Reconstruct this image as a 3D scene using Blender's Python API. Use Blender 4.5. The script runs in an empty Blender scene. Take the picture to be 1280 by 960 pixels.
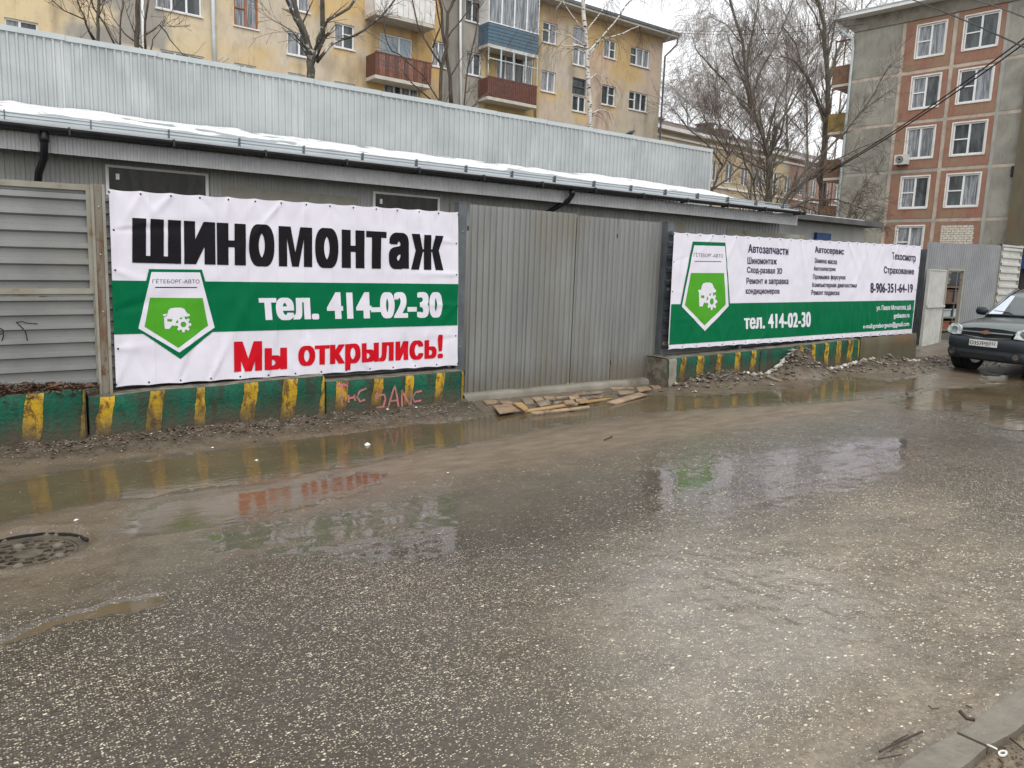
import bpy, bmesh, math, random
import numpy as np
from mathutils import Vector, Matrix
scene = bpy.context.scene
COL = scene.collection
rnd = random.Random(7)
R = math.radians

# ---------------------------------------------------------------- camera
F = 960.0; CX, CY = 640.0, 480.0; H = 1.9          # the photograph is 1280 x 960
SL = 0.0154969                                      # the street climbs gently to the right
M = np.array([[0.8253, 0.0546, -0.5621], [-0.5635, 0.1424, -0.8137], [0.0356, 0.9883, 0.1484]])
def _ray(u, v): return np.array([u - CX, CY - v, -F])
_up = -_ray(410., 6880.); _up /= np.linalg.norm(_up)
_vx = _ray(2056., 360.); _vx = _vx - _up * (_vx @ _up); _vx /= np.linalg.norm(_vx)
M = np.array([_vx, np.cross(_up, _vx), _up])
C0 = np.array([0, 0, H])
def wray(u, v):
    d = M @ _ray(u, v); return d / np.linalg.norm(d)
def gpt(u, v, h=0.0):                               # street surface point seen at a pixel
    d = wray(u, v); t = (h - H) / (d[2] - SL * d[0]); return C0 + t * d
def gz(x): return SL * x
class Plane:                                        # an upright plane: s along it, z up, d towards the viewer
    def __init__(s, x, y, az):
        s.p = np.array([x, y, 0.0]); a = R(az)
        s.t = np.array([math.cos(a), math.sin(a), 0.0]); s.n = np.array([math.sin(a), -math.cos(a), 0.0])
    def hit(s, u, v):
        d = wray(u, v); t = ((s.p - C0) @ s.n) / (d @ s.n); P = C0 + t * d
        return (P - s.p) @ s.t, P[2]
    def pt(s, a, z, d=0.0):
        q = s.p + s.t * a + s.n * d; return (q[0], q[1], z)
def projpix(p):
    c = M.T @ (np.array(p) - C0); return CX + F * c[0] / -c[2], CY - F * c[1] / -c[2]

cam = bpy.data.cameras.new('camera'); camo = bpy.data.objects.new('camera', cam); COL.objects.link(camo)
mw = Matrix([[*M[i], C0[i]] for i in range(3)] + [[0, 0, 0, 1]])
camo.matrix_world = mw; cam.sensor_width = 36; cam.lens = 36 * F / 1280; cam.clip_end = 2000; cam.clip_start = .05
scene.camera = camo

# ---------------------------------------------------------------- overcast sky and soft sun
SUN_EL, SUN_AZ = 52, 250                            # azimuth of the sun seen from the ground, world x = 0 deg
world = bpy.data.worlds.new('World'); scene.world = world; world.use_nodes = True
nt = world.node_tree; nt.nodes.clear()
sky = nt.nodes.new('ShaderNodeTexSky'); sky.sky_type = 'NISHITA'; sky.sun_disc = False
sky.sun_elevation = R(SUN_EL); sky.sun_rotation = R(90 - SUN_AZ); sky.dust_density = 6; sky.air_density = 1.2
hsv = nt.nodes.new('ShaderNodeHueSaturation'); hsv.inputs['Saturation'].default_value = .12
mixs = nt.nodes.new('ShaderNodeMixRGB'); mixs.inputs[0].default_value = .86; mixs.inputs[2].default_value = (12.2, 12.35, 12.4, 1)
tcs = nt.nodes.new('ShaderNodeTexCoord'); mps = nt.nodes.new('ShaderNodeMapping'); mps.inputs['Scale'].default_value = (1, 1, 2.5)
ns = nt.nodes.new('ShaderNodeTexNoise'); ns.inputs['Scale'].default_value = 2.2; ns.inputs['Detail'].default_value = 5
rs = nt.nodes.new('ShaderNodeValToRGB'); rs.color_ramp.elements[0].color = (.90, .91, .93, 1); rs.color_ramp.elements[1].color = (1.06, 1.06, 1.05, 1)
rs.color_ramp.elements[0].position = .35; rs.color_ramp.elements[1].position = .65
mul = nt.nodes.new('ShaderNodeMixRGB'); mul.blend_type = 'MULTIPLY'; mul.inputs[0].default_value = 1
bg = nt.nodes.new('ShaderNodeBackground'); bg.inputs['Strength'].default_value = .1
wo = nt.nodes.new('ShaderNodeOutputWorld')
L = nt.links
L.new(sky.outputs[0], hsv.inputs['Color']); L.new(hsv.outputs[0], mixs.inputs[1])
L.new(tcs.outputs['Generated'], mps.inputs[0]); L.new(mps.outputs[0], ns.inputs[0]); L.new(ns.outputs[0], rs.inputs[0])
L.new(mixs.outputs[0], mul.inputs[1]); L.new(rs.outputs[0], mul.inputs[2]); L.new(mul.outputs[0], bg.inputs[0]); L.new(bg.outputs[0], wo.inputs[0])
sun = bpy.data.lights.new('sun', 'SUN'); sun.energy = 1.15; sun.angle = R(40); sun.color = (1, .97, .93)
suno = bpy.data.objects.new('sun', sun); COL.objects.link(suno)
sd = Vector((math.cos(R(SUN_EL)) * math.cos(R(SUN_AZ)), math.cos(R(SUN_EL)) * math.sin(R(SUN_AZ)), math.sin(R(SUN_EL))))
suno.rotation_euler = sd.to_track_quat('Z', 'Y').to_euler(); suno.location = (0, -5, 20)
scene.view_settings.view_transform = 'Standard'; scene.view_settings.look = 'None'
scene.view_settings.exposure = 0.3; scene.view_settings.gamma = 1.0; scene.view_settings.use_curve_mapping = False

# ---------------------------------------------------------------- noise
def vnoise(x, y, seed=0):
    xi = np.floor(x).astype(np.int64); yi = np.floor(y).astype(np.int64); fx = x - xi; fy = y - yi
    def h(a, b):
        n = (a * 374761393 + b * 668265263 + seed * 982451653) & 0x7fffffff
        n = ((n ^ (n >> 13)) * 1274126177) & 0x7fffffff
        return ((n ^ (n >> 16)) & 0xffff) / 65535.0
    fx = fx * fx * (3 - 2 * fx); fy = fy * fy * (3 - 2 * fy)
    a = h(xi, yi) * (1 - fx) + h(xi + 1, yi) * fx; b = h(xi, yi + 1) * (1 - fx) + h(xi + 1, yi + 1) * fx
    return (a * (1 - fy) + b * fy) * 2 - 1
def fbm(x, y, o=4, seed=0):
    x = np.asarray(x, float); y = np.asarray(y, float); r = 0; a = 1.0; t = 0
    for i in range(o):
        r = r + a * vnoise(x * 2 ** i + 17.3 * i, y * 2 ** i - 9.1 * i, seed + i); t += a; a *= .5
    return r / t

# ---------------------------------------------------------------- mesh builder and object tree
WL = {}                                             # world location of every object made
class MB:
    def __init__(s): s.v = []; s.f = []
    def add(s, vs, fs):
        b = len(s.v); s.v.extend([tuple(map(float, p)) for p in vs]); s.f.extend([tuple(i + b for i in f) for f in fs]); return s
    def hexa(s, P):                                 # 8 points: bottom ring then top ring
        return s.add(P, [(0, 3, 2, 1), (4, 5, 6, 7), (0, 1, 5, 4), (1, 2, 6, 5), (2, 3, 7, 6), (3, 0, 4, 7)])
    def box(s, x0, x1, y0, y1, z0, z1):
        return s.hexa([(x0, y0, z0), (x1, y0, z0), (x1, y1, z0), (x0, y1, z0), (x0, y0, z1), (x1, y0, z1), (x1, y1, z1), (x0, y1, z1)])
    def pbox(s, pl, a0, a1, z0, z1, d0, d1, k=0.0):  # box on a plane, d1 nearer; k = climb per metre
        q = lambda a, z, d: pl.pt(a, z + k * a, d)
        return s.hexa([q(a0, z0, d1), q(a1, z0, d1), q(a1, z0, d0), q(a0, z0, d0), q(a0, z1, d1), q(a1, z1, d1), q(a1, z1, d0), q(a0, z1, d0)])
    def tube(s, pts, rad, n=6, caps=True):
        pts = [np.array(p, float) for p in pts]; m = len(pts)
        if not hasattr(rad, '__len__'): rad = [rad] * m
        b = len(s.v); ref = None
        for i, p in enumerate(pts):
            t = pts[min(i + 1, m - 1)] - pts[max(i - 1, 0)]; t = t / (np.linalg.norm(t) + 1e-9)
            if ref is None: ref = np.array([0, 0, 1.]) if abs(t[2]) < .9 else np.array([1., 0, 0])
            a = np.cross(t, ref); a /= (np.linalg.norm(a) + 1e-9); c = np.cross(a, t); ref = c
            for k in range(n):
                w = 2 * math.pi * k / n; q = p + (a * math.cos(w) + c * math.sin(w)) * rad[i]; s.v.append((q[0], q[1], q[2]))
        for i in range(m - 1):
            for k in range(n):
                k2 = (k + 1) % n; s.f.append((b + i * n + k, b + i * n + k2, b + (i + 1) * n + k2, b + (i + 1) * n + k))
        if caps: s.f.append(tuple(b + k for k in range(n - 1, -1, -1))); s.f.append(tuple(b + (m - 1) * n + k for k in range(n)))
        return s
    def prism(s, pts, n, th):                       # polygon extruded along n
        n = np.array(n, float) * th; A = [np.array(p, float) for p in pts]; m = len(A)
        return s.add([*A, *[p + n for p in A]], [tuple(range(m - 1, -1, -1)), tuple(range(m, 2 * m))] + [(i, (i + 1) % m, m + (i + 1) % m, m + i) for i in range(m)])
    def grid(s, X, Y, Z):                           # arrays (n,m)
        n, m = X.shape; P = np.stack([X.ravel(), Y.ravel(), Z.ravel()], 1)
        i = np.arange(n - 1)[:, None] * m + np.arange(m - 1)[None]; i = i.ravel()
        return s.add(P, np.stack([i, i + 1, i + m + 1, i + m], 1).tolist())
def mkmesh(name, mb, mat, loc, smooth=False):
    me = bpy.data.meshes.new(name); l = np.array(loc)
    me.from_pydata([(p[0] - l[0], p[1] - l[1], p[2] - l[2]) for p in mb.v], [], mb.f)
    if mat: me.materials.append(mat)
    if smooth: me.polygons.foreach_set('use_smooth', [True] * len(me.polygons))
    me.update(); return me
def props(o, label=None, cat=None, group=None, kind=None):
    if label: o['label'] = label
    if cat: o['category'] = cat
    if group: o['group'] = group
    if kind: o['kind'] = kind
    return o
def thing(name, label, cat, loc, group=None):
    o = bpy.data.objects.new(name, None); COL.objects.link(o); o.location = loc; o.empty_display_size = .2; WL[o] = tuple(loc)
    return props(o, label, cat, group)
def part(name, mb, mat, parent, smooth=False, label=None, kind=None):
    loc = WL[parent]; o = bpy.data.objects.new(name, mkmesh(name, mb, mat, loc, smooth)); COL.objects.link(o); o.parent = parent; WL[o] = loc
    return props(o, label, None, None, kind)
def solo(name, mb, mat, label, cat, loc=None, group=None, smooth=False, kind=None):
    if loc is None:
        a = np.array(mb.v); loc = (a[:, 0].mean(), a[:, 1].mean(), a[:, 2].min())
    o = bpy.data.objects.new(name, mkmesh(name, mb, mat, loc, smooth)); COL.objects.link(o); o.location = loc; WL[o] = tuple(loc)
    return props(o, label, cat, group, kind)
def struct(name, mb, mat, smooth=False): return solo(name, mb, mat, None, None, (0, 0, 0), None, smooth, 'structure')

# ---------------------------------------------------------------- materials
def newmat(name):
    m = bpy.data.materials.new(name); m.use_nodes = True; n = m.node_tree; b = n.nodes['Principled BSDF']; return m, n, b
def lk(n, a, b): n.links.new(a, b)
def node(n, t, **kw):
    x = n.nodes.new(t)
    for k, v in kw.items():
        if k.startswith('i_'): x.inputs[int(k[2:]) if k[2:].isdigit() else k[2:]].default_value = v
        else: setattr(x, k, v)
    return x
def c4(c): return (c[0], c[1], c[2], 1)
def noise(n, scale, detail=4, stretch=(1, 1, 1), rough=.55, src=None):
    g = src or node(n, 'ShaderNodeNewGeometry').outputs['Position']
    mp = node(n, 'ShaderNodeMapping'); mp.inputs['Scale'].default_value = stretch; lk(n, g, mp.inputs[0])
    x = node(n, 'ShaderNodeTexNoise'); x.inputs['Scale'].default_value = scale; x.inputs['Detail'].default_value = detail; x.inputs['Roughness'].default_value = rough
    lk(n, mp.outputs[0], x.inputs['Vector']); return x.outputs['Fac']
def ramp(n, f, a, b, ca=(0, 0, 0), cb=(1, 1, 1)):
    r = node(n, 'ShaderNodeValToRGB'); r.color_ramp.elements[0].position = a; r.color_ramp.elements[1].position = b
    r.color_ramp.elements[0].color = c4(ca); r.color_ramp.elements[1].color = c4(cb); lk(n, f, r.inputs[0]); return r.outputs[0]
def mix(n, f, a, b, bt='MIX'):
    x = node(n, 'ShaderNodeMixRGB', blend_type=bt)
    for i, q in enumerate((f, a, b)):
        if isinstance(q, (int, float)): x.inputs[i].default_value = q if i == 0 else (q, q, q, 1)
        elif isinstance(q, tuple): x.inputs[i].default_value = c4(q)
        else: lk(n, q, x.inputs[i])
    return x.outputs[0]
def math_(n, op, a, b=0.0):
    x = node(n, 'ShaderNodeMath', operation=op)
    for i, q in enumerate((a, b)):
        if isinstance(q, (int, float)): x.inputs[i].default_value = q
        else: lk(n, q, x.inputs[i])
    return x.outputs[0]
def bump(n, b, h, strength, dist=.01):
    x = node(n, 'ShaderNodeBump'); x.inputs['Strength'].default_value = strength; x.inputs['Distance'].default_value = dist
    lk(n, h, x.inputs['Height']); lk(n, x.outputs[0], b.inputs['Normal']); return x
def mt(name, c1, c2=None, scale=3, a=.35, b=.65, rough=.6, metal=0, bs=0, bscale=20, stretch=(1, 1, 1), c3=None, s3=1, a3=.55, b3=.7, st3=(1, 1, 1), spec=None, bd=.01, r2=None, splash=None):
    m, n, p = newmat(name); c2 = c2 or tuple(x * .8 for x in c1)
    f = noise(n, scale, 5, stretch); col = mix(n, ramp(n, f, a, b), c1, c2)
    if c3: col = mix(n, ramp(n, noise(n, s3, 6, st3), a3, b3), col, c3)
    if splash:                                      # mud thrown up from the road
        g0 = node(n, 'ShaderNodeNewGeometry'); s0_ = node(n, 'ShaderNodeSeparateXYZ'); lk(n, g0.outputs['Position'], s0_.inputs[0])
        hg = math_(n, 'ADD', math_(n, 'SUBTRACT', s0_.outputs[2], math_(n, 'MULTIPLY', s0_.outputs[0], .0155)), math_(n, 'MULTIPLY', noise(n, 5, 6, (1, 1, .4), .7), splash[2]))
        col = mix(n, ramp(n, hg, splash[0], splash[1], (.8, .8, .8), (0, 0, 0)), col, (.14, .115, .08))
    lk(n, col, p.inputs['Base Color']); p.inputs['Roughness'].default_value = rough; p.inputs['Metallic'].default_value = metal
    if r2 is not None:
        rr = node(n, 'ShaderNodeMapRange'); lk(n, f, rr.inputs[0]); rr.inputs[3].default_value = rough; rr.inputs[4].default_value = r2; lk(n, rr.outputs[0], p.inputs['Roughness'])
    p.inputs['Specular IOR Level'].default_value = spec if spec is not None else (.3 if rough > .3 else .5)
    if bs: bump(n, p, noise(n, bscale, 5, stretch), bs, bd)
    return m
MAT = {}
MAT['galv'] = mt('galvanised sheet', (.43, .45, .455), (.35, .37, .375), 1.1, rough=.55, metal=.25, bs=.15, bscale=9, c3=(.50, .52, .52), s3=2.2, a3=.55, b3=.75, st3=(1.5, 1, .35))
MAT['galv_cap'] = mt('galvanised capping', (.48, .51, .51), (.42, .45, .46), 2, rough=.4, metal=.4)
MAT['gate'] = mt('weathered gate sheet', (.245, .25, .245), (.195, .20, .195), 1.3, rough=.5, metal=.2, bs=.2, bscale=6, c3=(.20, .19, .16), s3=1.3, a3=.48, b3=.72, splash=(.40, 1.0, .9), st3=(1, 1, .5), stretch=(3, 1, .4))
MAT['shed'] = mt('shed cladding', (.34, .34, .325), (.28, .28, .265), 1.5, rough=.55, metal=.1, c3=(.27, .26, .23), s3=.8, stretch=(2, 1, .5))
MAT['fascia'] = mt('fascia sheet', (.42, .42, .425), (.35, .35, .355), 3, rough=.5, metal=.1)
MAT['fence'] = mt('ribbed fence sheet', (.28, .285, .28), (.215, .22, .215), 1.6, rough=.42, metal=.25, bs=.15, bscale=7, c3=(.28, .26, .22), s3=2.0, a3=.58, b3=.8)
MAT['fence_r'] = mt('grey fence sheet', (.27, .275, .285), (.22, .225, .235), 1.6, rough=.5, metal=.15)
MAT['white_sheet'] = mt('pale sheet', (.50, .50, .47), (.40, .40, .37), 3, rough=.45, metal=.1)
MAT['steel_dark'] = mt('dark grey steel', (.13, .145, .155), (.09, .10, .11), 4, rough=.45, metal=.3)
MAT['steel'] = mt('dirty painted angle', (.28, .275, .24), (.24, .22, .17), 5, rough=.6, c3=(.17, .085, .035), s3=5, a3=.60, b3=.70)
MAT['rust'] = mt('rusty post', (.22, .20, .165), (.14, .08, .04), 3.5, a=.48, b=.62, rough=.8, c3=(.13, .05, .02), s3=9, a3=.55, b3=.65, stretch=(2, 2, .4), bs=.3, bscale=60)
MAT['black_pl'] = mt('black plastic', (.012, .012, .014), (.02, .02, .022), 5, rough=.35)
MAT['gutter'] = mt('dark gutter', (.02, .021, .024), (.035, .035, .038), 5, rough=.4)
MAT['snow'] = mt('old snow', (.72, .73, .74), (.45, .44, .42), 5, a=.48, b=.72, rough=.6, bs=.9, bscale=22, bd=.03)
MAT['dirty_snow'] = mt('dirty snow', (.60, .57, .53), (.15, .13, .10), 7, a=.38, b=.62, rough=.6, bs=.8, bscale=30, bd=.02)
MAT['roof_metal'] = mt('roof metal', (.36, .39, .41), (.28, .31, .33), 2, rough=.4, metal=.4)
MAT['roof_dark'] = mt('dark roofing', (.07, .07, .07), (.11, .10, .10), 3, rough=.7, bs=.3)
MAT['roof_brown'] = mt('rusty tin roof', (.17, .12, .10), (.11, .085, .08), 1.5, rough=.7)
MAT['concrete'] = mt('concrete', (.27, .25, .21), (.19, .175, .14), 2.5, rough=.75, bs=.4, bscale=35, c3=(.12, .105, .08), s3=1.8, a3=.55, b3=.72)
MAT['concrete_brown'] = mt('wet brown concrete', (.13, .115, .075), (.095, .085, .055), 1.8, rough=.55, bs=.4, bscale=30, c3=(.15, .09, .045), s3=1.0, stretch=(2, 1, .4))
MAT['kerb'] = mt('muddy kerb', (.19, .165, .13), (.125, .107, .082), 7, rough=.3, bs=.4, bscale=40, c3=(.12, .105, .08), s3=3)
MAT['plaster_w'] = mt('white pvc', (.78, .79, .80), (.72, .73, .74), 3, rough=.4)
MAT['sill_w'] = mt('white sill', (.75, .74, .72), (.62, .60, .57), 3, rough=.5)
MAT['pane_d'] = mt('dark pane', (.035, .045, .05), (.09, .10, .105), 1.4, a=.45, b=.6, rough=.06, stretch=(3, 3, .6))
MAT['pane_c'] = mt('curtained pane', (.30, .32, .34), (.11, .12, .135), 2.2, a=.42, b=.58, rough=.08, stretch=(6, 6, .5))
MAT['pane_b'] = mt('bluish pane', (.24, .33, .40), (.40, .46, .50), 1.2, rough=.07)
MAT['pane_shed'] = mt('shed window glass', (.018, .017, .014), (.05, .045, .035), 2.5, a=.45, b=.65, rough=.12, stretch=(3, 1, 1), spec=.22)
MAT['wood_or'] = mt('orange wood frame', (.38, .14, .05), (.30, .10, .04), 6, rough=.5)
MAT['rail_red'] = mt('red brown cladding', (.15, .065, .048), (.11, .048, .038), 4, rough=.6)
MAT['rail_red2'] = mt('rusty orange slat', (.27, .12, .075), (.17, .07, .05), 3, rough=.6)
MAT['rail_blue'] = mt('blue grey siding', (.10, .16, .21), (.08, .13, .18), 3, rough=.5)
MAT['rail_yel'] = mt('ochre balcony panel', (.27, .19, .05), (.17, .12, .04), 3, rough=.6)
MAT['rail_br'] = mt('brown balcony panel', (.20, .12, .075), (.13, .075, .05), 4, rough=.7)
MAT['pipe_w'] = mt('pale drainpipe', (.52, .60, .62), (.48, .50, .52), 3, rough=.5)
MAT['soffit'] = mt('pale soffit', (.55, .52, .47), (.45, .42, .37), 3, rough=.7)
MAT['brick_w'] = mt('white brick', (.66, .62, .56), (.50, .44, .37), 9, rough=.8)
MAT['mortar'] = mt('mortar', (.24, .21, .18), (.18, .15, .13), 9, rough=.9)
MAT['ch_brick'] = mt('sooty brick', (.27, .20, .17), (.17, .13, .12), 5, rough=.9)
MAT['bark'] = mt('dark wet bark', (.055, .045, .036), (.11, .095, .075), 7, rough=.85, bs=.5, bscale=30, stretch=(3, 3, .6))
MAT['bark_g'] = mt('grey green bark', (.115, .105, .08), (.17, .155, .125), 3, rough=.85, bs=.4, bscale=20, stretch=(3, 3, .6))
MAT['birch'] = mt('birch bark', (.66, .63, .58), (.50, .47, .43), 2, rough=.7, c3=(.035, .032, .03), s3=4.5, a3=.54, b3=.6, st3=(1, 1, 3.2))
MAT['birch_lo'] = mt('old birch bark', (.045, .042, .034), (.10, .092, .078), 5, rough=.8, c3=(.60, .57, .52), s3=3.0, a3=.57, b3=.66, st3=(1, 1, 1.6))
MAT['twig'] = mt('twigs', (.075, .055, .045), (.13, .10, .085), 2, rough=.9)
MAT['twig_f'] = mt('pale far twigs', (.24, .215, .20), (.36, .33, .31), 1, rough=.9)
MAT['wood_board'] = mt('wet board', (.34, .24, .155), (.22, .15, .10), 4, rough=.5, bs=.3, bscale=25, stretch=(1, 4, 1), c3=(.15, .105, .07), s3=7, a3=.55, b3=.68)
MAT['wood_board2'] = mt('grey wet board', (.26, .21, .16), (.17, .135, .10), 5, rough=.5, bs=.3, bscale=25, c3=(.13, .10, .075), s3=9, a3=.5, b3=.65)
MAT['wood_yel'] = mt('fresh yellow plank', (.42, .28, .12), (.30, .19, .085), 5, rough=.45, stretch=(1, 5, 1))
MAT['plastic_w'] = mt('white litter', (.75, .74, .70), (.6, .58, .54), 9, rough=.5)
MAT['cast_iron'] = mt('muddy cast iron', (.085, .07, .055), (.15, .125, .09), 9, a=.4, b=.65, rough=.4, metal=.3, bs=.5, bscale=60)
MAT['twig_wet'] = mt('wet twig', (.035, .025, .02), (.07, .05, .035), 20, rough=.5)
MAT['leaf_dead'] = mt('dead leaves', (.075, .045, .03), (.16, .095, .06), 25, a=.4, b=.6, rough=.6)
MAT['gravel'] = mt('gravel crumbs', (.12, .10, .08), (.42, .39, .35), 40, a=.55, b=.6, rough=.6)
MAT['rubble'] = mt('rubble lumps', (.17, .14, .11), (.07, .055, .04), 16, a=.42, b=.6, rough=.55, c3=(.52, .47, .40), s3=14, a3=.60, b3=.66)
MAT['car_paint'] = mt('dark grey green car paint', (.15, .17, .17), (.17, .19, .185), 3, rough=.2, metal=.8)
MAT['car_pl'] = mt('dark car plastic', (.02, .024, .03), (.028, .033, .04), 3, rough=.45)
MAT['rubber'] = mt('tyre rubber', (.012, .012, .012), (.022, .02, .018), 6, rough=.8)
MAT['chrome'] = mt('chrome', (.7, .7, .7), (.6, .6, .6), 3, rough=.15, metal=1)
MAT['lens'] = mt('headlight lens', (.68, .70, .72), (.30, .31, .33), 16, rough=.08)
MAT['car_glass'] = mt('windscreen glass', (.62, .66, .72), (.55, .60, .66), 2, rough=.04, metal=.75)
MAT['plate'] = mt('plate white', (.75, .75, .73), rough=.4)
MAT['ink'] = mt('black print', (.012, .012, .013), (.02, .02, .022), 4, rough=.45)
MAT['blue'] = mt('blue tarpaulin', (.014, .055, .17), (.01, .04, .12), 3, rough=.5)
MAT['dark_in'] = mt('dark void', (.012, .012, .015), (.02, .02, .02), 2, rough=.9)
MAT['feather'] = mt('dark feathers', (.035, .035, .04), (.06, .06, .07), 20, rough=.6)
MAT['graf'] = mt('faded pink spray', (.48, .15, .15), (.20, .13, .11), 12, a=.45, b=.6, rough=.7)
MAT['wire'] = mt('cable', (.02, .02, .022), rough=.5)
MAT['ac'] = mt('white unit casing', (.62, .61, .58), (.5, .49, .46), 5, rough=.5)
def cloth_mat(name, col, rough=.38):
    m, n, p = newmat(name)
    f = ramp(n, noise(n, 3, 4), .3, .7, tuple(c * .94 for c in col), col); lk(n, f, p.inputs['Base Color']); p.inputs['Roughness'].default_value = rough; p.inputs['Specular IOR Level'].default_value = .07
    a = noise(n, 2.4, 2, (1, 1, .6)); b = noise(n, 7, 2, (1, 1, .5)); 
    g = node(n, 'ShaderNodeNewGeometry'); s = node(n, 'ShaderNodeSeparateXYZ'); lk(n, g.outputs['Position'], s.inputs[0])
    fr_ = math_(n, 'ABSOLUTE', math_(n, 'SUBTRACT', math_(n, 'FRACT', math_(n, 'MULTIPLY', s.outputs[0], 3.15)), .5)); cr = ramp(n, fr_, .0, .06, (1, 1, 1), (0, 0, 0))   # storage folds of the vinyl
    hh = math_(n, 'ADD', mix(n, .12, a, b), math_(n, 'MULTIPLY', cr, .07)); bump(n, p, hh, .8, .06); return m
MAT['b_white'] = cloth_mat('banner white', (.71, .685, .765))
MAT['b_green'] = cloth_mat('banner green', (.001, .135, .052))
MAT['b_lime'] = cloth_mat('banner lime', (.075, .33, .025))
MAT['b_black'] = cloth_mat('banner black', (.012, .011, .014))
MAT['b_red'] = cloth_mat('banner red', (.55, .008, .018))
MAT['b_navy'] = cloth_mat('banner dark print', (.045, .035, .08))
def paint_mat(name, c, worn, dirt, raw=False):
    m, n, p = newmat(name)
    col = mix(n, ramp(n, noise(n, 2.6, 5, (1, 1, .5)), .35, .65), c, tuple(x * .62 for x in c))
    col = mix(n, ramp(n, noise(n, 15, 6, (1, 1, .6), .75), .50, .58), col, worn)
    col = mix(n, ramp(n, noise(n, 3.6, 6, (1.5, 1, .45), .65), .49, .63), col, dirt)
    g0 = node(n, 'ShaderNodeNewGeometry'); s0_ = node(n, 'ShaderNodeSeparateXYZ'); lk(n, g0.outputs['Position'], s0_.inputs[0])   # splashes near the ground
    hgt = math_(n, 'ADD', math_(n, 'SUBTRACT', s0_.outputs[2], math_(n, 'MULTIPLY', s0_.outputs[0], .0155)), math_(n, 'MULTIPLY', noise(n, 9, 6, (1, 1, .5), .7), .38))
    col = mix(n, ramp(n, hgt, .32, .56, (.9, .9, .9), (0, 0, 0)), col, (.075, .06, .043))
    if raw:                                         # bare concrete and dirt on the top and end faces
        g = node(n, 'ShaderNodeNewGeometry'); s = node(n, 'ShaderNodeSeparateXYZ'); lk(n, g.outputs['True Normal'], s.inputs[0])
        k = math_(n, 'MAXIMUM', ramp(n, s.outputs[2], .45, .75), ramp(n, math_(n, 'MULTIPLY', s.outputs[0], -1.0), .6, .8)); rawc = mix(n, ramp(n, noise(n, 9, 6), .4, .65), (.20, .18, .145), (.09, .078, .06)); col = mix(n, k, col, rawc)
    lk(n, col, p.inputs['Base Color']); p.inputs['Roughness'].default_value = .55; p.inputs['Specular IOR Level'].default_value = .25; bump(n, p, noise(n, 26, 6), .7, .015); return m
MAT['p_green'] = paint_mat('flaking green paint', (.005, .10, .058), (.008, .06, .038), (.032, .034, .020), True)
MAT['p_yel'] = paint_mat('flaking yellow paint', (.55, .34, .02), (.14, .075, .018), (.085, .055, .02))
# colour-attribute plaster: the albedo patches are painted per vertex, grain comes on top
def vcol_mat(name, dark, s1=.55, s2=4):
    m, n, p = newmat(name); at = node(n, 'ShaderNodeVertexColor'); at.layer_name = 'tint'
    col = mix(n, ramp(n, noise(n, s1 * 4, 6, (1, 1, .5), .65), .45, .72), at.outputs[0], mix(n, 1.0, at.outputs[0], dark, 'MULTIPLY'))
    col = mix(n, ramp(n, noise(n, s2, 6, (1.6, 1.6, .35), .7), .56, .75), col, mix(n, 1.0, at.outputs[0], (.62, .60, .60), 'MULTIPLY'))
    lk(n, col, p.inputs['Base Color']); p.inputs['Roughness'].default_value = .85; bump(n, p, noise(n, 6, 5), .3, .03); return m
MAT['yplaster'] = vcol_mat('peeling plaster', (.83, .80, .80))
MAT['rpanel'] = vcol_mat('facade panel', (.80, .80, .80), 1.2, 6)
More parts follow.
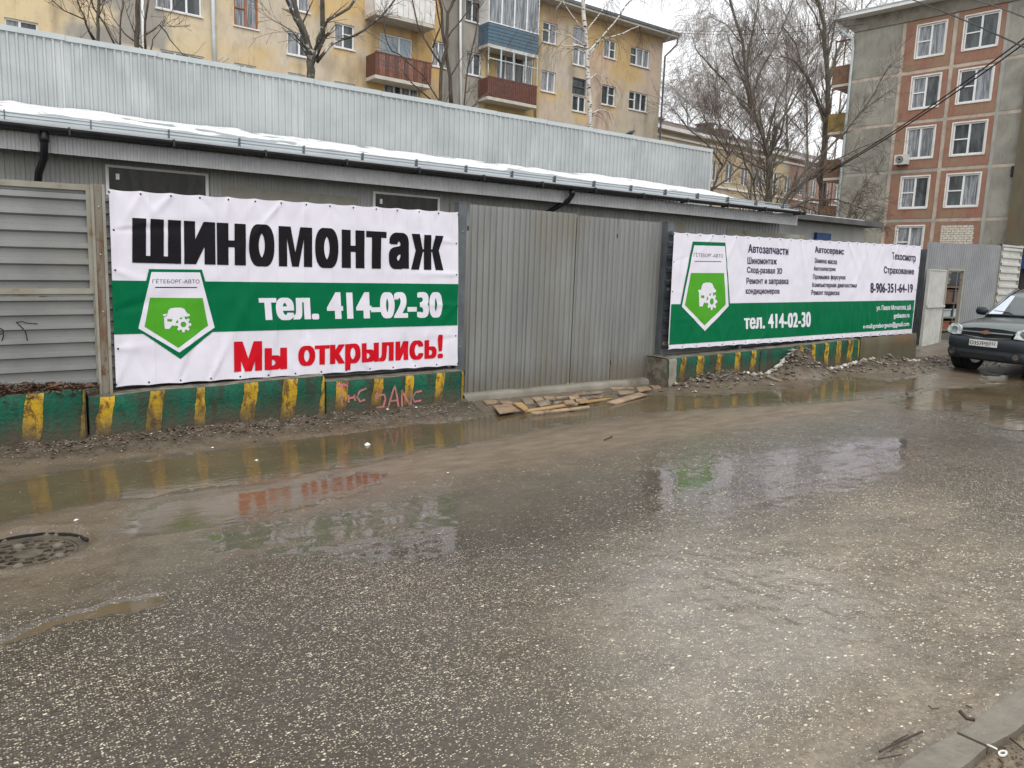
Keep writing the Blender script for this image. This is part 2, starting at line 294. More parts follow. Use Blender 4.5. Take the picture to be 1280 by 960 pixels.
# ---------------------------------------------------------------- ground, mud, road and water
def polyw(pts): return np.array([gpt(*p)[:2] for p in pts])
def sdist(X, Y, poly):                              # signed distance, negative inside
    d = np.full(X.shape, 1e9); ins = np.zeros(X.shape, bool); n = len(poly)
    for i in range(n):
        ax, ay = poly[i]; bx, by = poly[(i + 1) % n]; ex, ey = bx - ax, by - ay
        t = np.clip(((X - ax) * ex + (Y - ay) * ey) / (ex * ex + ey * ey + 1e-12), 0, 1)
        d = np.minimum(d, np.hypot(X - ax - t * ex, Y - ay - t * ey))
        if abs(ey) > 1e-12:
            c = ((ay > Y) != (by > Y)) & (X < (bx - ax) * (Y - ay) / ey + ax); ins ^= c
    return np.where(ins, -d, d)
PUD = [  # outline seen in the photograph, depth, edge softness, roughness of the outline
    ([(-300, 690), (-90, 628), (0, 603), (62, 592), (160, 576), (250, 567), (330, 556), (405, 543), (480, 532), (567, 524), (600, 519), (700, 509), (820, 493), (880, 494), (960, 488), (1010, 478), (1060, 470), (1110, 476), (1170, 466),
      (1160, 484), (1130, 496), (1040, 503), (960, 508), (880, 512), (822, 515), (760, 524), (700, 532), (640, 543), (580, 556), (520, 566), (470, 578), (400, 590), (340, 603), (260, 612), (180, 622), (100, 633), (0, 655), (-90, 680), (-300, 740)], .05, .25, .05),
    ([(165, 648), (190, 630), (260, 620), (330, 613), (400, 598), (450, 590), (485, 592), (470, 606), (430, 622), (350, 640), (290, 655), (220, 668), (170, 668)], .035, .12, .04),
    ([(270, 676), (350, 657), (450, 641), (540, 626), (620, 612), (700, 600), (790, 590), (860, 586), (880, 600), (840, 628), (760, 650), (660, 668), (560, 690), (460, 700), (340, 690)], .028, .2, .07),
    ([(860, 588), (900, 577), (980, 568), (1060, 556), (1110, 548), (1150, 548), (1155, 562), (1110, 588), (1040, 612), (960, 636), (880, 650), (850, 630)], .03, .2, .06),
    ([(0, 803), (62, 775), (156, 750), (206, 744), (210, 754), (150, 769), (62, 785), (0, 808), (-90, 850), (-90, 835)], .04, .05, .02),
    ([(1110, 500), (1160, 488), (1280, 480), (1420, 470), (1500, 480), (1400, 520), (1280, 540), (1240, 535), (1200, 515), (1130, 512)], .03, .25, .06),
    ([(1230, 470), (1300, 466), (1400, 462), (1430, 470), (1300, 480), (1225, 480)], .03, .2, .05)]
FILM = [PUD.pop(3), PUD.pop(2)]                      # only a clear film of water there: the chips show through
FILMW = [(polyw(p), d, s, r) for p, d, s, r in FILM]
PUDW = [(polyw(p), d, s, r) for p, d, s, r in PUD]
PILES = [  # pixel on the ground, height, rx, ry : mud bank and rubble heaps
    ((970, 468), .36, .42, .26), ((905, 480), .15, .75, .28), ((1010, 470), .12, .8, .22), ((1110, 462), .20, .8, .35), ((1180, 452), .08, 1.3, .5), ((860, 484), .06, .35, .2), ((1060, 462), .08, .5, .2)]
PILW = [(np.minimum(gpt(*p), (99, 8.22, 99)), h, a, b) for p, h, a, b in PILES]
MANH = (0.15, 5.64)
YB = 8.38                                           # front face of the concrete blocks
def hfield(X, Y):
    n1 = fbm(X * 1.3, Y * 1.3, 4, 3); n2 = fbm(X * 7, Y * 7, 3, 11); n3 = fbm(X * 22, Y * 22, 3, 21)
    mud = 1 / (1 + np.exp(-(Y - 4.62 + .20 * n1 + .05 * n2 + .25 * np.clip((X - 6) / 6, 0, 1)) / .10))
    mudx = mud * (1 - np.clip((X - 4.2) / 2.5, 0, 1) * np.clip((5.9 - Y) / .8, 0, 1))
    h = .010 + .004 * n1 + .003 * n2 + .0035 * n3 + mudx * (.006 + .006 * n2 + .002 * n3)
    for poly, d, s, r in PUDW:
        sd = sdist(X, Y, poly) + 2.2 * r * n2 + r * 1.2 * n3
        k = np.clip(-sd / s, -1, 1); h = np.where(k > 0, np.minimum(h, h * (1 - np.minimum(k * 2.2, 1)) - d * k ** 1.4), h + .004 * (1 + k) * (k > -1) * mudx)
    wet = np.zeros_like(X)
    for poly, d, s, r in FILMW:
        sd = sdist(X, Y, poly) + .10 * n2 + .05 * n3; w = np.exp(-np.clip(sd, 0, None) / .30); wet = np.maximum(wet, w)
    for poly, d, s, r in PUDW: wet = np.maximum(wet, .9 * np.exp(-np.clip(sdist(X, Y, poly) + .06 * n2, 0, None) / .12))
    h = h * (1 - .75 * np.clip(wet, 0, 1))
    hfield.wet = wet; hfield.n2 = n2
    bank = np.clip((Y - 7.75 + .10 * n1 + .06 * n2) / .55, 0, 1) * (X < 5.1) + np.clip((Y - 8.02 + .08 * n2) / .3, 0, 1) * (X >= 9.4) * (X < 12.5) * .5
    h = h + bank ** 1.2 * (.10 + .035 * n2 + .022 * n3)
    lum = 0
    for P, ph, a, b in PILW:
        q = ((X - P[0]) / a) ** 2 + ((Y - P[1]) / b) ** 2; g = np.exp(-q * 1.1); h = h + g * ph * (1 + .35 * n2 + .25 * n3); lum = np.maximum(lum, g)
    behind = np.clip((Y - 8.9) / .4, 0, 1); h = h * (1 - behind) + behind * (.06 + .02 * n2)
    rr = np.hypot(X - MANH[0], Y - MANH[1]); rim = 1 / (1 + np.exp((rr - .355 - .02 * n2) / .004)); h = h * (1 - rim) + rim * -.048 + .012 * np.exp(-((rr - .41) / .05) ** 2)
    verge = 1 / (1 + np.exp((Y - 1.22) / .012)); h = h * (1 - verge) + verge * (-.035 + .018 * n2 + .008 * n3)
    kb = (Y > 1.23) & (Y < 1.352) & (X > -.4) & (X < 6.2); h = np.where(kb, -.03, h); h = h + .012 * np.exp(-((Y - 1.40) / .05) ** 2) * (Y > 1.36)
    return h, mud, mudx, np.maximum(lum, 0), verge, bank, rr, n1
def ground_obj(name, xs, ys, mat):
    X, Y = np.meshgrid(xs, ys); h, mud, mudx, lum, verge, bank, rr, n1 = hfield(X, Y)
    mb = MB(); mb.grid(X, Y, h + gz(X)); o = struct(name, mb, mat, True); me = o.data
    # white chips worn out of the asphalt, fewer under the mud; attributes: r = mud cover, g = chips, b = soil
    chips = 1 - mudx * (.82 + .2 * np.clip(n1, -1, 1))
    chips = chips * (1 - .75 * np.exp(-((Y - 1.35) / .35) ** 2)) * (1 - .5 * np.clip((Y - 7) / 1, 0, 1))
    strip = np.exp(-((Y - 6.25 - .2 * n1) / .42) ** 2) * np.clip((X - 1.4) / 1.0, 0, 1) * np.clip((12 - X) / 3, 0, 1)
    dry = np.clip(strip + .5 * mudx * np.clip((Y - 4.8) / 1.5, 0, 1), 0, 1)
    soil = np.clip(np.maximum(verge, np.maximum(bank * .9, lum * .9)), 0, 1)
    wet = hfield.wet; c_ = 1
    silt_sheen = np.exp(-((np.clip(np.abs(X - 3.6 - .6 * (Y - 1.4)) - 1.4, 0, None)) / .9) ** 2) * np.clip((4.2 - Y) / 1.2, 0, 1); silt_sheen = np.clip(silt_sheen * (1 + .5 * n1), 0, 1)  # pale slurry whose colour also stands in for part of the sky sheen
    silt_sheen = np.maximum(silt_sheen, .9 * np.exp(-((Y - 1.5) / .22) ** 2))
    shp = polyw([(745, 700), (800, 660), (880, 630), (960, 650), (1060, 700), (1150, 800), (1120, 900), (980, 990), (800, 960), (740, 860), (720, 770)]); sds = sdist(X, Y, shp) + .35 * n1 + .12 * hfield.n2; sheen = np.clip(.5 - sds / .9, 0, 1)
    sh2 = polyw([(1200, 520), (1280, 510), (1400, 520), (1400, 580), (1280, 570), (1230, 550)]); sheen = np.maximum(sheen, np.clip(.5 - (sdist(X, Y, sh2) + .3 * n1) / .6, 0, 1))
    b_ = me.color_attributes.new('film', 'FLOAT_COLOR', 'POINT'); b_.data.foreach_set('color', np.stack([np.clip(wet, 0, 1).ravel(), silt_sheen.ravel(), sheen.ravel(), 1 + 0 * silt_sheen.ravel()], 1).ravel())
    a = me.color_attributes.new('cover', 'FLOAT_COLOR', 'POINT')
    arr = np.stack([np.clip(np.maximum(mudx, dry), 0, 1).ravel(), np.clip(chips, 0, 1).ravel(), soil.ravel(), np.clip(dry, 0, 1).ravel()], 1)
    a.data.foreach_set('color', arr.ravel()); return o
def road_mat():
    m, n, p = newmat('wet road'); at = node(n, 'ShaderNodeAttribute'); at.attribute_name = 'cover'
    sp = node(n, 'ShaderNodeSeparateColor'); lk(n, at.outputs['Color'], sp.inputs[0]); mud, chips, soil = sp.outputs[0], sp.outputs[1], sp.outputs[2]; dry = at.outputs['Alpha']
    af = node(n, 'ShaderNodeAttribute'); af.attribute_name = 'film'; sf = node(n, 'ShaderNodeSeparateColor'); lk(n, af.outputs['Color'], sf.inputs[0]); wetf, silt_sheen, sheen = sf.outputs[0], sf.outputs[1], sf.outputs[2]
    wn_ = node(n, 'ShaderNodeTexNoise'); wn_.inputs['Scale'].default_value = 3.2; wn_.inputs['Detail'].default_value = 6; wn_.inputs['Roughness'].default_value = .68; wp_ = node(n, 'ShaderNodeMapping'); wp_.inputs['Scale'].default_value = (1, 2.6, 1); lk(n, node(n, 'ShaderNodeNewGeometry').outputs['Position'], wp_.inputs[0]); lk(n, wp_.outputs[0], wn_.inputs['Vector']); wetf = math_(n, 'MULTIPLY', wetf, ramp(n, wn_.outputs['Fac'], .36, .52, (.35, .35, .35), (1, 1, 1)))
    pos = node(n, 'ShaderNodeNewGeometry').outputs['Position']
    def vor(scale, stretch=(1, 1, .2), rndm=1):
        mp = node(n, 'ShaderNodeMapping'); mp.inputs['Scale'].default_value = stretch; lk(n, pos, mp.inputs[0])
        wv = node(n, 'ShaderNodeTexNoise'); wv.inputs['Scale'].default_value = scale * 1.5; lk(n, mp.outputs[0], wv.inputs['Vector'])
        ad = node(n, 'ShaderNodeVectorMath', operation='MULTIPLY_ADD'); lk(n, wv.outputs['Color'], ad.inputs[0]); ad.inputs[1].default_value = (.9 / scale,) * 3; lk(n, mp.outputs[0], ad.inputs[2])
        v = node(n, 'ShaderNodeTexVoronoi'); v.inputs['Scale'].default_value = scale; lk(n, ad.outputs[0], v.inputs['Vector'])
        s = node(n, 'ShaderNodeSeparateColor'); lk(n, v.outputs['Color'], s.inputs[0]); return v.outputs['Distance'], s
    d1, s1 = vor(43, (.85, 1.3, .2)); d2, s2 = vor(110, (.85, 1.2, .2))
    patch = noise(n, .8, 4)
    thr = math_(n, 'SUBTRACT', 1.0, math_(n, 'MULTIPLY', chips, math_(n, 'ADD', .16, math_(n, 'MULTIPLY', ramp(n, patch, .3, .7), .56))))
    c1 = math_(n, 'MULTIPLY', math_(n, 'GREATER_THAN', s1.outputs[0], thr), ramp(n, math_(n, 'ADD', d1, math_(n, 'MULTIPLY', s1.outputs[2], .28)), .36, .46, (1, 1, 1), (0, 0, 0)))
    c2 = math_(n, 'MULTIPLY', math_(n, 'GREATER_THAN', s2.outputs[0], thr), ramp(n, d2, .30, .45, (1, 1, 1), (0, 0, 0)))
    chip = math_(n, 'MAXIMUM', c1, c2)
    asp = mix(n, ramp(n, noise(n, 60, 5, rough=.7), .4, .65), (.026, .0185, .011), (.078, .058, .037))
    asp = mix(n, ramp(n, noise(n, 1.1, 4), .4, .65), asp, (.045, .036, .025))
    chipc = mix(n, s1.outputs[1], (.22, .17, .12), (.74, .64, .50))
    col = mix(n, chip, asp, chipc)
    mudc = mix(n, ramp(n, noise(n, 2.4, 5), .35, .65), (.140, .107, .072), (.085, .064, .040))
    mudc = mix(n, ramp(n, noise(n, 55, 5, rough=.75), .52, .72), mudc, (.22, .19, .155))
    mudf = mix(n, ramp(n, noise(n, 9, 6, rough=.65), .3, .7), math_(n, 'MULTIPLY', mud, .55), math_(n, 'MULTIPLY', mud, 1.15))
    mudf = math_(n, 'MULTIPLY', math_(n, 'MINIMUM', mudf, 1.0), math_(n, 'SUBTRACT', 1.0, math_(n, 'MULTIPLY', chip, .9)))
    col = mix(n, mudf, col, mudc)
    dryc = mix(n, ramp(n, noise(n, 3, 6, (1, 3, 1)), .35, .65), (.205, .163, .122), (.140, .108, .078))
    col = mix(n, math_(n, 'MULTIPLY', dry, .85), col, dryc)
    soilc = mix(n, ramp(n, noise(n, 6, 6, rough=.7), .4, .65), (.055, .044, .032), (.13, .105, .08))
    col = mix(n, ramp(n, soil, .1, .5), col, soilc)
    silt_sheen_c = mix(n, ramp(n, noise(n, 30, 5, rough=.7), .4, .65), (.20, .160, .115), (.33, .275, .205))  # silt colour, kept pale to carry some of the wet sheen as well
    col = mix(n, math_(n, 'MULTIPLY', math_(n, 'MULTIPLY', silt_sheen, math_(n, 'SUBTRACT', 1.0, chip)), ramp(n, noise(n, 1.6, 7, (1, 2.2, 1), .7), .15, .75, (0, 0, 0), (.85, .85, .85))), col, silt_sheen_c)
    col = mix(n, math_(n, 'MULTIPLY', wetf, .45), col, (.055, .045, .032))
    p.inputs['Specular IOR Level'].default_value = .09
    lk(n, col, p.inputs['Base Color'])
    film = ramp(n, noise(n, 1.6, 5, rough=.6), .38, .66)
    r = mix(n, film, .22, .40); r = mix(n, math_(n, 'MULTIPLY', dry, .9), r, .50); r = mix(n, ramp(n, soil, .1, .5), r, .6)
    lk(n, r, p.inputs['Roughness'])
    hgt = math_(n, 'ADD', math_(n, 'MULTIPLY', ramp(n, d1, .1, .6, (1, 1, 1), (0, 0, 0)), .5), math_(n, 'MULTIPLY', noise(n, 38, 5, rough=.7), .8))
    hgt = math_(n, 'ADD', hgt, math_(n, 'MULTIPLY', chip, .5))
    bp = bump(n, p, hgt, .5, .005)
    wet_ = math_(n, 'MULTIPLY', math_(n, 'SUBTRACT', 1.0, math_(n, 'MULTIPLY', dry, .85)), mix(n, ramp(n, soil, .1, .5), 1.0, 0.0))
    lk(n, math_(n, 'MAXIMUM', math_(n, 'MAXIMUM', wetf, sheen), math_(n, 'MULTIPLY', wet_, mix(n, film, .62, .40))), p.inputs['Coat Weight']); p.inputs['Coat IOR'].default_value = 1.52
    cr_ = mix(n, sheen, mix(n, film, .09, .22), .085); lk(n, mix(n, ramp(n, wetf, .15, .8), cr_, .025), p.inputs['Coat Roughness'])
    cb_ = node(n, 'ShaderNodeBump'); cb_.inputs['Distance'].default_value = .005; cb_.inputs['Strength'].default_value = .16
    ch_ = math_(n, 'ADD', math_(n, 'MULTIPLY', noise(n, 42, 4, rough=.6), .5), math_(n, 'ADD', math_(n, 'MULTIPLY', ramp(n, d1, .1, .6, (1, 1, 1), (0, 0, 0)), .55), math_(n, 'MULTIPLY', chip, .4))); lk(n, mix(n, ramp(n, wetf, .1, .75), mix(n, sheen, .42, .10), .022), cb_.inputs['Strength']); lk(n, ch_, cb_.inputs['Height']); lk(n, cb_.outputs[0], p.inputs['Coat Normal'])
    bst = mix(n, film, .7, 1.0); bst = mix(n, wetf, bst, .2); bst = mix(n, ramp(n, soil, .1, .5), bst, 1.0); lk(n, bst, bp.inputs['Strength'])
    return m
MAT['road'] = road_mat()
ys = np.concatenate([np.arange(.9, 3.0, .022), np.arange(3.0, 9.6, .03)])
xs = np.concatenate([np.arange(-3.2, 6, .026), np.arange(6, 12, .035), np.arange(12, 22.01, .06)])
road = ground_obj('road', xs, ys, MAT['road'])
# the rest of the ground, out to the horizon
def flat(name, x0, x1, y0, y1, nx, ny, mat, dz=0):
    X, Y = np.meshgrid(np.linspace(x0, x1, nx), np.linspace(y0, y1, ny)); mb = MB()
    mb.grid(X, Y, np.where(X > 60, gz(60), np.where(X < -40, gz(-40), gz(X))) + dz + .01 * fbm(X, Y, 2, 5)); return struct(name, mb, mat, True)
MAT['yard'] = mt('yard soil', (.10, .088, .068), (.16, .145, .12), 1.2, rough=.7, bs=.4, bscale=5, c3=(.32, .32, .31), s3=.3, a3=.6, b3=.7)
X1, Y1 = xs[-1], ys[-1]
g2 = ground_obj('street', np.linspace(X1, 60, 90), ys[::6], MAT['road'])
flat('near_verge', -40, 60, -60, ys[0], 30, 30, MAT['yard'], -.02)
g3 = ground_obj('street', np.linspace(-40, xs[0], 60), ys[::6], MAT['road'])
flat('yard', -400, 400, Y1, 500, 60, 40, MAT['yard'], .02)
flat('distant_ground', -400, -40, -400, Y1, 10, 10, MAT['yard'], -.02); flat('distant_ground', 60, 400, -400, Y1, 10, 10, MAT['yard'], -.02); flat('distant_ground', -40, 60, -400, -60, 10, 10, MAT['yard'], -.02)
def water_mat():
    m, n, p = newmat('muddy water')
    col = mix(n, ramp(n, noise(n, 1.0, 4), .35, .65), (.125, .092, .052), (.078, .060, .034))
    col = mix(n, ramp(n, noise(n, 14, 5), .62, .70), col, (.14, .115, .085))
    lk(n, col, p.inputs['Base Color']); p.inputs['IOR'].default_value = 1.33; lk(n, mix(n, ramp(n, noise(n, 2.4, 6, (1, 2.4, 1), .7), .48, .66), .03, .22), p.inputs['Roughness'])
    bump(n, p, noise(n, 6.5, 4, (1, 2.2, 1)), .14, .012); return m
MAT['water'] = water_mat()
X, Y = np.meshgrid(np.arange(-3.1, 21.9, .08), np.arange(3.2, 8.72, .08)); h, *_ = hfield(X, Y)
wet = h < .03; mb = MB(); P = np.stack([X.ravel(), Y.ravel(), (gz(X)).ravel()], 1); n_, m_ = X.shape
near = np.zeros_like(X, bool)
for poly, d, s, r in PUDW: near |= sdist(X, Y, poly) < .18
near &= np.hypot(X - MANH[0], Y - MANH[1]) > .45
idx = [(i * m_ + j) for i in range(n_ - 1) for j in range(m_ - 1) if near[i, j]]
mb.add(P, [(i, i + 1, i + m_ + 1, i + m_) for i in idx]); bmw = struct('puddle_water', mb, MAT['water'], True)
bm = bmesh.new(); bm.from_mesh(bmw.data); bmesh.ops.delete(bm, geom=[v for v in bm.verts if not v.link_faces], context='VERTS'); bm.to_mesh(bmw.data); bm.free()
# kerb stones, lower right
for i, (x0, x1) in enumerate([(-.4, .58), (.6, 1.58), (1.6, 2.58), (2.60, 3.24), (3.26, 4.22), (4.24, 5.2), (5.22, 6.2)]):
    mb = MB(); n = 14; rr2 = random.Random(i)
    for a in range(n):
        xa, xb = x0 + (x1 - x0) * a / n, x0 + (x1 - x0) * (a + 1) / n
        za, zb = [gz(x) + .016 + .006 * math.sin(x * 9) for x in (xa, xb)]; ya, yb = [1.225 + .008 * math.sin(x * 14) for x in (xa, xb)]
        mb.hexa([(xa, ya, -.12), (xb, yb, -.12), (xb, 1.365, -.12), (xa, 1.365, -.12), (xa, ya, za), (xb, yb, zb), (xb, 1.365, zb - .006), (xa, 1.365, za - .006)])
    if i not in (2, 3, 4): continue
    lab = {2: 'muddy concrete kerb stone cut by the bottom edge of the photograph', 3: 'muddy concrete kerb stone with the dark stick lying at its end', 4: 'muddy concrete kerb stone running out of the right edge'}
    ok_ = solo('kerb_stone', mb, MAT['kerb'], lab[i], 'kerb stone', group='kerb stones along the road')
# ---------------------------------------------------------------- fence line: blocks, banners, gate
PB = Plane(0, YB, 0); PF = Plane(0, 8.58, 0); PG = Plane(0, 8.93, 0)
def corr(mb, pl, s0, s1, zb, zt, pitch, depth, d=0, rows=2, wob=0, prof=None, th=.002, k=0.0, seed=1):
    """vertical ribs: zb, zt may be callables of s; trapezoid ribs with real thickness"""
    fb = zb if callable(zb) else (lambda s: zb + k * s); ft = zt if callable(zt) else (lambda s: zt + k * s)
    S = []; D = []; s = s0; prof = prof or [(0, 0), (.30, 0), (.42, 1), (.78, 1), (.90, 0)]
    n = int(math.ceil((s1 - s0) / pitch))
    for i in range(n):
        for a, b in prof:
            q = s0 + (i + a) * pitch
            if q < s1 - 1e-4: S.append(q); D.append(b)
    S.append(s1); D.append(D[-1]); S = np.array(S); D = np.array(D) * depth
    V = []; nr = rows
    for side in (0, 1):
        for r in range(nr):
            t = r / (nr - 1)
            for q, dd in zip(S, D):
                z = fb(q) * (1 - t) + ft(q) * t; w = wob * vnoise(np.array(q * 1.7), np.array(z * 1.3), seed) if wob else 0
                V.append(pl.pt(q, z, d + dd + float(w) - side * th))
    m = len(S); fs = []
    for r in range(nr - 1):
        for i in range(m - 1):
            a = r * m + i; fs.append((a, a + 1, a + m + 1, a + m)); b = nr * m + a; fs.append((b + 1, b, b + m, b + m + 1))
    for i in range(m - 1):
        a = (nr - 1) * m + i; b = nr * m + a; fs.append((a, a + 1, b + 1, b)); fs.append((nr * m + i, nr * m + i + 1, i + 1, i))
    mb.add(V, fs); return mb
def hribs(mb, pl, s0, s1, z0, z1, pitch, depth, d=0, k=0.0, seed=1, prof=None):
    prof = prof or [(0, 0), (.38, 0), (.50, 1), (.80, 1), (.90, 0)]
    Z = []; D = []
    for i in range(int(math.ceil((z1 - z0) / pitch))):
        for a, b in prof:
            q = z0 + (i + a) * pitch
            if q < z1 - 1e-4: Z.append(q); D.append(b)
    Z.append(z1); D.append(D[-1]); m = len(Z); nc = 10; V = []
    for side in (0, 1):
        for c in range(nc):
            s = s0 + (s1 - s0) * c / (nc - 1)
            for z, dd in zip(Z, D): V.append(pl.pt(s, z + k * s, d + dd * depth - side * .002 + .004 * float(vnoise(np.array(s * 2.), np.array(z * 3.), seed))))
    fs = []
    for c in range(nc - 1):
        for i in range(m - 1):
            a = c * m + i; fs.append((a, a + m, a + m + 1, a + 1)); b = nc * m + a; fs.append((b, b + 1, b + m + 1, b + m))
    mb.add(V, fs); return mb
GRP_B = 'painted concrete blocks under the fence'
def block(name, u0, u1, vt0, vt1, zbot, mat, label, pl=PB, depth=.5, seed=0, group=GRP_B):
    s0, za = pl.hit(u0, vt0); s1, zb = pl.hit(u1, vt1); nx, nz, nd = int((s1 - s0) / .05) + 2, 11, 8
    S = np.linspace(s0, s1, nx); mb = MB()
    top = lambda s: za + (zb - za) * (s - s0) / (s1 - s0) + .012 * fbm(s * 3, np.zeros_like(s), 3, seed + 9)
    SS, T = np.meshgrid(S, np.linspace(0, 1, nz)); ZT = top(SS); Z = zbot + (ZT - zbot) * T
    e = np.minimum(np.minimum(SS - s0, s1 - SS) / .04, 1); e2 = np.minimum((1 - T) * (ZT - zbot) / .05, 1)
    D = .012 * fbm(SS * 6, Z * 6, 4, seed) - .022 * (1 - e) ** 2 - .022 * (1 - e2) ** 2
    q = lambda s, z, d: pl.pt(s, z, d)
    P = np.array([q(a, b, c) for a, b, c in zip(SS.ravel(), Z.ravel(), D.ravel())]).reshape(nz, nx, 3)
    mb.grid(P[..., 0], P[..., 1], P[..., 2])
    SS, T = np.meshgrid(S, np.linspace(0, 1, nd)); e = np.minimum(T * depth / .05, 1); Z = top(SS) + .010 * fbm(SS * 7, T * 5, 4, seed + 3) * e
    D = -T * depth + (-.022 * 1) * (1 - T) - 0.0; Z = np.where(T == 0, top(SS), Z)
    DD = np.broadcast_to(-.022, SS.shape) * (1 - T) + -T * depth
    row = .012 * fbm(S * 6, top(S) * 6, 4, seed) - .022 * (1 - np.minimum(np.minimum(S - s0, s1 - S) / .04, 1)) ** 2 - .022
    DD = np.where(T == 0, row[None, :], DD)
    P = np.array([q(a, b, c) for a, b, c in zip(SS.ravel(), Z.ravel(), DD.ravel())]).reshape(nd, nx, 3)
    mb.grid(P[..., 0], P[..., 1], P[..., 2])
    for s in (s0, s1): mb.add([q(s, zbot, -.02), q(s, zbot, -depth), q(s, float(top(np.array(s))) - .01, -depth), q(s, float(top(np.array(s))) - .01, -.03)], [(0, 1, 2, 3)])
    mb.add([q(s0, zbot, -depth), q(s1, zbot, -depth), q(s1, zb, -depth), q(s0, za, -depth)], [(0, 1, 2, 3)])
    b = thing(name, label, 'concrete block', pl.pt((s0 + s1) / 2, zbot, 0), group); o = part('body', mb, mat, b, True); return b, (s0, s1, zbot, top, pl, seed)
def stripes(b, info, lst):
    s0, s1, zbot, top, pl, seed = info
    for i, (ub0, ub1, vb, ut0, ut1, vt, *mt_) in enumerate(lst):
        a0, zb = pl.hit(ub0, vb); a1, _ = pl.hit(ub1, vb); c0, zt = pl.hit(ut0, vt); c1, _ = pl.hit(ut1, vt)
        a0, a1, c0, c1 = [min(max(x, s0 + .006), s1 - .006) for x in (a0, a1, c0, c1)]
        mb = MB(); n = 22; zb = zb - .07; V = []
        m = 5; SS = np.zeros((n, m)); Z = np.zeros((n, m))
        for r in range(n):
            t = r / (n - 1); ja = .016 * float(fbm(t * 5, i * 3.1, 4, 5 + seed)); jb = .016 * float(fbm(t * 5, i * 3.1 + 50, 4, 5 + seed))
            x0, x1 = a0 + (c0 - a0) * t + ja, max(a1 + (c1 - a1) * t + jb, a0 + (c0 - a0) * t + ja + .01); x0 = max(x0, s0 + .004); x1 = min(x1, s1 - .004)
            for c in range(m):
                s = x0 + (x1 - x0) * c / (m - 1); tt = float(top(np.array(s))) - .004; SS[r, c] = s; Z[r, c] = zb + (tt - zb) * t
        e = np.minimum(np.minimum(SS - s0, s1 - SS) / .04, 1); TT = (top(SS) - Z); e2 = np.minimum(TT / .05, 1)
        D = .012 * fbm(SS * 6, Z * 6, 4, seed) - .022 * (1 - e) ** 2 - .022 * (1 - e2) ** 2 + .004
        P = np.array([pl.pt(x, z, d) for x, z, d in zip(SS.ravel(), Z.ravel(), D.ravel())]).reshape(n, m, 3)
        mb.grid(P[..., 0], P[..., 1], P[..., 2]); part('bare_concrete' if mt_ else 'paint_stripe', mb, MAT[mt_[0] if mt_ else 'p_yel'], b, True)
b1, i1 = block('concrete_block', -170, 107, 512, 486, -.15, MAT['p_green'], 'green and yellow striped concrete block at the left edge, heaped with dead leaves', seed=1)
stripes(b1, i1, [(22, 48, 563, 33, 57, 505), (97, 110, 560, 104, 112, 502), (-60, -38, 578, -48, -24, 510), (-130, -110, 578, -120, -98, 510)])
b2, i2 = block('concrete_block', 111, 407, 497, 470, -.15, MAT['p_green'], 'long striped concrete block between the leaf-covered block and the graffiti block', seed=2)
stripes(b2, i2, [(114, 136, 558, 125, 144, 495), (179, 199, 546, 188, 206, 491), (241, 256, 540, 246, 256, 489), (296, 316, 536, 306, 323, 484), (347, 367, 531, 355, 372, 481), (396, 408, 529, 404, 412, 479)])
b3, i3 = block('concrete_block', 409, 581, 478, 464, -.15, MAT['p_green'], 'green and yellow striped concrete block with pink graffiti, beside the gate', seed=3)
stripes(b3, i3, [(415, 432, 528, 421, 435, 478), (460, 473, 524, 468, 480, 476), (502, 512, 520, 508, 518, 474), (539, 550, 512, 546, 556, 471), (576, 583, 510, 577, 583, 469)])
# pink graffiti, following the block's face
def strokes(name, parent, info, lines, w, mat):
    mb = MB(); s0, s1, zbot, top, pl, seed = info
    for ln in lines:
        pts = [pl.hit(*p) for p in ln]; P = []
        for (a, b), (c, d) in zip(pts[:-1], pts[1:]):
            for t in np.linspace(0, 1, 6)[:-1]: P.append((a + (c - a) * t, b + (d - b) * t))
        P.append(pts[-1]); V = []
        for i, (s, z) in enumerate(P):
            q = P[min(i + 1, len(P) - 1)]; r = P[max(i - 1, 0)]; tx, tz = q[0] - r[0], q[1] - r[1]; l = math.hypot(tx, tz) + 1e-9
            for sg in (-1, 1):
                ss, zz = s - tz / l * w * sg, z + tx / l * w * sg; d = .012 * float(fbm(ss * 6, zz * 6, 4, seed)) + .0075 if info[5] is not None and name == 'graffiti' else .003
                V.append(pl.pt(ss, zz, d))
        mb.add(V, [(2 * i, 2 * i + 2, 2 * i + 3, 2 * i + 1) for i in range(len(P) - 1)])
    return part(name, mb, mat, parent)
G = lambda x, y: (280 + x / 4, 400 + y / 4)
strokes('graffiti', b3, i3, [[G(558, 328), G(600, 322), G(618, 330)], [G(588, 328), G(585, 400), G(592, 428)], [G(620, 375), G(622, 412)], [G(620, 392), G(650, 385)], [G(650, 372), G(655, 405)],
    [G(712, 342), G(678, 355), G(664, 385), G(680, 408), G(704, 398)], [G(796, 336), G(772, 350), G(758, 378), G(764, 395)], [G(766, 380), G(800, 372), G(806, 395), G(796, 432), G(762, 440)],
    [G(818, 440), G(838, 372), G(852, 328), G(864, 378), G(872, 442)], [G(830, 405), G(866, 402)], [G(888, 350), G(890, 440)], [G(888, 350), G(914, 400), G(934, 430)], [G(934, 340), G(935, 432)],
    [G(988, 354), G(958, 362), G(942, 390), G(952, 408), G(985, 402)]], .012, MAT['graf'])
b4, i4 = block('concrete_block', 836, 952, 449, 437, -.1, MAT['p_green'], 'green and yellow striped concrete block under the right banner, next to the gate post', seed=4)
stripes(b4, i4, [(836, 844.5, 482, 836, 846, 450, 'concrete'), (848, 855, 478, 852, 858, 449), (868, 877, 474, 873, 881, 447), (892, 899, 466, 898, 905, 443), (917, 924, 462, 920, 926, 441), (936, 943, 460, 940, 946, 438)])
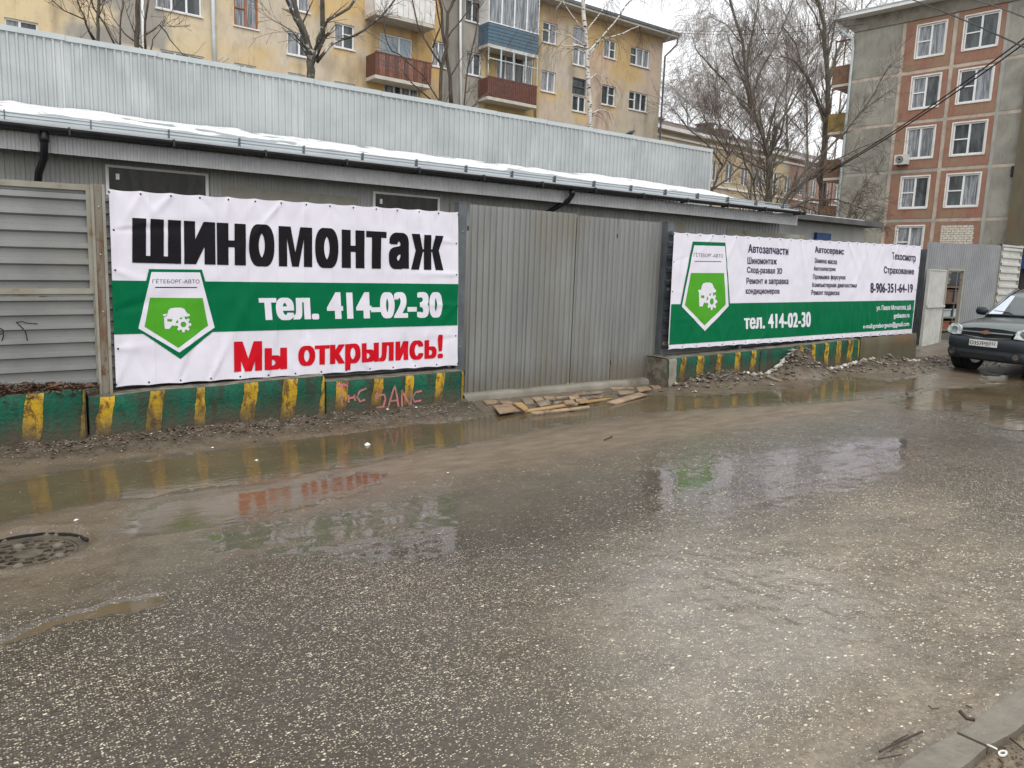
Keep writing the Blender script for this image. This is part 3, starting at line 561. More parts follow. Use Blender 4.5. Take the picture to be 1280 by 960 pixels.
b5, i5 = block('concrete_block', 953, 1076, 437, 424, -.1, MAT['p_green'], 'green and yellow block half behind the dirt heap, left of the plain brown block', seed=5)
stripes(b5, i5, [(997, 1003, 450, 1000, 1004, 430), (1014, 1019, 450, 1016, 1020, 428), (1029, 1035, 452, 1032, 1036, 427), (1043, 1051, 452, 1047, 1052, 426), (1057, 1064, 453, 1061, 1067, 425), (1071, 1076, 452, 1074, 1077, 424)])
block('plain_concrete_block', 1078, 1148, 423, 417, -.1, MAT['concrete_brown'], 'plain brown concrete block at the right end of the banner', Plane(0, YB + .12, 0), seed=6, group=None)
# threshold under the gate
PT = Plane(0, 8.78, 0); mb = MB(); s0, z0 = PT.hit(581, 493); s1, z1 = PT.hit(838, 471)
X_, T_ = np.meshgrid(np.linspace(s0, s1, 70), np.linspace(0, 1, 14)); prof = np.array([-.15, -.1, -.04, 0, .03, .05, .06, .062, .063, .064, .064, .063, .062, .06])[:, None] - .0
yy = np.array([0, 0, 0, .002, .006, .02, .05, .1, .16, .22, .3, .38, .46, .55])[:, None]; base = (z0 + (z1 - z0) * (X_ - s0) / (s1 - s0)) - .064
Zt = base + prof + .010 * fbm(X_ * 3, T_ * 4, 4, 31) * (T_ > .2); Yt = 8.78 + yy + .016 * fbm(X_ * 4, T_, 3, 32); mb.grid(X_, np.broadcast_to(Yt, X_.shape), Zt)
solo('threshold', mb, MAT['concrete'], 'worn concrete threshold under the corrugated gate', 'threshold', smooth=True)

# ---- posts and left fence bay
PL_ = Plane(0, 8.62, 0); kz = SL
f1 = thing('ribbed_fence', 'grey fence bay of horizontal ribbed sheets left of the banner', 'fence', (0, 8.62, .3))
sL, sR = PL_.hit(-260, 350)[0], PL_.hit(112, 350)[0]; sP0, sP1 = PL_.hit(119, 350)[0], PL_.hit(133, 350)[0]; sE = PL_.hit(150, 350)[0]
zU0, zU1 = PL_.hit(60, 361)[1], PL_.hit(60, 236)[1]; zL0, zL1 = PL_.hit(60, 480)[1], PL_.hit(60, 372)[1]
mb = hribs(MB(), PL_, sL, sR, zU0, zU1, (zU1 - zU0) / 6.1, .050, 0, kz, 4); o = part('upper_sheet', mb, MAT['fence'], f1)
mb = hribs(MB(), PL_, sL, sR + .02, zL0 - .08, zL1, (zU1 - zU0) / 6.9, .046, 0, kz, 5); part('lower_sheet', mb, MAT['fence'], f1)
scr = lambda x, y: (x / 4, 380 + y / 4)
strokes('marker_scribble', f1, (0, 0, 0, 0, Plane(0, 8.575, 0), 0), [[scr(130, 95), scr(188, 100)], [scr(80, 92), scr(110, 88), scr(132, 96)], [scr(82, 92), scr(110, 118), scr(128, 140), scr(138, 184)], [scr(-10, 118), scr(14, 128), scr(18, 160), scr(8, 186)], [scr(-10, 150), scr(14, 150)]], .005, MAT['ink'])
for nm, sa, sb, za, zb_, d in (('top_rail', sL, sP1, zU1 - .005, zU1 + .05, .045), ('middle_rail', sL, sR + .05, zL1 + .005, zL1 + .055, .03), ('middle_rail', sL, sR + .03, zU0 - .055, zU0 - .002, .05), ('side_stile', sR - .005, sR + .045, zU0 - .05, zU1, .052), ('side_stile', sR + .02, sR + .055, zL0 - .1, zL1 + .05, .038)):
    part(nm, MB().pbox(PL_, sa, sb, za, zb_, -.01, d, kz), MAT['steel'], f1)
part('end_sheet', hribs(MB(), PL_, sP1 + .01, sE + .1, zL0 - .05, zU1 - .03, (zU1 - zU0) / 8, .025, -.03, kz, 6), MAT['fence'], f1)
def bolts(parent, pl, pts, r=.012, mat='steel_dark', name='bolt', d=.05):
    for s, z in pts:
        mb = MB(); c = pl.pt(s, z, d); mb.tube([c, np.array(c) + pl.n * .012], [r, r * .7], 6); part(name, mb, MAT[mat], parent)
p1 = thing('fence_post', 'rusty steel fence post at the left edge of the left banner', 'post', PL_.pt(sP0, .4))
part('web', MB().pbox(PL_, sP0 + .01, sP1 - .02, PL_.hit(125, 492)[1] - kz * 1.2, zU1 + .06, -.02, .062, kz), MAT['rust'], p1)
part('flange', MB().pbox(PL_, sP0 - .015, sP0 + .008, .45, zU1 + .06, -.02, .085, kz), MAT['steel'], p1); part('flange', MB().pbox(PL_, sP1 - .018, sP1 + .008, .45, zU1 + .06, -.02, .08, kz), MAT['steel'], p1)
bolts(p1, PL_, [((sP0 + sP1) / 2, PL_.hit(126, v)[1]) for v in (259, 318, 389)], .010, 'galv', 'screw', .062)

# ---- banners
def cloth_fn(s0, s1, z0, z1, grom, seed, sag=.012, amp=1.0):
    rr = random.Random(seed); folds = []
    for (s, z, dx, dz) in grom:
        for _ in range(2): folds.append((s, z, dx + rr.uniform(-.7, .7), dz + rr.uniform(-.4, .4), rr.uniform(.25, .75), rr.uniform(.026, .045), rr.uniform(-.019, .022) * amp))
    for _ in range(26 if amp > 1.1 else 12): folds.append((rr.uniform(s0, s1), rr.uniform(z0, z1), rr.uniform(-.6, .6), rr.choice((-1, 1)), rr.uniform(.3, .8), rr.uniform(.032, .07), rr.uniform(-.016, .018) * amp))
    def f(S, Z):
        w = .012 * amp * fbm(S * 1.5, Z * 1.2, 3, seed) + .002 * amp * fbm(S * 5, Z * 3, 2, seed + 5)
        for s, z, dx, dz, ln, wd, a in folds:
            l = math.hypot(dx, dz); ux, uz = dx / l, dz / l; t = (S - s) * ux + (Z - z) * uz; q = -(S - s) * uz + (Z - z) * ux; wdt = wd * (.6 + 1.2 * np.clip(t / ln, 0, 1))
            w = w + a * np.exp(-(q / wdt) ** 2) * np.exp(-np.clip(t, 0, None) / ln) * (1 / (1 + np.exp(-t / .02)))
        return w
    return f
from mathutils.geometry import delaunay_2d_cdt, interpolate_bezier
TCACHE = {}
def text_tris(txt, space=1.0, smear=(0,), ysm=(0,)):
    """letter outlines, thickened by overlaying shifted copies, merged and filled by winding number"""
    key = (txt, space, tuple(smear), tuple(ysm))
    if key in TCACHE: return TCACHE[key]
    cu = bpy.data.curves.new('t', 'FONT'); cu.body = txt; cu.space_character = space
    ob = bpy.data.objects.new('t', cu); COL.objects.link(ob); dg = bpy.context.evaluated_depsgraph_get(); dg.update(); c2 = ob.evaluated_get(dg).to_curve(dg)
    loops = []
    for sp in c2.splines:
        bp = sp.bezier_points; L_ = []
        for i in range(len(bp)):
            p, q = bp[i], bp[(i + 1) % len(bp)]; straight = (p.handle_right - p.co).cross(q.co - p.co).length < 1e-6 and (q.handle_left - q.co).cross(q.co - p.co).length < 1e-6
            pts = [p.co] if straight else interpolate_bezier(p.co, p.handle_right, q.handle_left, q.co, 5)[:-1]
            L_ += [(v[0], v[1]) for v in pts]
        if len(L_) > 2: loops.append(np.array(L_))
    bpy.data.objects.remove(ob); bpy.data.curves.remove(cu)
    # group the loops of one glyph by horizontal overlap
    loops.sort(key=lambda l: l[:, 0].min()); groups = []
    for l in loops:
        if groups and l[:, 0].min() < groups[-1][1] - .004: groups[-1][0].append(l); groups[-1][1] = max(groups[-1][1], l[:, 0].max())
        else: groups.append([[l], l[:, 0].max()])
    V, Fc = [], []
    for ls, _ in groups:
        al = [l + np.array([dx + i * 1e-4, dy + j * 1.3e-4]) for i, dx in enumerate(smear) for j, dy in enumerate(ysm) for l in ls]
        co, ed = [], []
        for l in al: b0 = len(co); co += [Vector(p) for p in l]; ed += [(b0 + i, b0 + (i + 1) % len(l)) for i in range(len(l))]
        vo, eo, fo, *_r = delaunay_2d_cdt(co, ed, [], 0, 1e-6)
        vo = np.array([v[:] for v in vo]); fo = [f for f in fo if len(f) >= 3]; ce = np.array([vo[list(f)].mean(0) for f in fo]); wn = np.zeros(len(fo), int)
        for l in al:
            A, B = l, np.roll(l, -1, 0); x, y = ce[:, 0:1], ce[:, 1:2]; cr = (B[:, 0] - A[:, 0]) * (y - A[:, 1]) - (x - A[:, 0]) * (B[:, 1] - A[:, 1])
            up = (A[:, 1] <= y) & (B[:, 1] > y) & (cr > 0); dn = (A[:, 1] > y) & (B[:, 1] <= y) & (cr < 0); wn += up.sum(1) - dn.sum(1)
        b0 = len(V); V += [tuple(v) for v in vo]; Fc += [tuple(i + b0 for i in f) for f, w in zip(fo, wn) if w != 0]
    used = sorted({i for f in Fc for i in f}); mp = {i: k for k, i in enumerate(used)}
    TCACHE[key] = ([V[i] for i in used], [tuple(mp[i] for i in f) for f in Fc], [0] * len(used)); return TCACHE[key]
class Banner:
    def __init__(s, pl, name, label, fn, loc): s.pl = pl; s.fn = fn; s.o = thing(name, label, 'banner', loc)
    def lay(s, name, vs, fs, mat, layer, ly=None, step=.03, cut=True, parent=None, label=None):
        bm = bmesh.new(); bv = [bm.verts.new((x, z, (ly[i] * .00022 if ly else 0) + (.0035 if s.pl is PF else .006) + .0013 * layer)) for i, (x, z) in enumerate(vs)]
        for f in fs:
            try: bm.faces.new([bv[i] for i in f])
            except ValueError: pass
        if cut:
            xs_ = [v[0] for v in vs]; zs_ = [v[1] for v in vs]
            for ax, lo, hi in ((0, min(xs_), max(xs_)), (1, min(zs_), max(zs_))):
                q = math.ceil(lo / step) * step
                while q < hi:
                    no = (1, 0, 0) if ax == 0 else (0, 1, 0); co = (q, 0, 0) if ax == 0 else (0, q, 0)
                    bmesh.ops.bisect_plane(bm, geom=bm.verts[:] + bm.edges[:] + bm.faces[:], plane_co=co, plane_no=no, dist=1e-5); q += step
        bm.verts.ensure_lookup_table(); A = np.array([v.co[:] for v in bm.verts]); W = s.fn(A[:, 0], A[:, 1])
        mb = MB(); mb.v = [s.pl.pt(a[0], a[1], w + a[2]) for a, w in zip(A, W)]; mb.f = [tuple(v.index for v in f.verts) for f in bm.faces]; bm.free()
        # face the street
        ff = []
        for f in mb.f:
            a, b, c = [np.array(mb.v[i]) for i in f[:3]]; ff.append(f if np.cross(b - a, c - a) @ s.pl.n > 0 else f[::-1])
        mb.f = ff; return part(name, mb, MAT[mat], parent or s.o, True, label)
    def poly(s, name, pix, mat, layer, **kw):
        P = [s.pl.hit(*p) for p in pix]; return s.lay(name, P, [tuple(range(len(P)))], mat, layer, **kw)
    def text(s, txt, pix, mat, layer, bold=.05, space=1.0, yb=.012, name='lettering', cap=None, step=.03):
        """pix: corner pixels bottom-left, bottom-right, top-right, top-left of the ink"""
        nx = max(1, int(math.ceil(bold / .05)) + 1); sm = [bold * (i / max(nx - 1, 1) - .5) for i in range(nx)] if bold else [0]
        vs, fs, ly = text_tris(txt, space, sm, (-yb, yb) if yb else (0,))
        a = np.array(vs); lo, hi = a.min(0), a.max(0); Q = [np.array(s.pl.hit(*p)) for p in pix]; U = (a - lo) / (hi - lo)
        P = [(Q[0] * (1 - u) + Q[1] * u) * (1 - v) + (Q[3] * (1 - u) + Q[2] * u) * v for u, v in U]
        return s.lay(name, [tuple(p) for p in P], fs, mat, layer, ly, step=step)
def gear(cx, cy, r, n=8, hole=True):
    out = []
    for i in range(n):
        for da, rr_ in ((-.30, .74), (-.20, 1), (.20, 1), (.30, .74)):
            a = (i + da) / n * 2 * math.pi; out.append((cx + r * rr_ * math.cos(a), cy + r * rr_ * math.sin(a)))
    inn = [(cx + r * .36 * math.cos(i / len(out) * 2 * math.pi - .2), cy + r * .36 * math.sin(i / len(out) * 2 * math.pi - .2)) for i in range(len(out))]
    m = len(out); return out + inn, [(i, (i + 1) % m, m + (i + 1) % m, m + i) for i in range(m)]
def banner(pl, corners, name, label, seed, amp, nt_, nb_, ns_):
    tl, tr, br, bl = [np.array(pl.hit(*c)) for c in corners]
    s0, s1 = (tl[0] + bl[0]) / 2, (tr[0] + br[0]) / 2; gr = []
    for i in range(nt_): t = i / (nt_ - 1); q = tl * (1 - t) + tr * t; gr.append((q[0], q[1] - .03, 0, -1))
    for i in range(nb_): t = i / (nb_ - 1); q = bl * (1 - t) + br * t; gr.append((q[0], q[1] + .03, 0, 1))
    for i in range(1, ns_ - 1): t = i / (ns_ - 1); q = bl * (1 - t) + tl * t; gr.append((q[0] + .03, q[1], 1, 0)); q = br * (1 - t) + tr * t; gr.append((q[0] - .03, q[1], -1, 0))
    fn = cloth_fn(s0, s1, bl[1], tl[1], gr, seed, amp=amp); B = Banner(pl, name, label, fn, pl.pt((s0 + s1) / 2, bl[1], 0)); B.gr = gr
    nx, nz = int((s1 - s0) / .02), int((tl[1] - bl[1]) / .02); V = []
    U, T = np.meshgrid(np.linspace(0, 1, nx), np.linspace(0, 1, nz))
    S = (bl[0] * (1 - U) + br[0] * U) * (1 - T) + (tl[0] * (1 - U) + tr[0] * U) * T; Z = (bl[1] * (1 - U) + br[1] * U) * (1 - T) + (tl[1] * (1 - U) + tr[1] * U) * T
    Z = Z - .012 * np.abs(np.sin(U * math.pi * (nt_ - 1))) * T ** 6 + .010 * np.abs(np.sin(U * math.pi * (nb_ - 1))) * (1 - T) ** 6
    W = fn(S, Z); mb = MB()
    P = np.array([pl.pt(a, b, c) for a, b, c in zip(S.ravel(), Z.ravel(), W.ravel())]).reshape(nz, nx, 3); mb.grid(P[..., 0], P[..., 1], P[..., 2])
    P2 = P - pl.n[None, None] * .002; mb.grid(P2[..., 0], P2[..., 1], P2[..., 2])
    part('cloth', mb, MAT['b_white'], B.o, True)
    proto = None
    for (s, z, a, b) in gr:
        c = np.array(pl.pt(s, z, float(fn(np.array(s), np.array(z))) + .004)); r = .010
        g = MB().tube([c, c + pl.n * .006], [r, r * .6], 8); part('grommet', g, MAT['ink'], B.o)
    return B
B1 = banner(PF, [(136, 236), (573, 265), (572, 457), (145, 484)], 'banner', 'large white and green banner left of the gate with black title and red text', 3, 1.0, 15, 14, 6)
z4 = lambda x, y: (x / 4, 180 + y / 4)              # pixels measured in the enlarged views
B1.poly('green_band', [(139.5, 350.5), (572.3, 355.0), (571.6, 406.5), (142.5, 418.0)], 'b_green', 1)
BZ = lambda x, y: (280 + x / 4, 220 + y / 4)
for ch, x0, x1, bd in (('Ш', 165.2, 226.2, .17), ('И', 230, 269, .17), ('Н', 271, 307, .215), ('О', 311, 342.5, .25), ('О', 393.7, 422.7, .25), ('Н', 427, 455.5, .215), ('Т', 457.5, 483, .27), ('а', 485.8, 511, .15)):
    tp_ = lambda x: 272.2 + (x - 165) * (293.9 - 272.2) / 389 - (.8 if ch == 'О' else 0); bt_ = lambda x: 328.2 + (x - 165) * (337.8 - 328.2) / 389 + (.8 if ch == 'О' else 0)
    B1.text(ch, [(x0, bt_(x0)), (x1, bt_(x1)), (x1, tp_(x1)), (x0, tp_(x0))], 'b_black', 2, bold=bd, yb=.022, name='title_letter')
MU = [(0, 0), (0, 1), (.36, 1), (.50, .36), (.64, 1), (1, 1), (1, 0), (.75, 0), (.75, .70), (.60, 0), (.40, 0), (.25, .70), (.25, 0)]
B1.poly('title_letter', [(348 + 42 * u, bt_(348 + 42 * u) * (1 - v) + tp_(348 + 42 * u) * v) for u, v in MU], 'b_black', 2)
ZH = lambda *q: [(440 + x / 9.846, 270 + y / 9.846) for x, y in q]
for q in (ZH((732, 218), (826, 222), (860, 380), (872, 425), (860, 480), (820, 660), (725, 658), (782, 425)), ZH((866, 408), (885, 408), (885, 440), (866, 440)), ZH((880, 232), (975, 234), (972, 662), (880, 660)), ZH((970, 410), (988, 410), (988, 442), (970, 442)), ZH((1030, 240), (1125, 245), (1068, 425), (1122, 666), (1028, 664), (982, 430))): B1.poly('title_letter', q, 'b_black', 2)
B1.text('тел. 414-02-30', [BZ(180, 722), BZ(1090, 708), BZ(1090, 580), BZ(168, 582)], 'b_white', 2, bold=.14, space=1.10, yb=.02, name='phone_number')
B1.text('Мы', [(292.6, 465), (358.6, 461), (358.4, 425.5), (292.2, 427)], 'b_red', 2, bold=.13, space=1.1, yb=.014, name='red_word')
B1.text('открылись!', [(372.6, 466), (553.6, 455.5), (553.8, 418), (372.6, 426.5)], 'b_red', 2, bold=.12, space=1.10, yb=.012, name='red_word')
B1.poly('badge_edge', [z4(745, 625), z4(1008, 628), z4(1090, 915), (225.5, 448.5), z4(672, 918)], 'b_green', 2)
B1.poly('badge_field', [z4(757, 640), z4(998, 642), z4(1072, 917), (224.0, 440.5), z4(692, 922)], 'b_white', 3)
B1.poly('badge_shield', [z4(750, 768), z4(1012, 770), z4(1040, 908), (222.8, 434.8), z4(722, 913)], 'b_lime', 4)
B1.poly('badge_line', [z4(774, 714), z4(984, 715), z4(984, 720), z4(774, 719)], 'b_black', 4)
B1.text('ГЁТЕБОРГ-АВТО', [z4(761, 696), z4(996, 697), z4(995, 672), z4(762, 672)], 'b_black', 4, bold=.0, yb=0, name='badge_lettering')
def caricon(B, q, sc, layer, w='b_white', hole='b_lime'):   # little car with a cog, q maps local icon units to pixels
    car = [(0, 36), (8, 32), (24, 32), (30, 12), (42, 3), (64, 0), (92, 0), (108, 6), (118, 22), (126, 30), (134, 32), (136, 40), (122, 45), (104, 44), (90, 50), (74, 60), (66, 74), (64, 92), (48, 88), (34, 106), (12, 106), (8, 70), (8, 44)]
    B.poly('car_emblem', [q(*p) for p in car], w, layer)
    B.poly('emblem_light', [q(24, 56), q(50, 58), q(46, 70), q(24, 68)], hole, layer + 1)
    vs, fs = gear(104, 84, 39, 8); B.lay('cog_emblem', [B.pl.hit(*q(x, y)) for x, y in vs], fs, w, layer + 1)
caricon(B1, lambda x, y: z4(812 + x, 818 + y), 1, 5)
B2 = banner(PF, [(843, 290), (1152, 307), (1140, 417), (835, 437)], 'long_banner', 'long white and green car service banner right of the gate, small columns of black text', 8, .62, 26, 24, 5)
Z8 = lambda x, y: (820 + x * 340 / 1280, 270 + y * 340 / 1280)
B2.poly('green_band', [Z8(72, 415), Z8(1217, 396), Z8(1203, 530), Z8(60, 606)], 'b_green', 1)
B2.poly('badge_edge', [Z8(172, 120), Z8(326, 125), Z8(347, 420), Z8(228, 546), Z8(112, 424)], 'b_green', 2)
B2.poly('badge_field', [Z8(178, 138), Z8(324, 142), Z8(340, 424), Z8(228, 541), Z8(120, 426)], 'b_white', 3)
B2.poly('badge_shield', [Z8(163, 268), Z8(318, 268), Z8(326, 416), Z8(226, 515), Z8(134, 420)], 'b_lime', 4)
B2.poly('badge_line', [Z8(180, 212), Z8(306, 213), Z8(306, 216), Z8(180, 215)], 'b_black', 4)
B2.text('ГЁТЕБОРГ-АВТО', [Z8(176, 192), Z8(314, 196), Z8(314, 176), Z8(176, 170)], 'b_black', 4, bold=.0, yb=0, name='badge_lettering')
caricon(B2, lambda x, y: Z8(194 + x * .63, 313 + y * 1.06), 1, 5)
B2.text('тел. 414-02-30', [Z8(414, 533), Z8(728, 522), Z8(728, 450), Z8(414, 468)], 'b_white', 2, bold=.10, space=1.07, yb=.016, name='phone_number')
for t, x0, x1, yb0, yb1, yt0, yt1, bd in [('Автозапчасти', 433, 622, 172, 184, 132, 146, .065), ('Шиномонтаж', 430, 568, 226, 228, 192, 198, .05), ('Сход-развал 3D', 428, 593, 274, 280, 238, 244, .05), ('Ремонт и заправка', 425, 622, 327, 328, 290, 292, .05), ('кондиционеров', 422, 580, 374, 372, 344, 346, .05),
        ('Автосервис', 747, 884, 180, 190, 142, 152, .065), ('Замена масла', 746, 852, 220, 228, 197, 203, .05), ('Автоэлектрик', 742, 846, 262, 264, 236, 240, .05), ('Промывка форсунок', 739, 892, 303, 304, 274, 278, .05), ('Компьютерная диагностика', 735, 942, 340, 342, 312, 316, .05), ('Ремонт подвески', 731, 862, 376, 377, 347, 350, .05),
        ('Техосмотр', 1107, 1222, 212, 224, 170, 180, .06), ('Страхование', 1071, 1214, 278, 283, 236, 246, .06), ('8-906-351-64-19', 1008, 1208, 362, 360, 314, 320, .07)]:
    B2.text(t, [Z8(x0, yb0), Z8(x1, yb1), Z8(x1, yt1), Z8(x0, yt0)], 'b_navy', 2, bold=bd, space=1.06, yb=.015, step=.03)
for t, x0, x1, yb0, yb1, yt0, yt1 in [('ул. Павла Мочалова, д.8', 1036, 1197, 449, 446, 421, 416), ('getbauto.ru', 1118, 1192, 486, 484, 458, 454), ('e-mail:goteborgauto@gmail.com', 973, 1190, 536, 524, 508, 494)]:
    B2.text(t, [Z8(x0, yb0), Z8(x1, yb1), Z8(x1, yt1), Z8(x0, yt0)], 'b_white', 2, bold=.06, space=1.03, yb=.012, step=.03)
# fence frame behind the banners: rails and posts showing dark under the hem
PBk = Plane(0, 8.72, 0)
fr = thing('steel_fence', 'dark steel fence frame carrying the left banner above the blocks', 'frame', (3, 8.7, .4))
for za in (.62, 1.5, 2.4): part('rail', MB().pbox(PBk, .95, 5.1, za, za + .05, -.03, .03, kz), MAT['steel_dark'], fr)
part('backing_sheet', hribs(MB(), PBk, 1.0, 5.02, .50, 2.45, .2, .02, -.06, kz, 3), MAT['steel_dark'], fr)
fr = thing('steel_fence', 'dark steel fence frame carrying the right banner above the blocks', 'frame', (12, 8.7, .5))
for za in (.64, 1.5, 2.38): part('rail', MB().pbox(PBk, 8.95, 16.05, za, za + .05, -.03, .03, kz), MAT['rust'] if za < 1 else MAT['steel_dark'], fr)
part('backing_sheet', hribs(MB(), PBk, 8.95, 16.0, .50, 2.40, .2, .02, -.06, kz, 3), MAT['steel_dark'], fr)
for u in (1012, 930): s, z = PF.hit(u, 428); part('post', MB().pbox(PBk, s - .03, s + .03, .4, z + .3, -.02, .06), MAT['steel_dark'], fr)
# ---- gate
gt = thing('sliding_gate', 'tall grey corrugated metal gate between the two banners', 'gate', PG.pt(7, .1))
def edge(p0, p1):
    a, b = PG.hit(*p0), PG.hit(*p1); return lambda s: b[1] + (a[1] - b[1]) * 0 + (s - b[0]) * 0 + (a[1] - b[1]) * (s - b[0]) / (a[0] - b[0])
topf = edge((583, 255), (838, 278)); botf = edge((583, 497), (833, 468))
sg = [PG.hit(584, 380)[0], PG.hit(715.5, 380)[0], PG.hit(716.5, 380)[0], PG.hit(766, 380)[0], PG.hit(767, 380)[0], PG.hit(834, 380)[0]]
tz = lambda s: topf(s) + (.0 if s < sg[1] else -.02); bz = lambda s: botf(s)
sm = sg[0] + (sg[1] - sg[0]) * .52
for i, (a, b) in enumerate(((sg[0], sm + .03), (sm, sg[1]), (sg[2], sg[3]), (sg[4], sg[5]))):
    # the gate seen head-on: ribs of an ordinary trapezoid sheet
    mb = corr(MB(), PG, a, b, bz, tz,   .098, .020, .004 * i, rows=9, wob=.008, seed=i + 2); part('corrugated_sheet', mb, MAT['gate'], gt)
for za, zb_ in ((.35, .41), (2.3, 2.36)): part('cross_rail', MB().pbox(PG, sg[0], sg[5], za, zb_, -.06, -.012, kz), MAT['steel_dark'], gt)
mb = MB().pbox(PG, sg[1] - .012, sg[1] + .012, botf(sg[1]) + .02, topf(sg[1]) - .05, -.03, .010); part('meeting_edge', mb, MAT['ink'], gt)
mb = MB()
for s in (sg[1] - .06, sg[1] + .02): mb.pbox(PG, s, s + .05, botf(s) - .03, botf(s) + .05, .0, .03)
part('bolt_latch', mb, MAT['steel'], gt)
def postq(label, u0, u1, vt, vb, pl, mat='steel_dark', d0=-.1, d1=.02, hinge=True):
    a, zt = pl.hit(u0, vt); b, _ = pl.hit(u1, vt); _, zb_ = pl.hit(u0, vb); t = thing('gate_post', label, 'post', pl.pt(a, zb_))
    part('shaft', MB().pbox(pl, a, b, zb_, zt, d0, d1), MAT[mat], t); part('cap', MB().pbox(pl, a - .006, b + .006, zt, zt + .012, d0 - .006, d1 + .006), MAT[mat], t)
    bolts(t, pl, [((a + b) / 2, zt - .35), ((a + b) / 2, zb_ + .35)], .012, 'steel', 'bolt', d1); return t
postq('dark grey steel gate post between the left banner and the gate', 573, 583, 254, 466, Plane(0, 8.66, 0))
postq('dark grey steel gate post at the left edge of the right banner', 834, 842, 278, 478, Plane(0, 8.80, 0))

# ---------------------------------------------------------------- the long shed behind the fence
PS = Plane(0, 10.5, -.78); PW = Plane(0, 10.85, -.78); PP = Plane(0, 14.0, -.78)
sh = thing('shed', 'long low grey corrugated shed behind the fence, snow on its eave', 'shed', (6, 10.9, 0))
ze = 3.34; seL, seR = -5.0, PS.hit(998, 262)[0]
zwt = 3.22
n = 9; ed = np.linspace(seL, seR - .1, n)
for i in range(n - 1): part('wall_sheet', corr(MB(), PW, ed[i] + .002, ed[i + 1], -.1, zwt, .1, .012, .002 * (i % 2)), MAT['shed'], sh)
mb = MB().pbox(PW, seR - .12, seR - .09, -.1, zwt, -3.2, .01); part('end_wall', mb, MAT['shed'], sh)
for i in range(n - 1): part('fascia_sheet', corr(MB(), PS, ed[i] - .0, ed[i + 1] + (.1 if i == n - 2 else -.002), 3.02, 3.22, .075, .008, .002 * (i % 2)), MAT['fascia'], sh)
part('soffit', MB().pbox(PS, seL, seR, 3.205, 3.225, -.4, -.005), MAT['steel_dark'], sh)
# roof: a gently rising sheet up to the tall parapet, snow lying along it
def roofz(d): return 3.33 + (d) * (4.07 - 3.33) / 3.5     # d metres behind the eave
mb = MB(); mb.add([PS.pt(seL, roofz(-.12), .12), PS.pt(seR, roofz(-.12), .12), PS.pt(seR, roofz(3.6), -3.6), PS.pt(seL, roofz(3.6), -3.6), PS.pt(seL, roofz(-.12) - .02, .12), PS.pt(seR, roofz(-.12) - .02, .12), PS.pt(seR, roofz(3.6) - .02, -3.6), PS.pt(seL, roofz(3.6) - .02, -3.6)],
    [(0, 1, 2, 3), (7, 6, 5, 4), (0, 4, 5, 1), (1, 5, 6, 2), (3, 2, 6, 7), (0, 3, 7, 4)]); part('roof', mb, MAT['roof_metal'], sh)
part('drip_edge', MB().pbox(PS, seL, seR, 3.285, 3.31, .10, .126), MAT['fascia'], sh)
mb = MB(); r_, q = .055, []
for k in range(9): a = math.pi + math.pi * k / 8; q.append((math.cos(a) * r_, math.sin(a) * r_))
V = [];
for s in (seL, seR):
    for x, z in q: V.append(PS.pt(s, 3.285 + z, .155 + x))
mb.add(V, [(i, i + 1, i + 10, i + 9) for i in range(8)]); V2 = [];
for s in (seL, seR):
    for x, z in q: V2.append(PS.pt(s, 3.287 + z * .93, .155 + x * .93))
mb.add(V2, [(i + 1, i, i + 9, i + 10) for i in range(8)]); part('gutter', mb, MAT['gutter'], sh)
for s in np.arange(seL + .4, seR, 1.1): part('gutter_bracket', MB().pbox(PS, s, s + .02, 3.22, 3.30, .02, .215), MAT['gutter'], sh)
X, Y = np.meshgrid(np.linspace(seL, seR - .05, 420), np.linspace(0, 1, 18)); lim = 1.5 + .8 * fbm(X[0] * 2.1, X[0] * 0, 4, 41)
bare = np.clip(fbm(X * 1.5, Y * 2.2, 4, 42) * 1.6 + .75 - .7 * np.clip((X - 8) / 6, 0, 1) * 0, .0, 1)
D = lim[None] + .02 + Y * (3.42 - lim[None]); thick = (.015 + .035 * np.clip(fbm(X * 2, Y * 3, 3, 43) + .4, 0, 1)) * np.minimum(Y * 9, 1) * bare - .006
P = np.array([PS.pt(a, roofz(d) + t, -d) for a, d, t in zip(X.ravel(), D.ravel(), thick.ravel())]).reshape(18, 420, 3)
mb = MB(); mb.grid(P[..., 0], P[..., 1], P[..., 2]); solo('roof_snow', mb, MAT['snow'], 'strip of old snow lying along the shed roof', 'snow', smooth=True, kind='stuff')
for zz, dd in ((.06, .10), (.115, .10)):
    sr = MB(); sr.tube([PS.pt(seL, roofz(dd) + zz * .7, -dd), PS.pt(seR - .2, roofz(dd) + zz * .7, -dd)], .011, 6); part('snow_guard_rail', sr, MAT['roof_metal'], sh)
for s in np.arange(seL + .2, seR - .3, .85): part('snow_guard_bracket', MB().pbox(PS, s, s + .012, roofz(.1) - .005, roofz(.1) + .10, -.14, -.06), MAT['steel_dark'], sh)
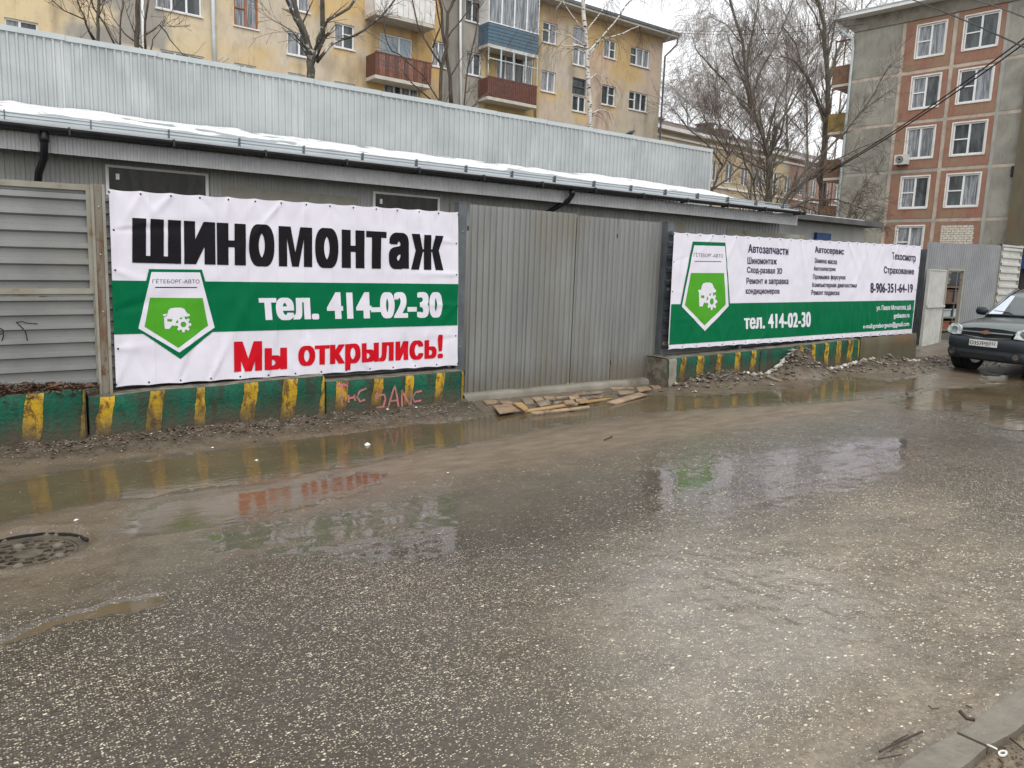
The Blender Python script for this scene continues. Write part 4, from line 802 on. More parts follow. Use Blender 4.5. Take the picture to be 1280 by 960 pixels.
# shed windows and blanked bays
def shed_panel(name, u0, u1, vt, vb, mat, frame=None, lab=None):
    s0, zt = PW.hit(u0, vt); s1, _ = PW.hit(u1, vt + (u1 - u0) * .09); zb_ = zt - .9
    f = part(name, MB().pbox(PW, s0, s1, zb_, zt, -.02, .018), MAT[mat], sh, label=lab)
    if frame:
        mb = MB()
        for a, b, c, d in ((s0 - .035, s0, zb_, zt + .03), (s1, s1 + .035, zb_, zt + .03), (s0, s1, zt, zt + .03)): mb.pbox(PW, a, b, c, d, -.01, .04)
        part('frame', mb, MAT[frame], f); part('sticker', MB().pbox(PW, s0 + .08, s0 + .12, zt - .14, zt - .07, .018, .022), MAT['plaster_w'], f)
shed_panel('window', 135, 256, 209, 0, 'pane_shed', 'sill_w'); shed_panel('window', 468, 546, 242, 0, 'pane_shed', 'sill_w')
shed_panel('blank_panel', 276, 447, 232, 0, 'steel'); shed_panel('blank_panel', 562, 580, 254, 0, 'steel'); shed_panel('blank_panel', 836, 856, 277, 0, 'steel'); shed_panel('blank_panel', 908, 1004, 286, 0, 'steel')
# downpipes
def downpipe(label, pts, r, seg=True):
    t = thing('downpipe', label, 'downpipe', pts[-1]); part('pipe', MB().tube(pts, r, 10), MAT['black_pl'], t, True); part('joint_collar', MB().tube([np.array(pts[1]) + (0, 0, .0), np.array(pts[1]) + (0, 0, .09)], r * 1.2, 10), MAT['black_pl'], t, True); return t
s, z = PS.hit(54, 163); downpipe('black plastic downpipe on the shed wall above the ribbed fence', [PS.pt(s, 3.27, .13), PS.pt(s, 3.12, .11), PS.pt(s - .01, 2.95, .05), PS.pt(s - .06, 2.8, -.12), PS.pt(s - .08, 2.6, -.26), PS.pt(s - .08, .3, -.26)], .042)
s, z = PS.hit(710, 236); downpipe('black plastic downpipe slanting back under the eave above the gate', [PS.pt(s, 3.27, .13), PS.pt(s, 3.14, .12), PS.pt(s - .02, 3.06, .05), PS.pt(s - .22, 2.86, -.26), PS.pt(s - .24, 2.7, -.27), PS.pt(s - .24, .3, -.27)], .042)
# tall galvanised parapet behind the roof
pw = thing('parapet_wall', 'tall galvanised corrugated wall rising behind the snowy shed roof', 'wall', PP.pt(6, 3.9))
a0, zt0 = PP.hit(0, 36); a1, zt1 = PP.hit(889, 190); tz = lambda s: zt0 + (zt1 - zt0) * (s - a0) / (a1 - a0); ed = np.linspace(-5.2, a1, 17)
for i in range(16): part('corrugated_sheet', corr(MB(), PP, ed[i], ed[i + 1], 3.0, tz, .115, .024, .0025 * (i % 2), rows=5, wob=.010, seed=60 + i, prof=[(0, 0), (.55, 0), (.66, 1), (.88, 1), (.97, 0)]), MAT['galv'], pw)
mb = MB()
for i in range(16): mb.pbox(PP, ed[i], ed[i + 1] - .004 + (.03 if i == 15 else 0), tz(ed[i]) - .02, tz(ed[i]) + .06, -.22, .035, 0)
part('capping', mb, MAT['galv_cap'], pw); part('end_flashing', MB().pbox(PP, a1 - .03, a1 + .025, 3.0, tz(a1), -.2, .03), MAT['galv_cap'], pw)
part('end_wall', MB().pbox(PP, a1 - .02, a1 + .01, 3.0, tz(a1) - .02, -6, -.2), MAT['galv'], pw)
part('back_frame', MB().pbox(PP, -5.2, a1 - .05, 3.0, tz(a1) - .1, -.12, -.05), MAT['steel_dark'], pw)
# low dark-roofed outbuilding at the shed's right end
PO = Plane(0, 11.6, -.78); ob = thing('outbuilding', 'low grey outbuilding with a dark roof at the right end of the shed', 'outbuilding', PO.pt(17, 0))
o0, zo = PO.hit(985, 266); o1, _ = PO.hit(1095, 280)
part('wall', MB().pbox(PO, o0, o1, -.1, zo - .12, -4, -.3), MAT['shed'], ob); part('roof', MB().pbox(PO, o0, o1 + .2, zo - .12, zo, -4.2, .1), MAT['roof_dark'], ob)
part('roof_edge_snow', MB().pbox(PO, o0, o1 - .6, zo, zo + .02, -.4, .05), MAT['snow'], ob)
s0, _ = PO.hit(1032, 285); s1, _ = PO.hit(1050, 285); part('blue_panel', MB().pbox(PO, s0, s1, .6, zo - .36, -.31, -.22), MAT['blue'], ob, label='dark blue sheet on the wall')
# ---------------------------------------------------------------- background buildings
def holed_wall(pl, s0, s1, z0, z1, holes, tint, step=.3, depth=.14, d=0):
    """front face with window openings and their reveals; returns builder and per-vertex tints"""
    S = sorted(set([s0, s1] + [x for h in holes for x in h[:2] if s0 < x < s1] + list(np.arange(s0, s1, step)))); Z = sorted(set([z0, z1] + [x for h in holes for x in h[2:4] if z0 < x < z1] + list(np.arange(z0, z1, step))))
    def thin(A, keep):
        o = [A[0]]
        for x in A[1:]:
            if x - o[-1] > .02 or x in keep: o.append(x)
        return o
    mb = MB(); m = len(Z)
    for s in S:
        for z in Z: mb.v.append(pl.pt(s, z, d))
    for i in range(len(S) - 1):
        for j in range(m - 1):
            a, b = (S[i] + S[i + 1]) / 2, (Z[j] + Z[j + 1]) / 2
            if any(h[0] < a < h[1] and h[2] < b < h[3] for h in holes): continue
            mb.f.append((i * m + j, (i + 1) * m + j, (i + 1) * m + j + 1, i * m + j + 1))
    for h in holes:
        a0, a1, b0, b1 = h[:4]; q = pl.pt
        for P in ([(a0, b0), (a1, b0)], [(a1, b0), (a1, b1)], [(a1, b1), (a0, b1)], [(a0, b1), (a0, b0)]):
            mb.add([q(*P[0], d), q(*P[1], d), q(*P[1], d - depth), q(*P[0], d - depth)], [(0, 1, 2, 3)])
    return mb
def tint_obj(o, fn):
    me = o.data; a = me.color_attributes.new('tint', 'FLOAT_COLOR', 'POINT'); l = WL[o]
    co = np.empty(len(me.vertices) * 3); me.vertices.foreach_get('co', co); co = co.reshape(-1, 3) + np.array(l); c = fn(co); a.data.foreach_set('color', np.concatenate([c, np.ones((len(c), 1))], 1).ravel())
def window(pl, parent, a0, a1, b0, b1, mull=(.5,), tr=None, pane='pane_d', frame='plaster_w', depth=.14, sill=True, fw=.07, lab=None):
    """frame in the opening, panes behind it; tr = {column: height of the transom}"""
    mb = MB(); xs_ = [a0] + [a0 + (a1 - a0) * t for t in mull] + [a1]
    mb.pbox(pl, a0, a0 + fw, b0, b1, -depth, -depth + .07); mb.pbox(pl, a1 - fw, a1, b0, b1, -depth, -depth + .07)
    mb.pbox(pl, a0 + fw, a1 - fw, b0, b0 + fw, -depth, -depth + .07); mb.pbox(pl, a0 + fw, a1 - fw, b1 - fw, b1, -depth, -depth + .07)
    for x in xs_[1:-1]: mb.pbox(pl, x - fw * .6, x + fw * .6, b0 + fw, b1 - fw, -depth, -depth + .075)
    for k, t in (tr or {}).items(): z = b0 + (b1 - b0) * t; e0 = xs_[k] + (fw if k == 0 else fw * .6); e1 = xs_[k + 1] - (fw if k == len(xs_) - 2 else fw * .6); mb.pbox(pl, e0, e1, z - fw * .4, z + fw * .4, -depth, -depth + .065)
    w = part('window', mb, MAT[frame], parent, label=lab)
    pn = pane if isinstance(pane, (list, tuple)) else [pane] * (len(xs_) - 1)
    for k in range(len(xs_) - 1): part('pane', MB().pbox(pl, xs_[k] + .01, xs_[k + 1] - .01, b0 + .01, b1 - .01, -depth - .02, -depth + .012), MAT[pn[k]], w)
    if sill: part('sill', MB().pbox(pl, a0 - .05, a1 + .05, b0 - .06, b0 - .002, -.05, .07), MAT['sill_w'], w)
    return w
# ---- yellow building
PY = Plane(37.0, 37.7, 1.95); yb = thing('apartment_block', 'long peeling yellow apartment block behind the shed', 'apartment block', (20, 37.2, 0))
def HB(pl, u0, u1, vt, vb, uc=None):                # opening from pixel sides, top and bottom read at the left edge
    a0, zt = pl.hit(u0, vt); a1 = pl.hit(u1, vt)[0]; return [a0, a1, pl.hit(u0, vb)[1], zt]
Yw = [ # u0,u1,vt,vb, mullions, transoms, pane, frame
 (194, 251, -26, 9, (.34, .67), {}, ['pane_c', 'pane_d', 'pane_d'], 'plaster_w'), (292, 322, -12, 31, (.5,), {0: .55}, 'pane_c', 'wood_or'), (359, 387, -35, 10, (.5,), {}, 'pane_c', 'plaster_w'), (359, 387, 38, 67, (.55,), {}, ['pane_c', 'pane_d'], 'plaster_w'),
 (418, 443, 27, 58, (.45,), {1: .6}, ['pane_c', 'pane_d'], 'plaster_w'), (475, 516, 40, 84, (.6,), {}, 'pane_b', 'plaster_w'), (541, 557, 50, 82, (.5,), {}, 'pane_c', 'plaster_w'), (582, 603, -3, 25, (.45,), {}, ['pane_d', 'pane_d'], 'plaster_w'), (583, 602, 63, 92, (.5,), {}, ['pane_c', 'pane_d'], 'plaster_w'),
 (679, 697, 26, 52, (.5,), {0: .6}, ['pane_d', 'pane_c'], 'plaster_w'), (677, 695, 87, 113, (.5,), {}, 'pane_c', 'plaster_w'), (717, 733, 57, 80, (.5,), {}, ['pane_c', 'pane_c'], 'plaster_w'), (717, 733, 31, 55, (), {}, 'pane_c', 'plaster_w'), (716, 733, 96, 117, (), {0: .5}, 'pane_d', 'steel_dark'), (716, 733, 118, 138, (.5,), {}, 'pane_d', 'plaster_w'),
 (756, 771, 48, 71, (.5,), {1: .5}, ['pane_c', 'pane_d'], 'plaster_w'), (753, 770, 105, 130, (.5,), {1: .55}, 'pane_d', 'plaster_w'), (789, 813, 57, 80, (.34, .67), {0: .55}, ['pane_d', 'pane_c', 'pane_c'], 'plaster_w'), (787, 810, 113, 136, (.34, .67), {0: .55}, 'pane_d', 'plaster_w'),
 (675, 695, 149, 175, (.5,), {}, 'pane_d', 'plaster_w'), (716, 731, 157, 180, (.5,), {}, 'pane_d', 'plaster_w'), (751, 767, 163, 186, (.5,), {}, 'pane_d', 'plaster_w'), (785, 808, 170, 194, (.5,), {}, 'pane_d', 'plaster_w'),
 (5, 47, 21, 56, (.45,), {}, ['pane_c', 'pane_d'], 'plaster_w'), (200, 255, 61, 95, (.34, .67), {}, 'pane_c', 'plaster_w'), (293, 320, 78, 110, (.5,), {}, 'pane_d', 'plaster_w'), (360, 382, 90, 120, (.5,), {}, 'pane_d', 'plaster_w'), (418, 444, 101, 130, (.5,), {}, 'pane_d', 'plaster_w'), (480, 524, 103, 140, (.3, .5, .75), {}, ['pane_c', 'pane_d', 'pane_c', 'pane_c'], 'plaster_w'),
 (630, 655, 141, 170, (.5,), {}, 'pane_d', 'plaster_w'), (630, 668, -40, 12, (.3, .6), {}, 'pane_c', 'plaster_w'), (622, 668, 52, 104, (.25, .5, .75), {}, ['pane_c', 'pane_c', 'pane_d', 'pane_c'], 'plaster_w'), (96, 150, -60, -20, (.3, .6), {}, 'pane_c', 'plaster_w'), (-90, -50, -70, -20, (.5,), {}, 'pane_c', 'plaster_w'), (-90, -50, 5, 45, (.5,), {}, 'pane_c', 'plaster_w'), (-160, -120, 0, 40, (.5,), {}, 'pane_c', 'plaster_w')]
holes = [HB(PY, *w[:4]) for w in Yw]; yS0, yS1 = -46.0, PY.hit(826, 100)[0]; zTop = PY.hit(826, 47)[1]
YL = np.array
def ytint(co):
    d = (co - PY.p) @ PY.t; z = co[:, 2]; N = fbm(d * .35, z * .5, 4, 71); N2 = fbm(d * 1.3, z * .9, 4, 72)
    yel = YL((.60, .43, .205)); pale = YL((.57, .49, .38)); pink = YL((.53, .39, .31)); grey = YL((.32, .30, .26)); br = YL((.36, .23, .11)); yl2 = YL((.66, .53, .32))
    def box(u0, u1, v0, v1, soft=.15, jag=.5):
        a0, zt = PY.hit(u0, v0); a1, zb_ = PY.hit(u1, v1); q = np.maximum(np.maximum(a0 - d, d - a1), np.maximum(zb_ - z, z - zt)) + jag * N2 * .6; return np.clip(.5 - q / soft, 0, 1)[:, None]
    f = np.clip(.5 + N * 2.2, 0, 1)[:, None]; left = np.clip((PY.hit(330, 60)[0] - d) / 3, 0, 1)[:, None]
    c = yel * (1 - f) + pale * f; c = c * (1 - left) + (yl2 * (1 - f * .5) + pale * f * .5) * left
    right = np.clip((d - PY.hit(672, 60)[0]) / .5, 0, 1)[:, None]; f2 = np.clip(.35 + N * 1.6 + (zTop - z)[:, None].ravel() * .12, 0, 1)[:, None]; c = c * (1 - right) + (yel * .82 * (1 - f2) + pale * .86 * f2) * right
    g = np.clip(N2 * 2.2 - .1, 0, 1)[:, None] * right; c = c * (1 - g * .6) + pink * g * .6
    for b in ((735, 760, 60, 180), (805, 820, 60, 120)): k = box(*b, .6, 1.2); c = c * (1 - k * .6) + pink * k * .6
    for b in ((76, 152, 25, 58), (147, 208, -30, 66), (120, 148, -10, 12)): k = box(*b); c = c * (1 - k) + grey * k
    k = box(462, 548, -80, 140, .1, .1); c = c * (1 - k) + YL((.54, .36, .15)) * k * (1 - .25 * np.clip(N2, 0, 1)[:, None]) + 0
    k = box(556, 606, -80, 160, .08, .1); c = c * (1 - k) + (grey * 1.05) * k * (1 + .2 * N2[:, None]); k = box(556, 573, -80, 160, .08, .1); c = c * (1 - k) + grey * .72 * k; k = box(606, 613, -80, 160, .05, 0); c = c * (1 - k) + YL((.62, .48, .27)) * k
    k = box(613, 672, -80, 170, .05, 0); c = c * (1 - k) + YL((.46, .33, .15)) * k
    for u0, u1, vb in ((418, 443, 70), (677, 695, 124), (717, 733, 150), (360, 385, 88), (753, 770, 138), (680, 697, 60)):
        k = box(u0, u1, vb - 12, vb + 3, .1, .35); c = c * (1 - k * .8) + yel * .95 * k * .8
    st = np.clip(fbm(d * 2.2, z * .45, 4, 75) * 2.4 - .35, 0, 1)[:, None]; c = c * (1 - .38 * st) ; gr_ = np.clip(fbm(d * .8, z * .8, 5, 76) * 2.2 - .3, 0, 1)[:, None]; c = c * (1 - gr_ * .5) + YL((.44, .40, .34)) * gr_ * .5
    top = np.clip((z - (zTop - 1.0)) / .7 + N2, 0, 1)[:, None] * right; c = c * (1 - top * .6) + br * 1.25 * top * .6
    return np.clip(c, .02, .9)
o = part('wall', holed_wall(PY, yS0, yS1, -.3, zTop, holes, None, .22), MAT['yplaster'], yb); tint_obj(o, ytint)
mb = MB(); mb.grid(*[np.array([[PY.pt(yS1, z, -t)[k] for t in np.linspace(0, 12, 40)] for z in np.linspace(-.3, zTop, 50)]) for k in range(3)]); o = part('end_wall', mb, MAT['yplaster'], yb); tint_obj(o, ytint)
for w, h in zip(Yw, holes): window(PY, yb, *h, mull=w[4], tr=w[5], pane=w[6], frame=w[7], fw=.065, sill=w[7] != 'steel_dark')
part('inner_core', MB().pbox(PY, yS0, yS1 - .3, -.3, zTop - .1, -11.5, -.4), MAT['dark_in'], yb)
part('eave', MB().pbox(PY, yS0, yS1 + .75, zTop, zTop + .12, -12.6, .75), MAT['soffit'], yb)
part('eave_gutter', MB().pbox(PY, yS0, yS1 + .8, zTop + .121, zTop + .28, -12.7, .82), MAT['steel_dark'], yb)
mb = MB(); q = PY.pt; mb.add([q(yS0, zTop + .28, .8), q(yS1 + .78, zTop + .28, .8), q(yS1 + .78, zTop + .28, -12.6), q(yS0, zTop + .28, -12.6), q(yS0, zTop + 2.0, -6), q(yS1 - 4, zTop + 2.0, -6)], [(0, 1, 5, 4), (1, 2, 5), (2, 3, 4, 5), (3, 0, 4)]); part('roof', mb, MAT['roof_metal'], yb)
def pipe(pl, name, pix, r, mat, parent, d=.12):
    P = [pl.pt(*pl.hit(*p), d if i else d) for i, p in enumerate(pix)]; return part(name, MB().tube(P, r, 8), MAT[mat], parent, True)
pipe(PY, 'drainpipe', [(264, -60), (266, 40), (269, 110)], .085, 'pipe_w', yb); pipe(PY, 'drainpipe', [(176, -60), (178, 40), (180, 90)], .06, 'plaster_w', yb); pipe(PY, 'drainpipe', [(574, -60), (574, 40), (575, 160)], .07, 'plaster_w', yb); pipe(PY, 'drainpipe', [(668, 128), (668, 180)], .05, 'steel_dark', yb)
s = yS1; part('corner_drainpipe', MB().tube([PY.pt(s + .72, zTop + .1, .6), PY.pt(s + .75, zTop - .35, .5), PY.pt(s + .1, zTop - 1.1, .15), PY.pt(s + .08, 0, .12)], .06, 8), MAT['steel_dark'], yb, True)
def balcony(u0, u1, vt, vb, depth, rail, slats, label=None, slab=.16, glaz=None, side=True):
    a0, _ = PY.hit(u0, (vt + vb) / 2); a1, _ = PY.hit(u1, (vt + vb) / 2)
    PD = Plane(*(PY.p[:2] + PY.n[:2] * depth), 1.95); a0, zt = PD.hit(u0, vt); a1, _ = PD.hit(u1, vt); _, zb_ = PD.hit(u0, vb)
    b = part('balcony', MB().pbox(PY, a0, a1, zb_ - slab, zb_, 0, depth), MAT['soffit'], yb, label=label)
    if slats:
        n = int((a1 - a0) / slats)
        if n <= 60:
            mt_ = rail if isinstance(rail, (list, tuple)) else [rail]
            for i in range(n): w = (a1 - a0) / n; part('slat', MB().pbox(PY, a0 + i * w + .012, a0 + (i + 1) * w - .012, zb_ + .02, zt - .04, depth - .03, depth), MAT[mt_[(i * 7) % len(mt_)]], b)
        mt0 = rail[0] if isinstance(rail, (list, tuple)) else rail
        part('rail', MB().pbox(PY, a0, a1, zt - .04, zt + .03, depth - .05, depth + .012), MAT[mt0], b)
        for a in (a0, a1 - .03): part('side_rail', MB().pbox(PY, a, a + .03, zb_, zt - .04, 0, depth - .05), MAT[mt0], b)
    else:
        n = 6; part('siding', MB().pbox(PY, a0, a1, zb_, zt, 0.05, depth - .03), MAT[rail], b)
        for i in range(n): h = (zt - zb_) / n; part('siding_board', MB().pbox(PY, a0 - .01, a1 + .01, zb_ + i * h + .012, zb_ + (i + 1) * h - .012, 0.0, depth), MAT[rail], b)
        part('rail', MB().pbox(PY, a0 - .02, a1 + .02, zt, zt + .05, 0, depth + .02), MAT['plaster_w'], b)
    if glaz:
        zg = PD.hit(u0, glaz)[1]; n = 4; mat = 'plaster_w' if not slats else 'pipe_w'; mb = MB()
        for i in range(n + 1): x = a0 + (a1 - a0) * i / n; mb.pbox(PY, max(x - .035, a0), min(x + .035, a1), zt + .051, zg, depth - .06, depth)
        mb.pbox(PY, a0, a1, zg, zg + .08, depth - .06, depth + .001)
        if slats: mb.pbox(PY, a0, a1, zt + (zg - zt) * .62, zt + (zg - zt) * .65, depth - .055, depth - .004)
        part('glazing_bars', mb, MAT[mat], b)
        if not slats: part('glazing', MB().pbox(PY, a0 + .02, a1 - .02, zt + .05, zg, depth - .045, depth - .035), MAT['pane_c'], b); part('side_panel', MB().pbox(PY, a0 - .005, a0 + .02, zt + .05, zg, .0, depth - .06), MAT['sill_w'], b)
    return b
balcony(469, 540, 64, 93, 1.0, ['rail_red', 'rail_red2', 'rail_red2', 'rail_red'], .13, 'red brown slatted balcony with orange slats')
balcony(469, 545, -18, 13, 1.1, 'sill_w', .3, 'pale balcony with a thin slab'); balcony(469, 545, -98, -70, 1.0, 'sill_w', .3)
balcony(611, 674, 27, 54, .95, 'rail_blue', 0, 'blue grey siding balcony with white glazing', glaz=-30); balcony(610, 672, 95, 120, .95, 'rail_red', .12, 'red brown panelled balcony with open glazing bars', glaz=58)
# ---- chimneyed building far behind the trees
PC = Plane(*(C0[:2] + wray(870, 200)[:2] / np.hypot(*wray(870, 200)[:2]) * 74), 0); d_ = M @ _ray(1790, 385); PC = Plane(PC.p[0], PC.p[1], math.degrees(math.atan2(d_[1], d_[0])))
cb = thing('old_block', 'old ochre building with sooty chimneys behind the bare trees', 'building', PC.pt(0, 0)); c0, zc = PC.hit(800, 152); c1, _ = PC.hit(1100, 230); zc = PC.hit(870, 172)[1]
hl = []
for r_ in range(4):
    for k in range(18):
        a = c0 + 2.2 + k * 2.6; z = zc - 2.6 - r_ * 3.0
        if a + 1.2 < c1: hl.append([a, a + 1.15, z - .9, z + .9])
o = part('wall', holed_wall(PC, c0, c1, -.3, zc, hl, None, .8), MAT['yplaster'], cb)
def ctint(co):
    d = (co - PC.p) @ PC.t; N = fbm(d * .5, co[:, 2] * .6, 4, 77); f = np.clip(.5 + N * 2, 0, 1)[:, None]; pk = np.clip((d - PC.hit(985, 200)[0]) / .5, 0, 1)[:, None]
    return (YL((.46, .37, .23)) * (1 - f) + YL((.42, .36, .27)) * f) * (1 - pk) + YL((.30, .19, .15)) * pk
tint_obj(o, ctint)
for h in hl: window(PC, cb, *h, fw=.08, pane='pane_d', sill=False)
for k, zz in enumerate([zc - .55, zc - 4.1, zc - 7.1]): part('cornice', MB().pbox(PC, c0, c1, zz, zz + .18, -.05, .14), MAT['sill_w'], cb)
part('eave', MB().pbox(PC, c0, c1 + .4, zc, zc + .3, -13, .6), MAT['sill_w'], cb)
mb = MB(); q = PC.pt; mb.add([q(c0, zc + .3, .6), q(c1, zc + .3, .6), q(c1, zc + .3, -12.6), q(c0, zc + .3, -12.6), q(c0 + 1, zc + 2.6, -6), q(c1 - 3, zc + 2.6, -6)], [(0, 1, 5, 4), (1, 2, 5), (2, 3, 4, 5), (3, 0, 4)]); part('roof', mb, MAT['roof_brown'], cb)
part('inner_core', MB().pbox(PC, c0, c1 - .3, -.3, zc - .1, -12.5, -.4), MAT['dark_in'], cb)
for u0, u1, vt in ((825, 832, 137), (835.5, 850, 143), (906, 913, 152), (921, 932, 160)):
    a0, zt = PC.hit(u0, vt); a1, _ = PC.hit(u1, vt); f = 1.045; ch = part('chimney', MB().pbox(PC, a0, a1, zc + .2, zt, -3.2, -1.8), MAT['ch_brick'], cb); part('chimney_cap', MB().pbox(PC, a0 - .1, a1 + .1, zt, zt + .15, -3.3, -1.7), MAT['ch_brick'], ch)
a0, zt = PC.hit(870, 156); a1, _ = PC.hit(892, 156); mb = MB(); mb.add([q(a0, zc + .5, -.5), q(a1, zc + .5, -.5), q((a0 + a1) / 2, zt, -.5), q(a0, zc + .5, -5), q(a1, zc + .5, -5), q((a0 + a1) / 2, zt + .2, -5)], [(0, 1, 2), (3, 5, 4), (0, 2, 5, 3), (1, 4, 5, 2)]); part('dormer', mb, MAT['roof_dark'], cb)
# ---- panel building on the right
PR = Plane(40.58, 26.44, 98.07 - 180); rb = thing('panel_block', 'five storey concrete block with red brown window panels on the right', 'apartment block', (41, 23, 0))
zs = [0, 2.62, 5.21, 7.78, 10.3, 12.85, 15.55]; sv = [PR.hit(1068, 45)[0], PR.hit(1132, 30)[0], PR.hit(1189, 84)[0], PR.hit(1242, 175)[0], PR.hit(1242, 175)[0] + 2.9]
colA = [PR.hit(1135, 158)[0], PR.hit(1165, 195)[0]]; colB = [PR.hit(1193, 152)[0], PR.hit(1229, 193)[0]]
zw = {1: (3.25, 4.9), 2: (5.86, 7.47), 3: (8.43, 10.0), 4: (10.98, 12.58), 5: (13.55, 15.15), 0: (.7, 2.3)}
part('core_wall', MB().pbox(PR, sv[0], sv[-1], -.3, 15.9, -12, -.24), MAT['concrete'], rb); part('backing_wall', MB().pbox(PR, sv[0], sv[-1], -.3, 2.7, -.24, .01), MAT['concrete'], rb)
grey = YL((.27, .26, .225)); red = YL((.285, .14, .10)); red2 = YL((.29, .18, .12))
def rtint(kind, seed):
    def f(co):
        d = (co - PR.p) @ PR.t; N = fbm(d * 1.6, co[:, 2] * 1.6, 4, seed); g = np.clip(.5 + 1.8 * N, 0, 1)[:, None]
        if kind: return red * (1 - g) + red2 * g
        return grey * (.88 + .3 * g)
    return f
pn = 0
for r_ in range(6):
    for k in range(4):
        a0, a1 = sv[k] + (.10 if k else .0), sv[k + 1] - (.10 if k < 3 else 0); b0, b1 = zs[r_] + .09, zs[r_ + 1] - .09; pn += 1
        if k == 3: a1 -= .0
        hs = []
        if k in (1, 2) and not (r_ == 1 and k == 2): s_ = colA if k == 1 else colB; hs = [[s_[0], s_[1], zw[r_][0], zw[r_][1]]]
        o = part('facade_panel', holed_wall(PR, a0, a1, b0, b1, hs, None, .3, .19, .035), MAT['rpanel'], rb, label='red brown facade panel' if k in (1, 2) else 'grey speckled facade panel'); tint_obj(o, rtint(k in (1, 2), pn))
        for h in hs:
            pc = [['pane_d', 'pane_d'], ['pane_c', 'pane_d'], ['pane_d', 'pane_c'], ['pane_c', 'pane_c']][(r_ * 2 + k) % 4]
            window(PR, rb, *h, mull=(.5,), tr={0: .5} if (r_, k) != (3, 1) else {}, pane=pc, fw=.075, depth=.12 - .035); mb = MB()
            for a, b, c, e in ((h[0] - .07, h[0], h[2], h[3]), (h[1], h[1] + .07, h[2], h[3]), (h[0] - .07, h[1] + .07, h[3], h[3] + .07)): mb.pbox(PR, a, b, c, e, .03, .05)
            part('window_trim', mb, MAT['sill_w'], rb)
# light joints between panels
jm = mt('pale joint', (.50, .42, .35), (.36, .31, .26), 2.0, a=.4, b=.6, rough=.8); jg = mt('grey joint', (.30, .29, .27), (.36, .35, .32), 2, rough=.8)
for r_ in range(2, 6):
    for k in range(4): part('joint', MB().pbox(PR, sv[k] + (.1 if k else 0), sv[k + 1] - .1 * (k < 3), zs[r_] - .088, zs[r_] + .088, -.01, .018), jg if (r_ <= 3 and k == 1) or (k in (0,)) and r_ < 4 else jm, rb)
for k in (1, 2, 3): part('joint', MB().pbox(PR, sv[k] - .098, sv[k] + .098, 2.7, 15.45, -.01, .015), jm if k != 3 else jg, rb)
# bricked-up opening
bs = part('bricked_opening', MB().pbox(PR, colB[0] - .03, colB[1] + .03, 2.9, 4.95, .0, .04), MAT['mortar'], rb, label='white bricks closing a window'); mb = MB()
for j in range(17):
    z = 2.92 + j * .118; x = colB[0] - .02 - (j % 2) * .13
    while x < colB[1] + .02: a = max(x, colB[0] - .02); e = min(x + .235, colB[1] + .02); (e - a > .05) and mb.pbox(PR, a, e, z, z + .098, .04, .05 + .008 * rnd.random()); x += .255
part('brick', mb, MAT['brick_w'], bs, kind='stuff')
part('cornice', MB().pbox(PR, sv[0] - .0, sv[-1] + .2, 15.46, 16.15, -.05, .10), MAT['concrete'], rb)
part('eave', MB().pbox(PR, sv[0] - 1.0, sv[-1] + .4, 16.15, 16.33, -12.6, .75), MAT['plaster_w'], rb); part('eave_gutter', MB().pbox(PR, sv[0] - 1.02, sv[-1] + .4, 16.33, 16.38, -12.7, .8), MAT['pipe_w'], rb)
mb = MB(); q = PR.pt; a, e = sv[0] - 1.0, sv[-1] + .4; mb.add([q(a, 16.38, .75), q(e, 16.38, .75), q(e, 16.38, -12.6), q(a, 16.38, -12.6), q(a + 3, 18.6, -5.8), q(e, 18.6, -5.8)], [(0, 1, 5, 4), (1, 2, 5), (2, 3, 4, 5), (3, 0, 4)]); part('roof', mb, MAT['roof_metal'], rb)
part('drainpipe', MB().tube([PR.pt(sv[0] - .9, 16.2, .5), PR.pt(sv[0] - .7, 15.7, .5), PR.pt(sv[0] - .0, 15.1, .16), PR.pt(sv[0] + .05, 14.6, .12), PR.pt(sv[0] + .05, 0, .12)], .075, 8), MAT['pipe_w'], rb, True)
wg = part('side_wing', MB().pbox(PR, sv[3] + 1.12, sv[-1] + 3, -.3, 12.3, -3, .25), MAT['concrete_brown'], rb, label='concrete wing at the right edge, its shade put into a darker colour'); part('wing_vent', MB().pbox(PR, sv[3] + .95, sv[3] + 1.10, 7.2, 7.7, .03, .12), MAT['ink'], wg)  # wall in shade: the shade is put into a browner, darker concrete
for z, m_ in ((12.9, 'rail_br'), (10.3, 'rail_yel'), (7.75, 'rail_br'), (5.15, 'rail_br')):  # balconies of the far side, seen past the corner
    b = part('balcony', MB().pbox(PR, sv[0] - 1.15, sv[0], z - .15, z, -3.2, -.25), MAT['soffit'], rb); part('balcony_panel', MB().pbox(PR, sv[0] - 1.17, sv[0] - .02, z, z + 1.0, -.30, -.24), MAT[m_], b); part('front_panel', MB().pbox(PR, sv[0] - 1.17, sv[0] - 1.12, z, z + 1.0, -3.2, -.3), MAT[m_], b)
    for sx in (-1.14, -.62): part('glazing_bar', MB().pbox(PR, sv[0] + sx, sv[0] + sx + .06, z + 1.0, z + 2.4, -.29, -.25), MAT['rail_br'], b)
    part('glazing_bar', MB().pbox(PR, sv[0] - 1.17, sv[0] - .02, z + 2.3, z + 2.38, -.3, -.24), MAT['rail_br'], b)
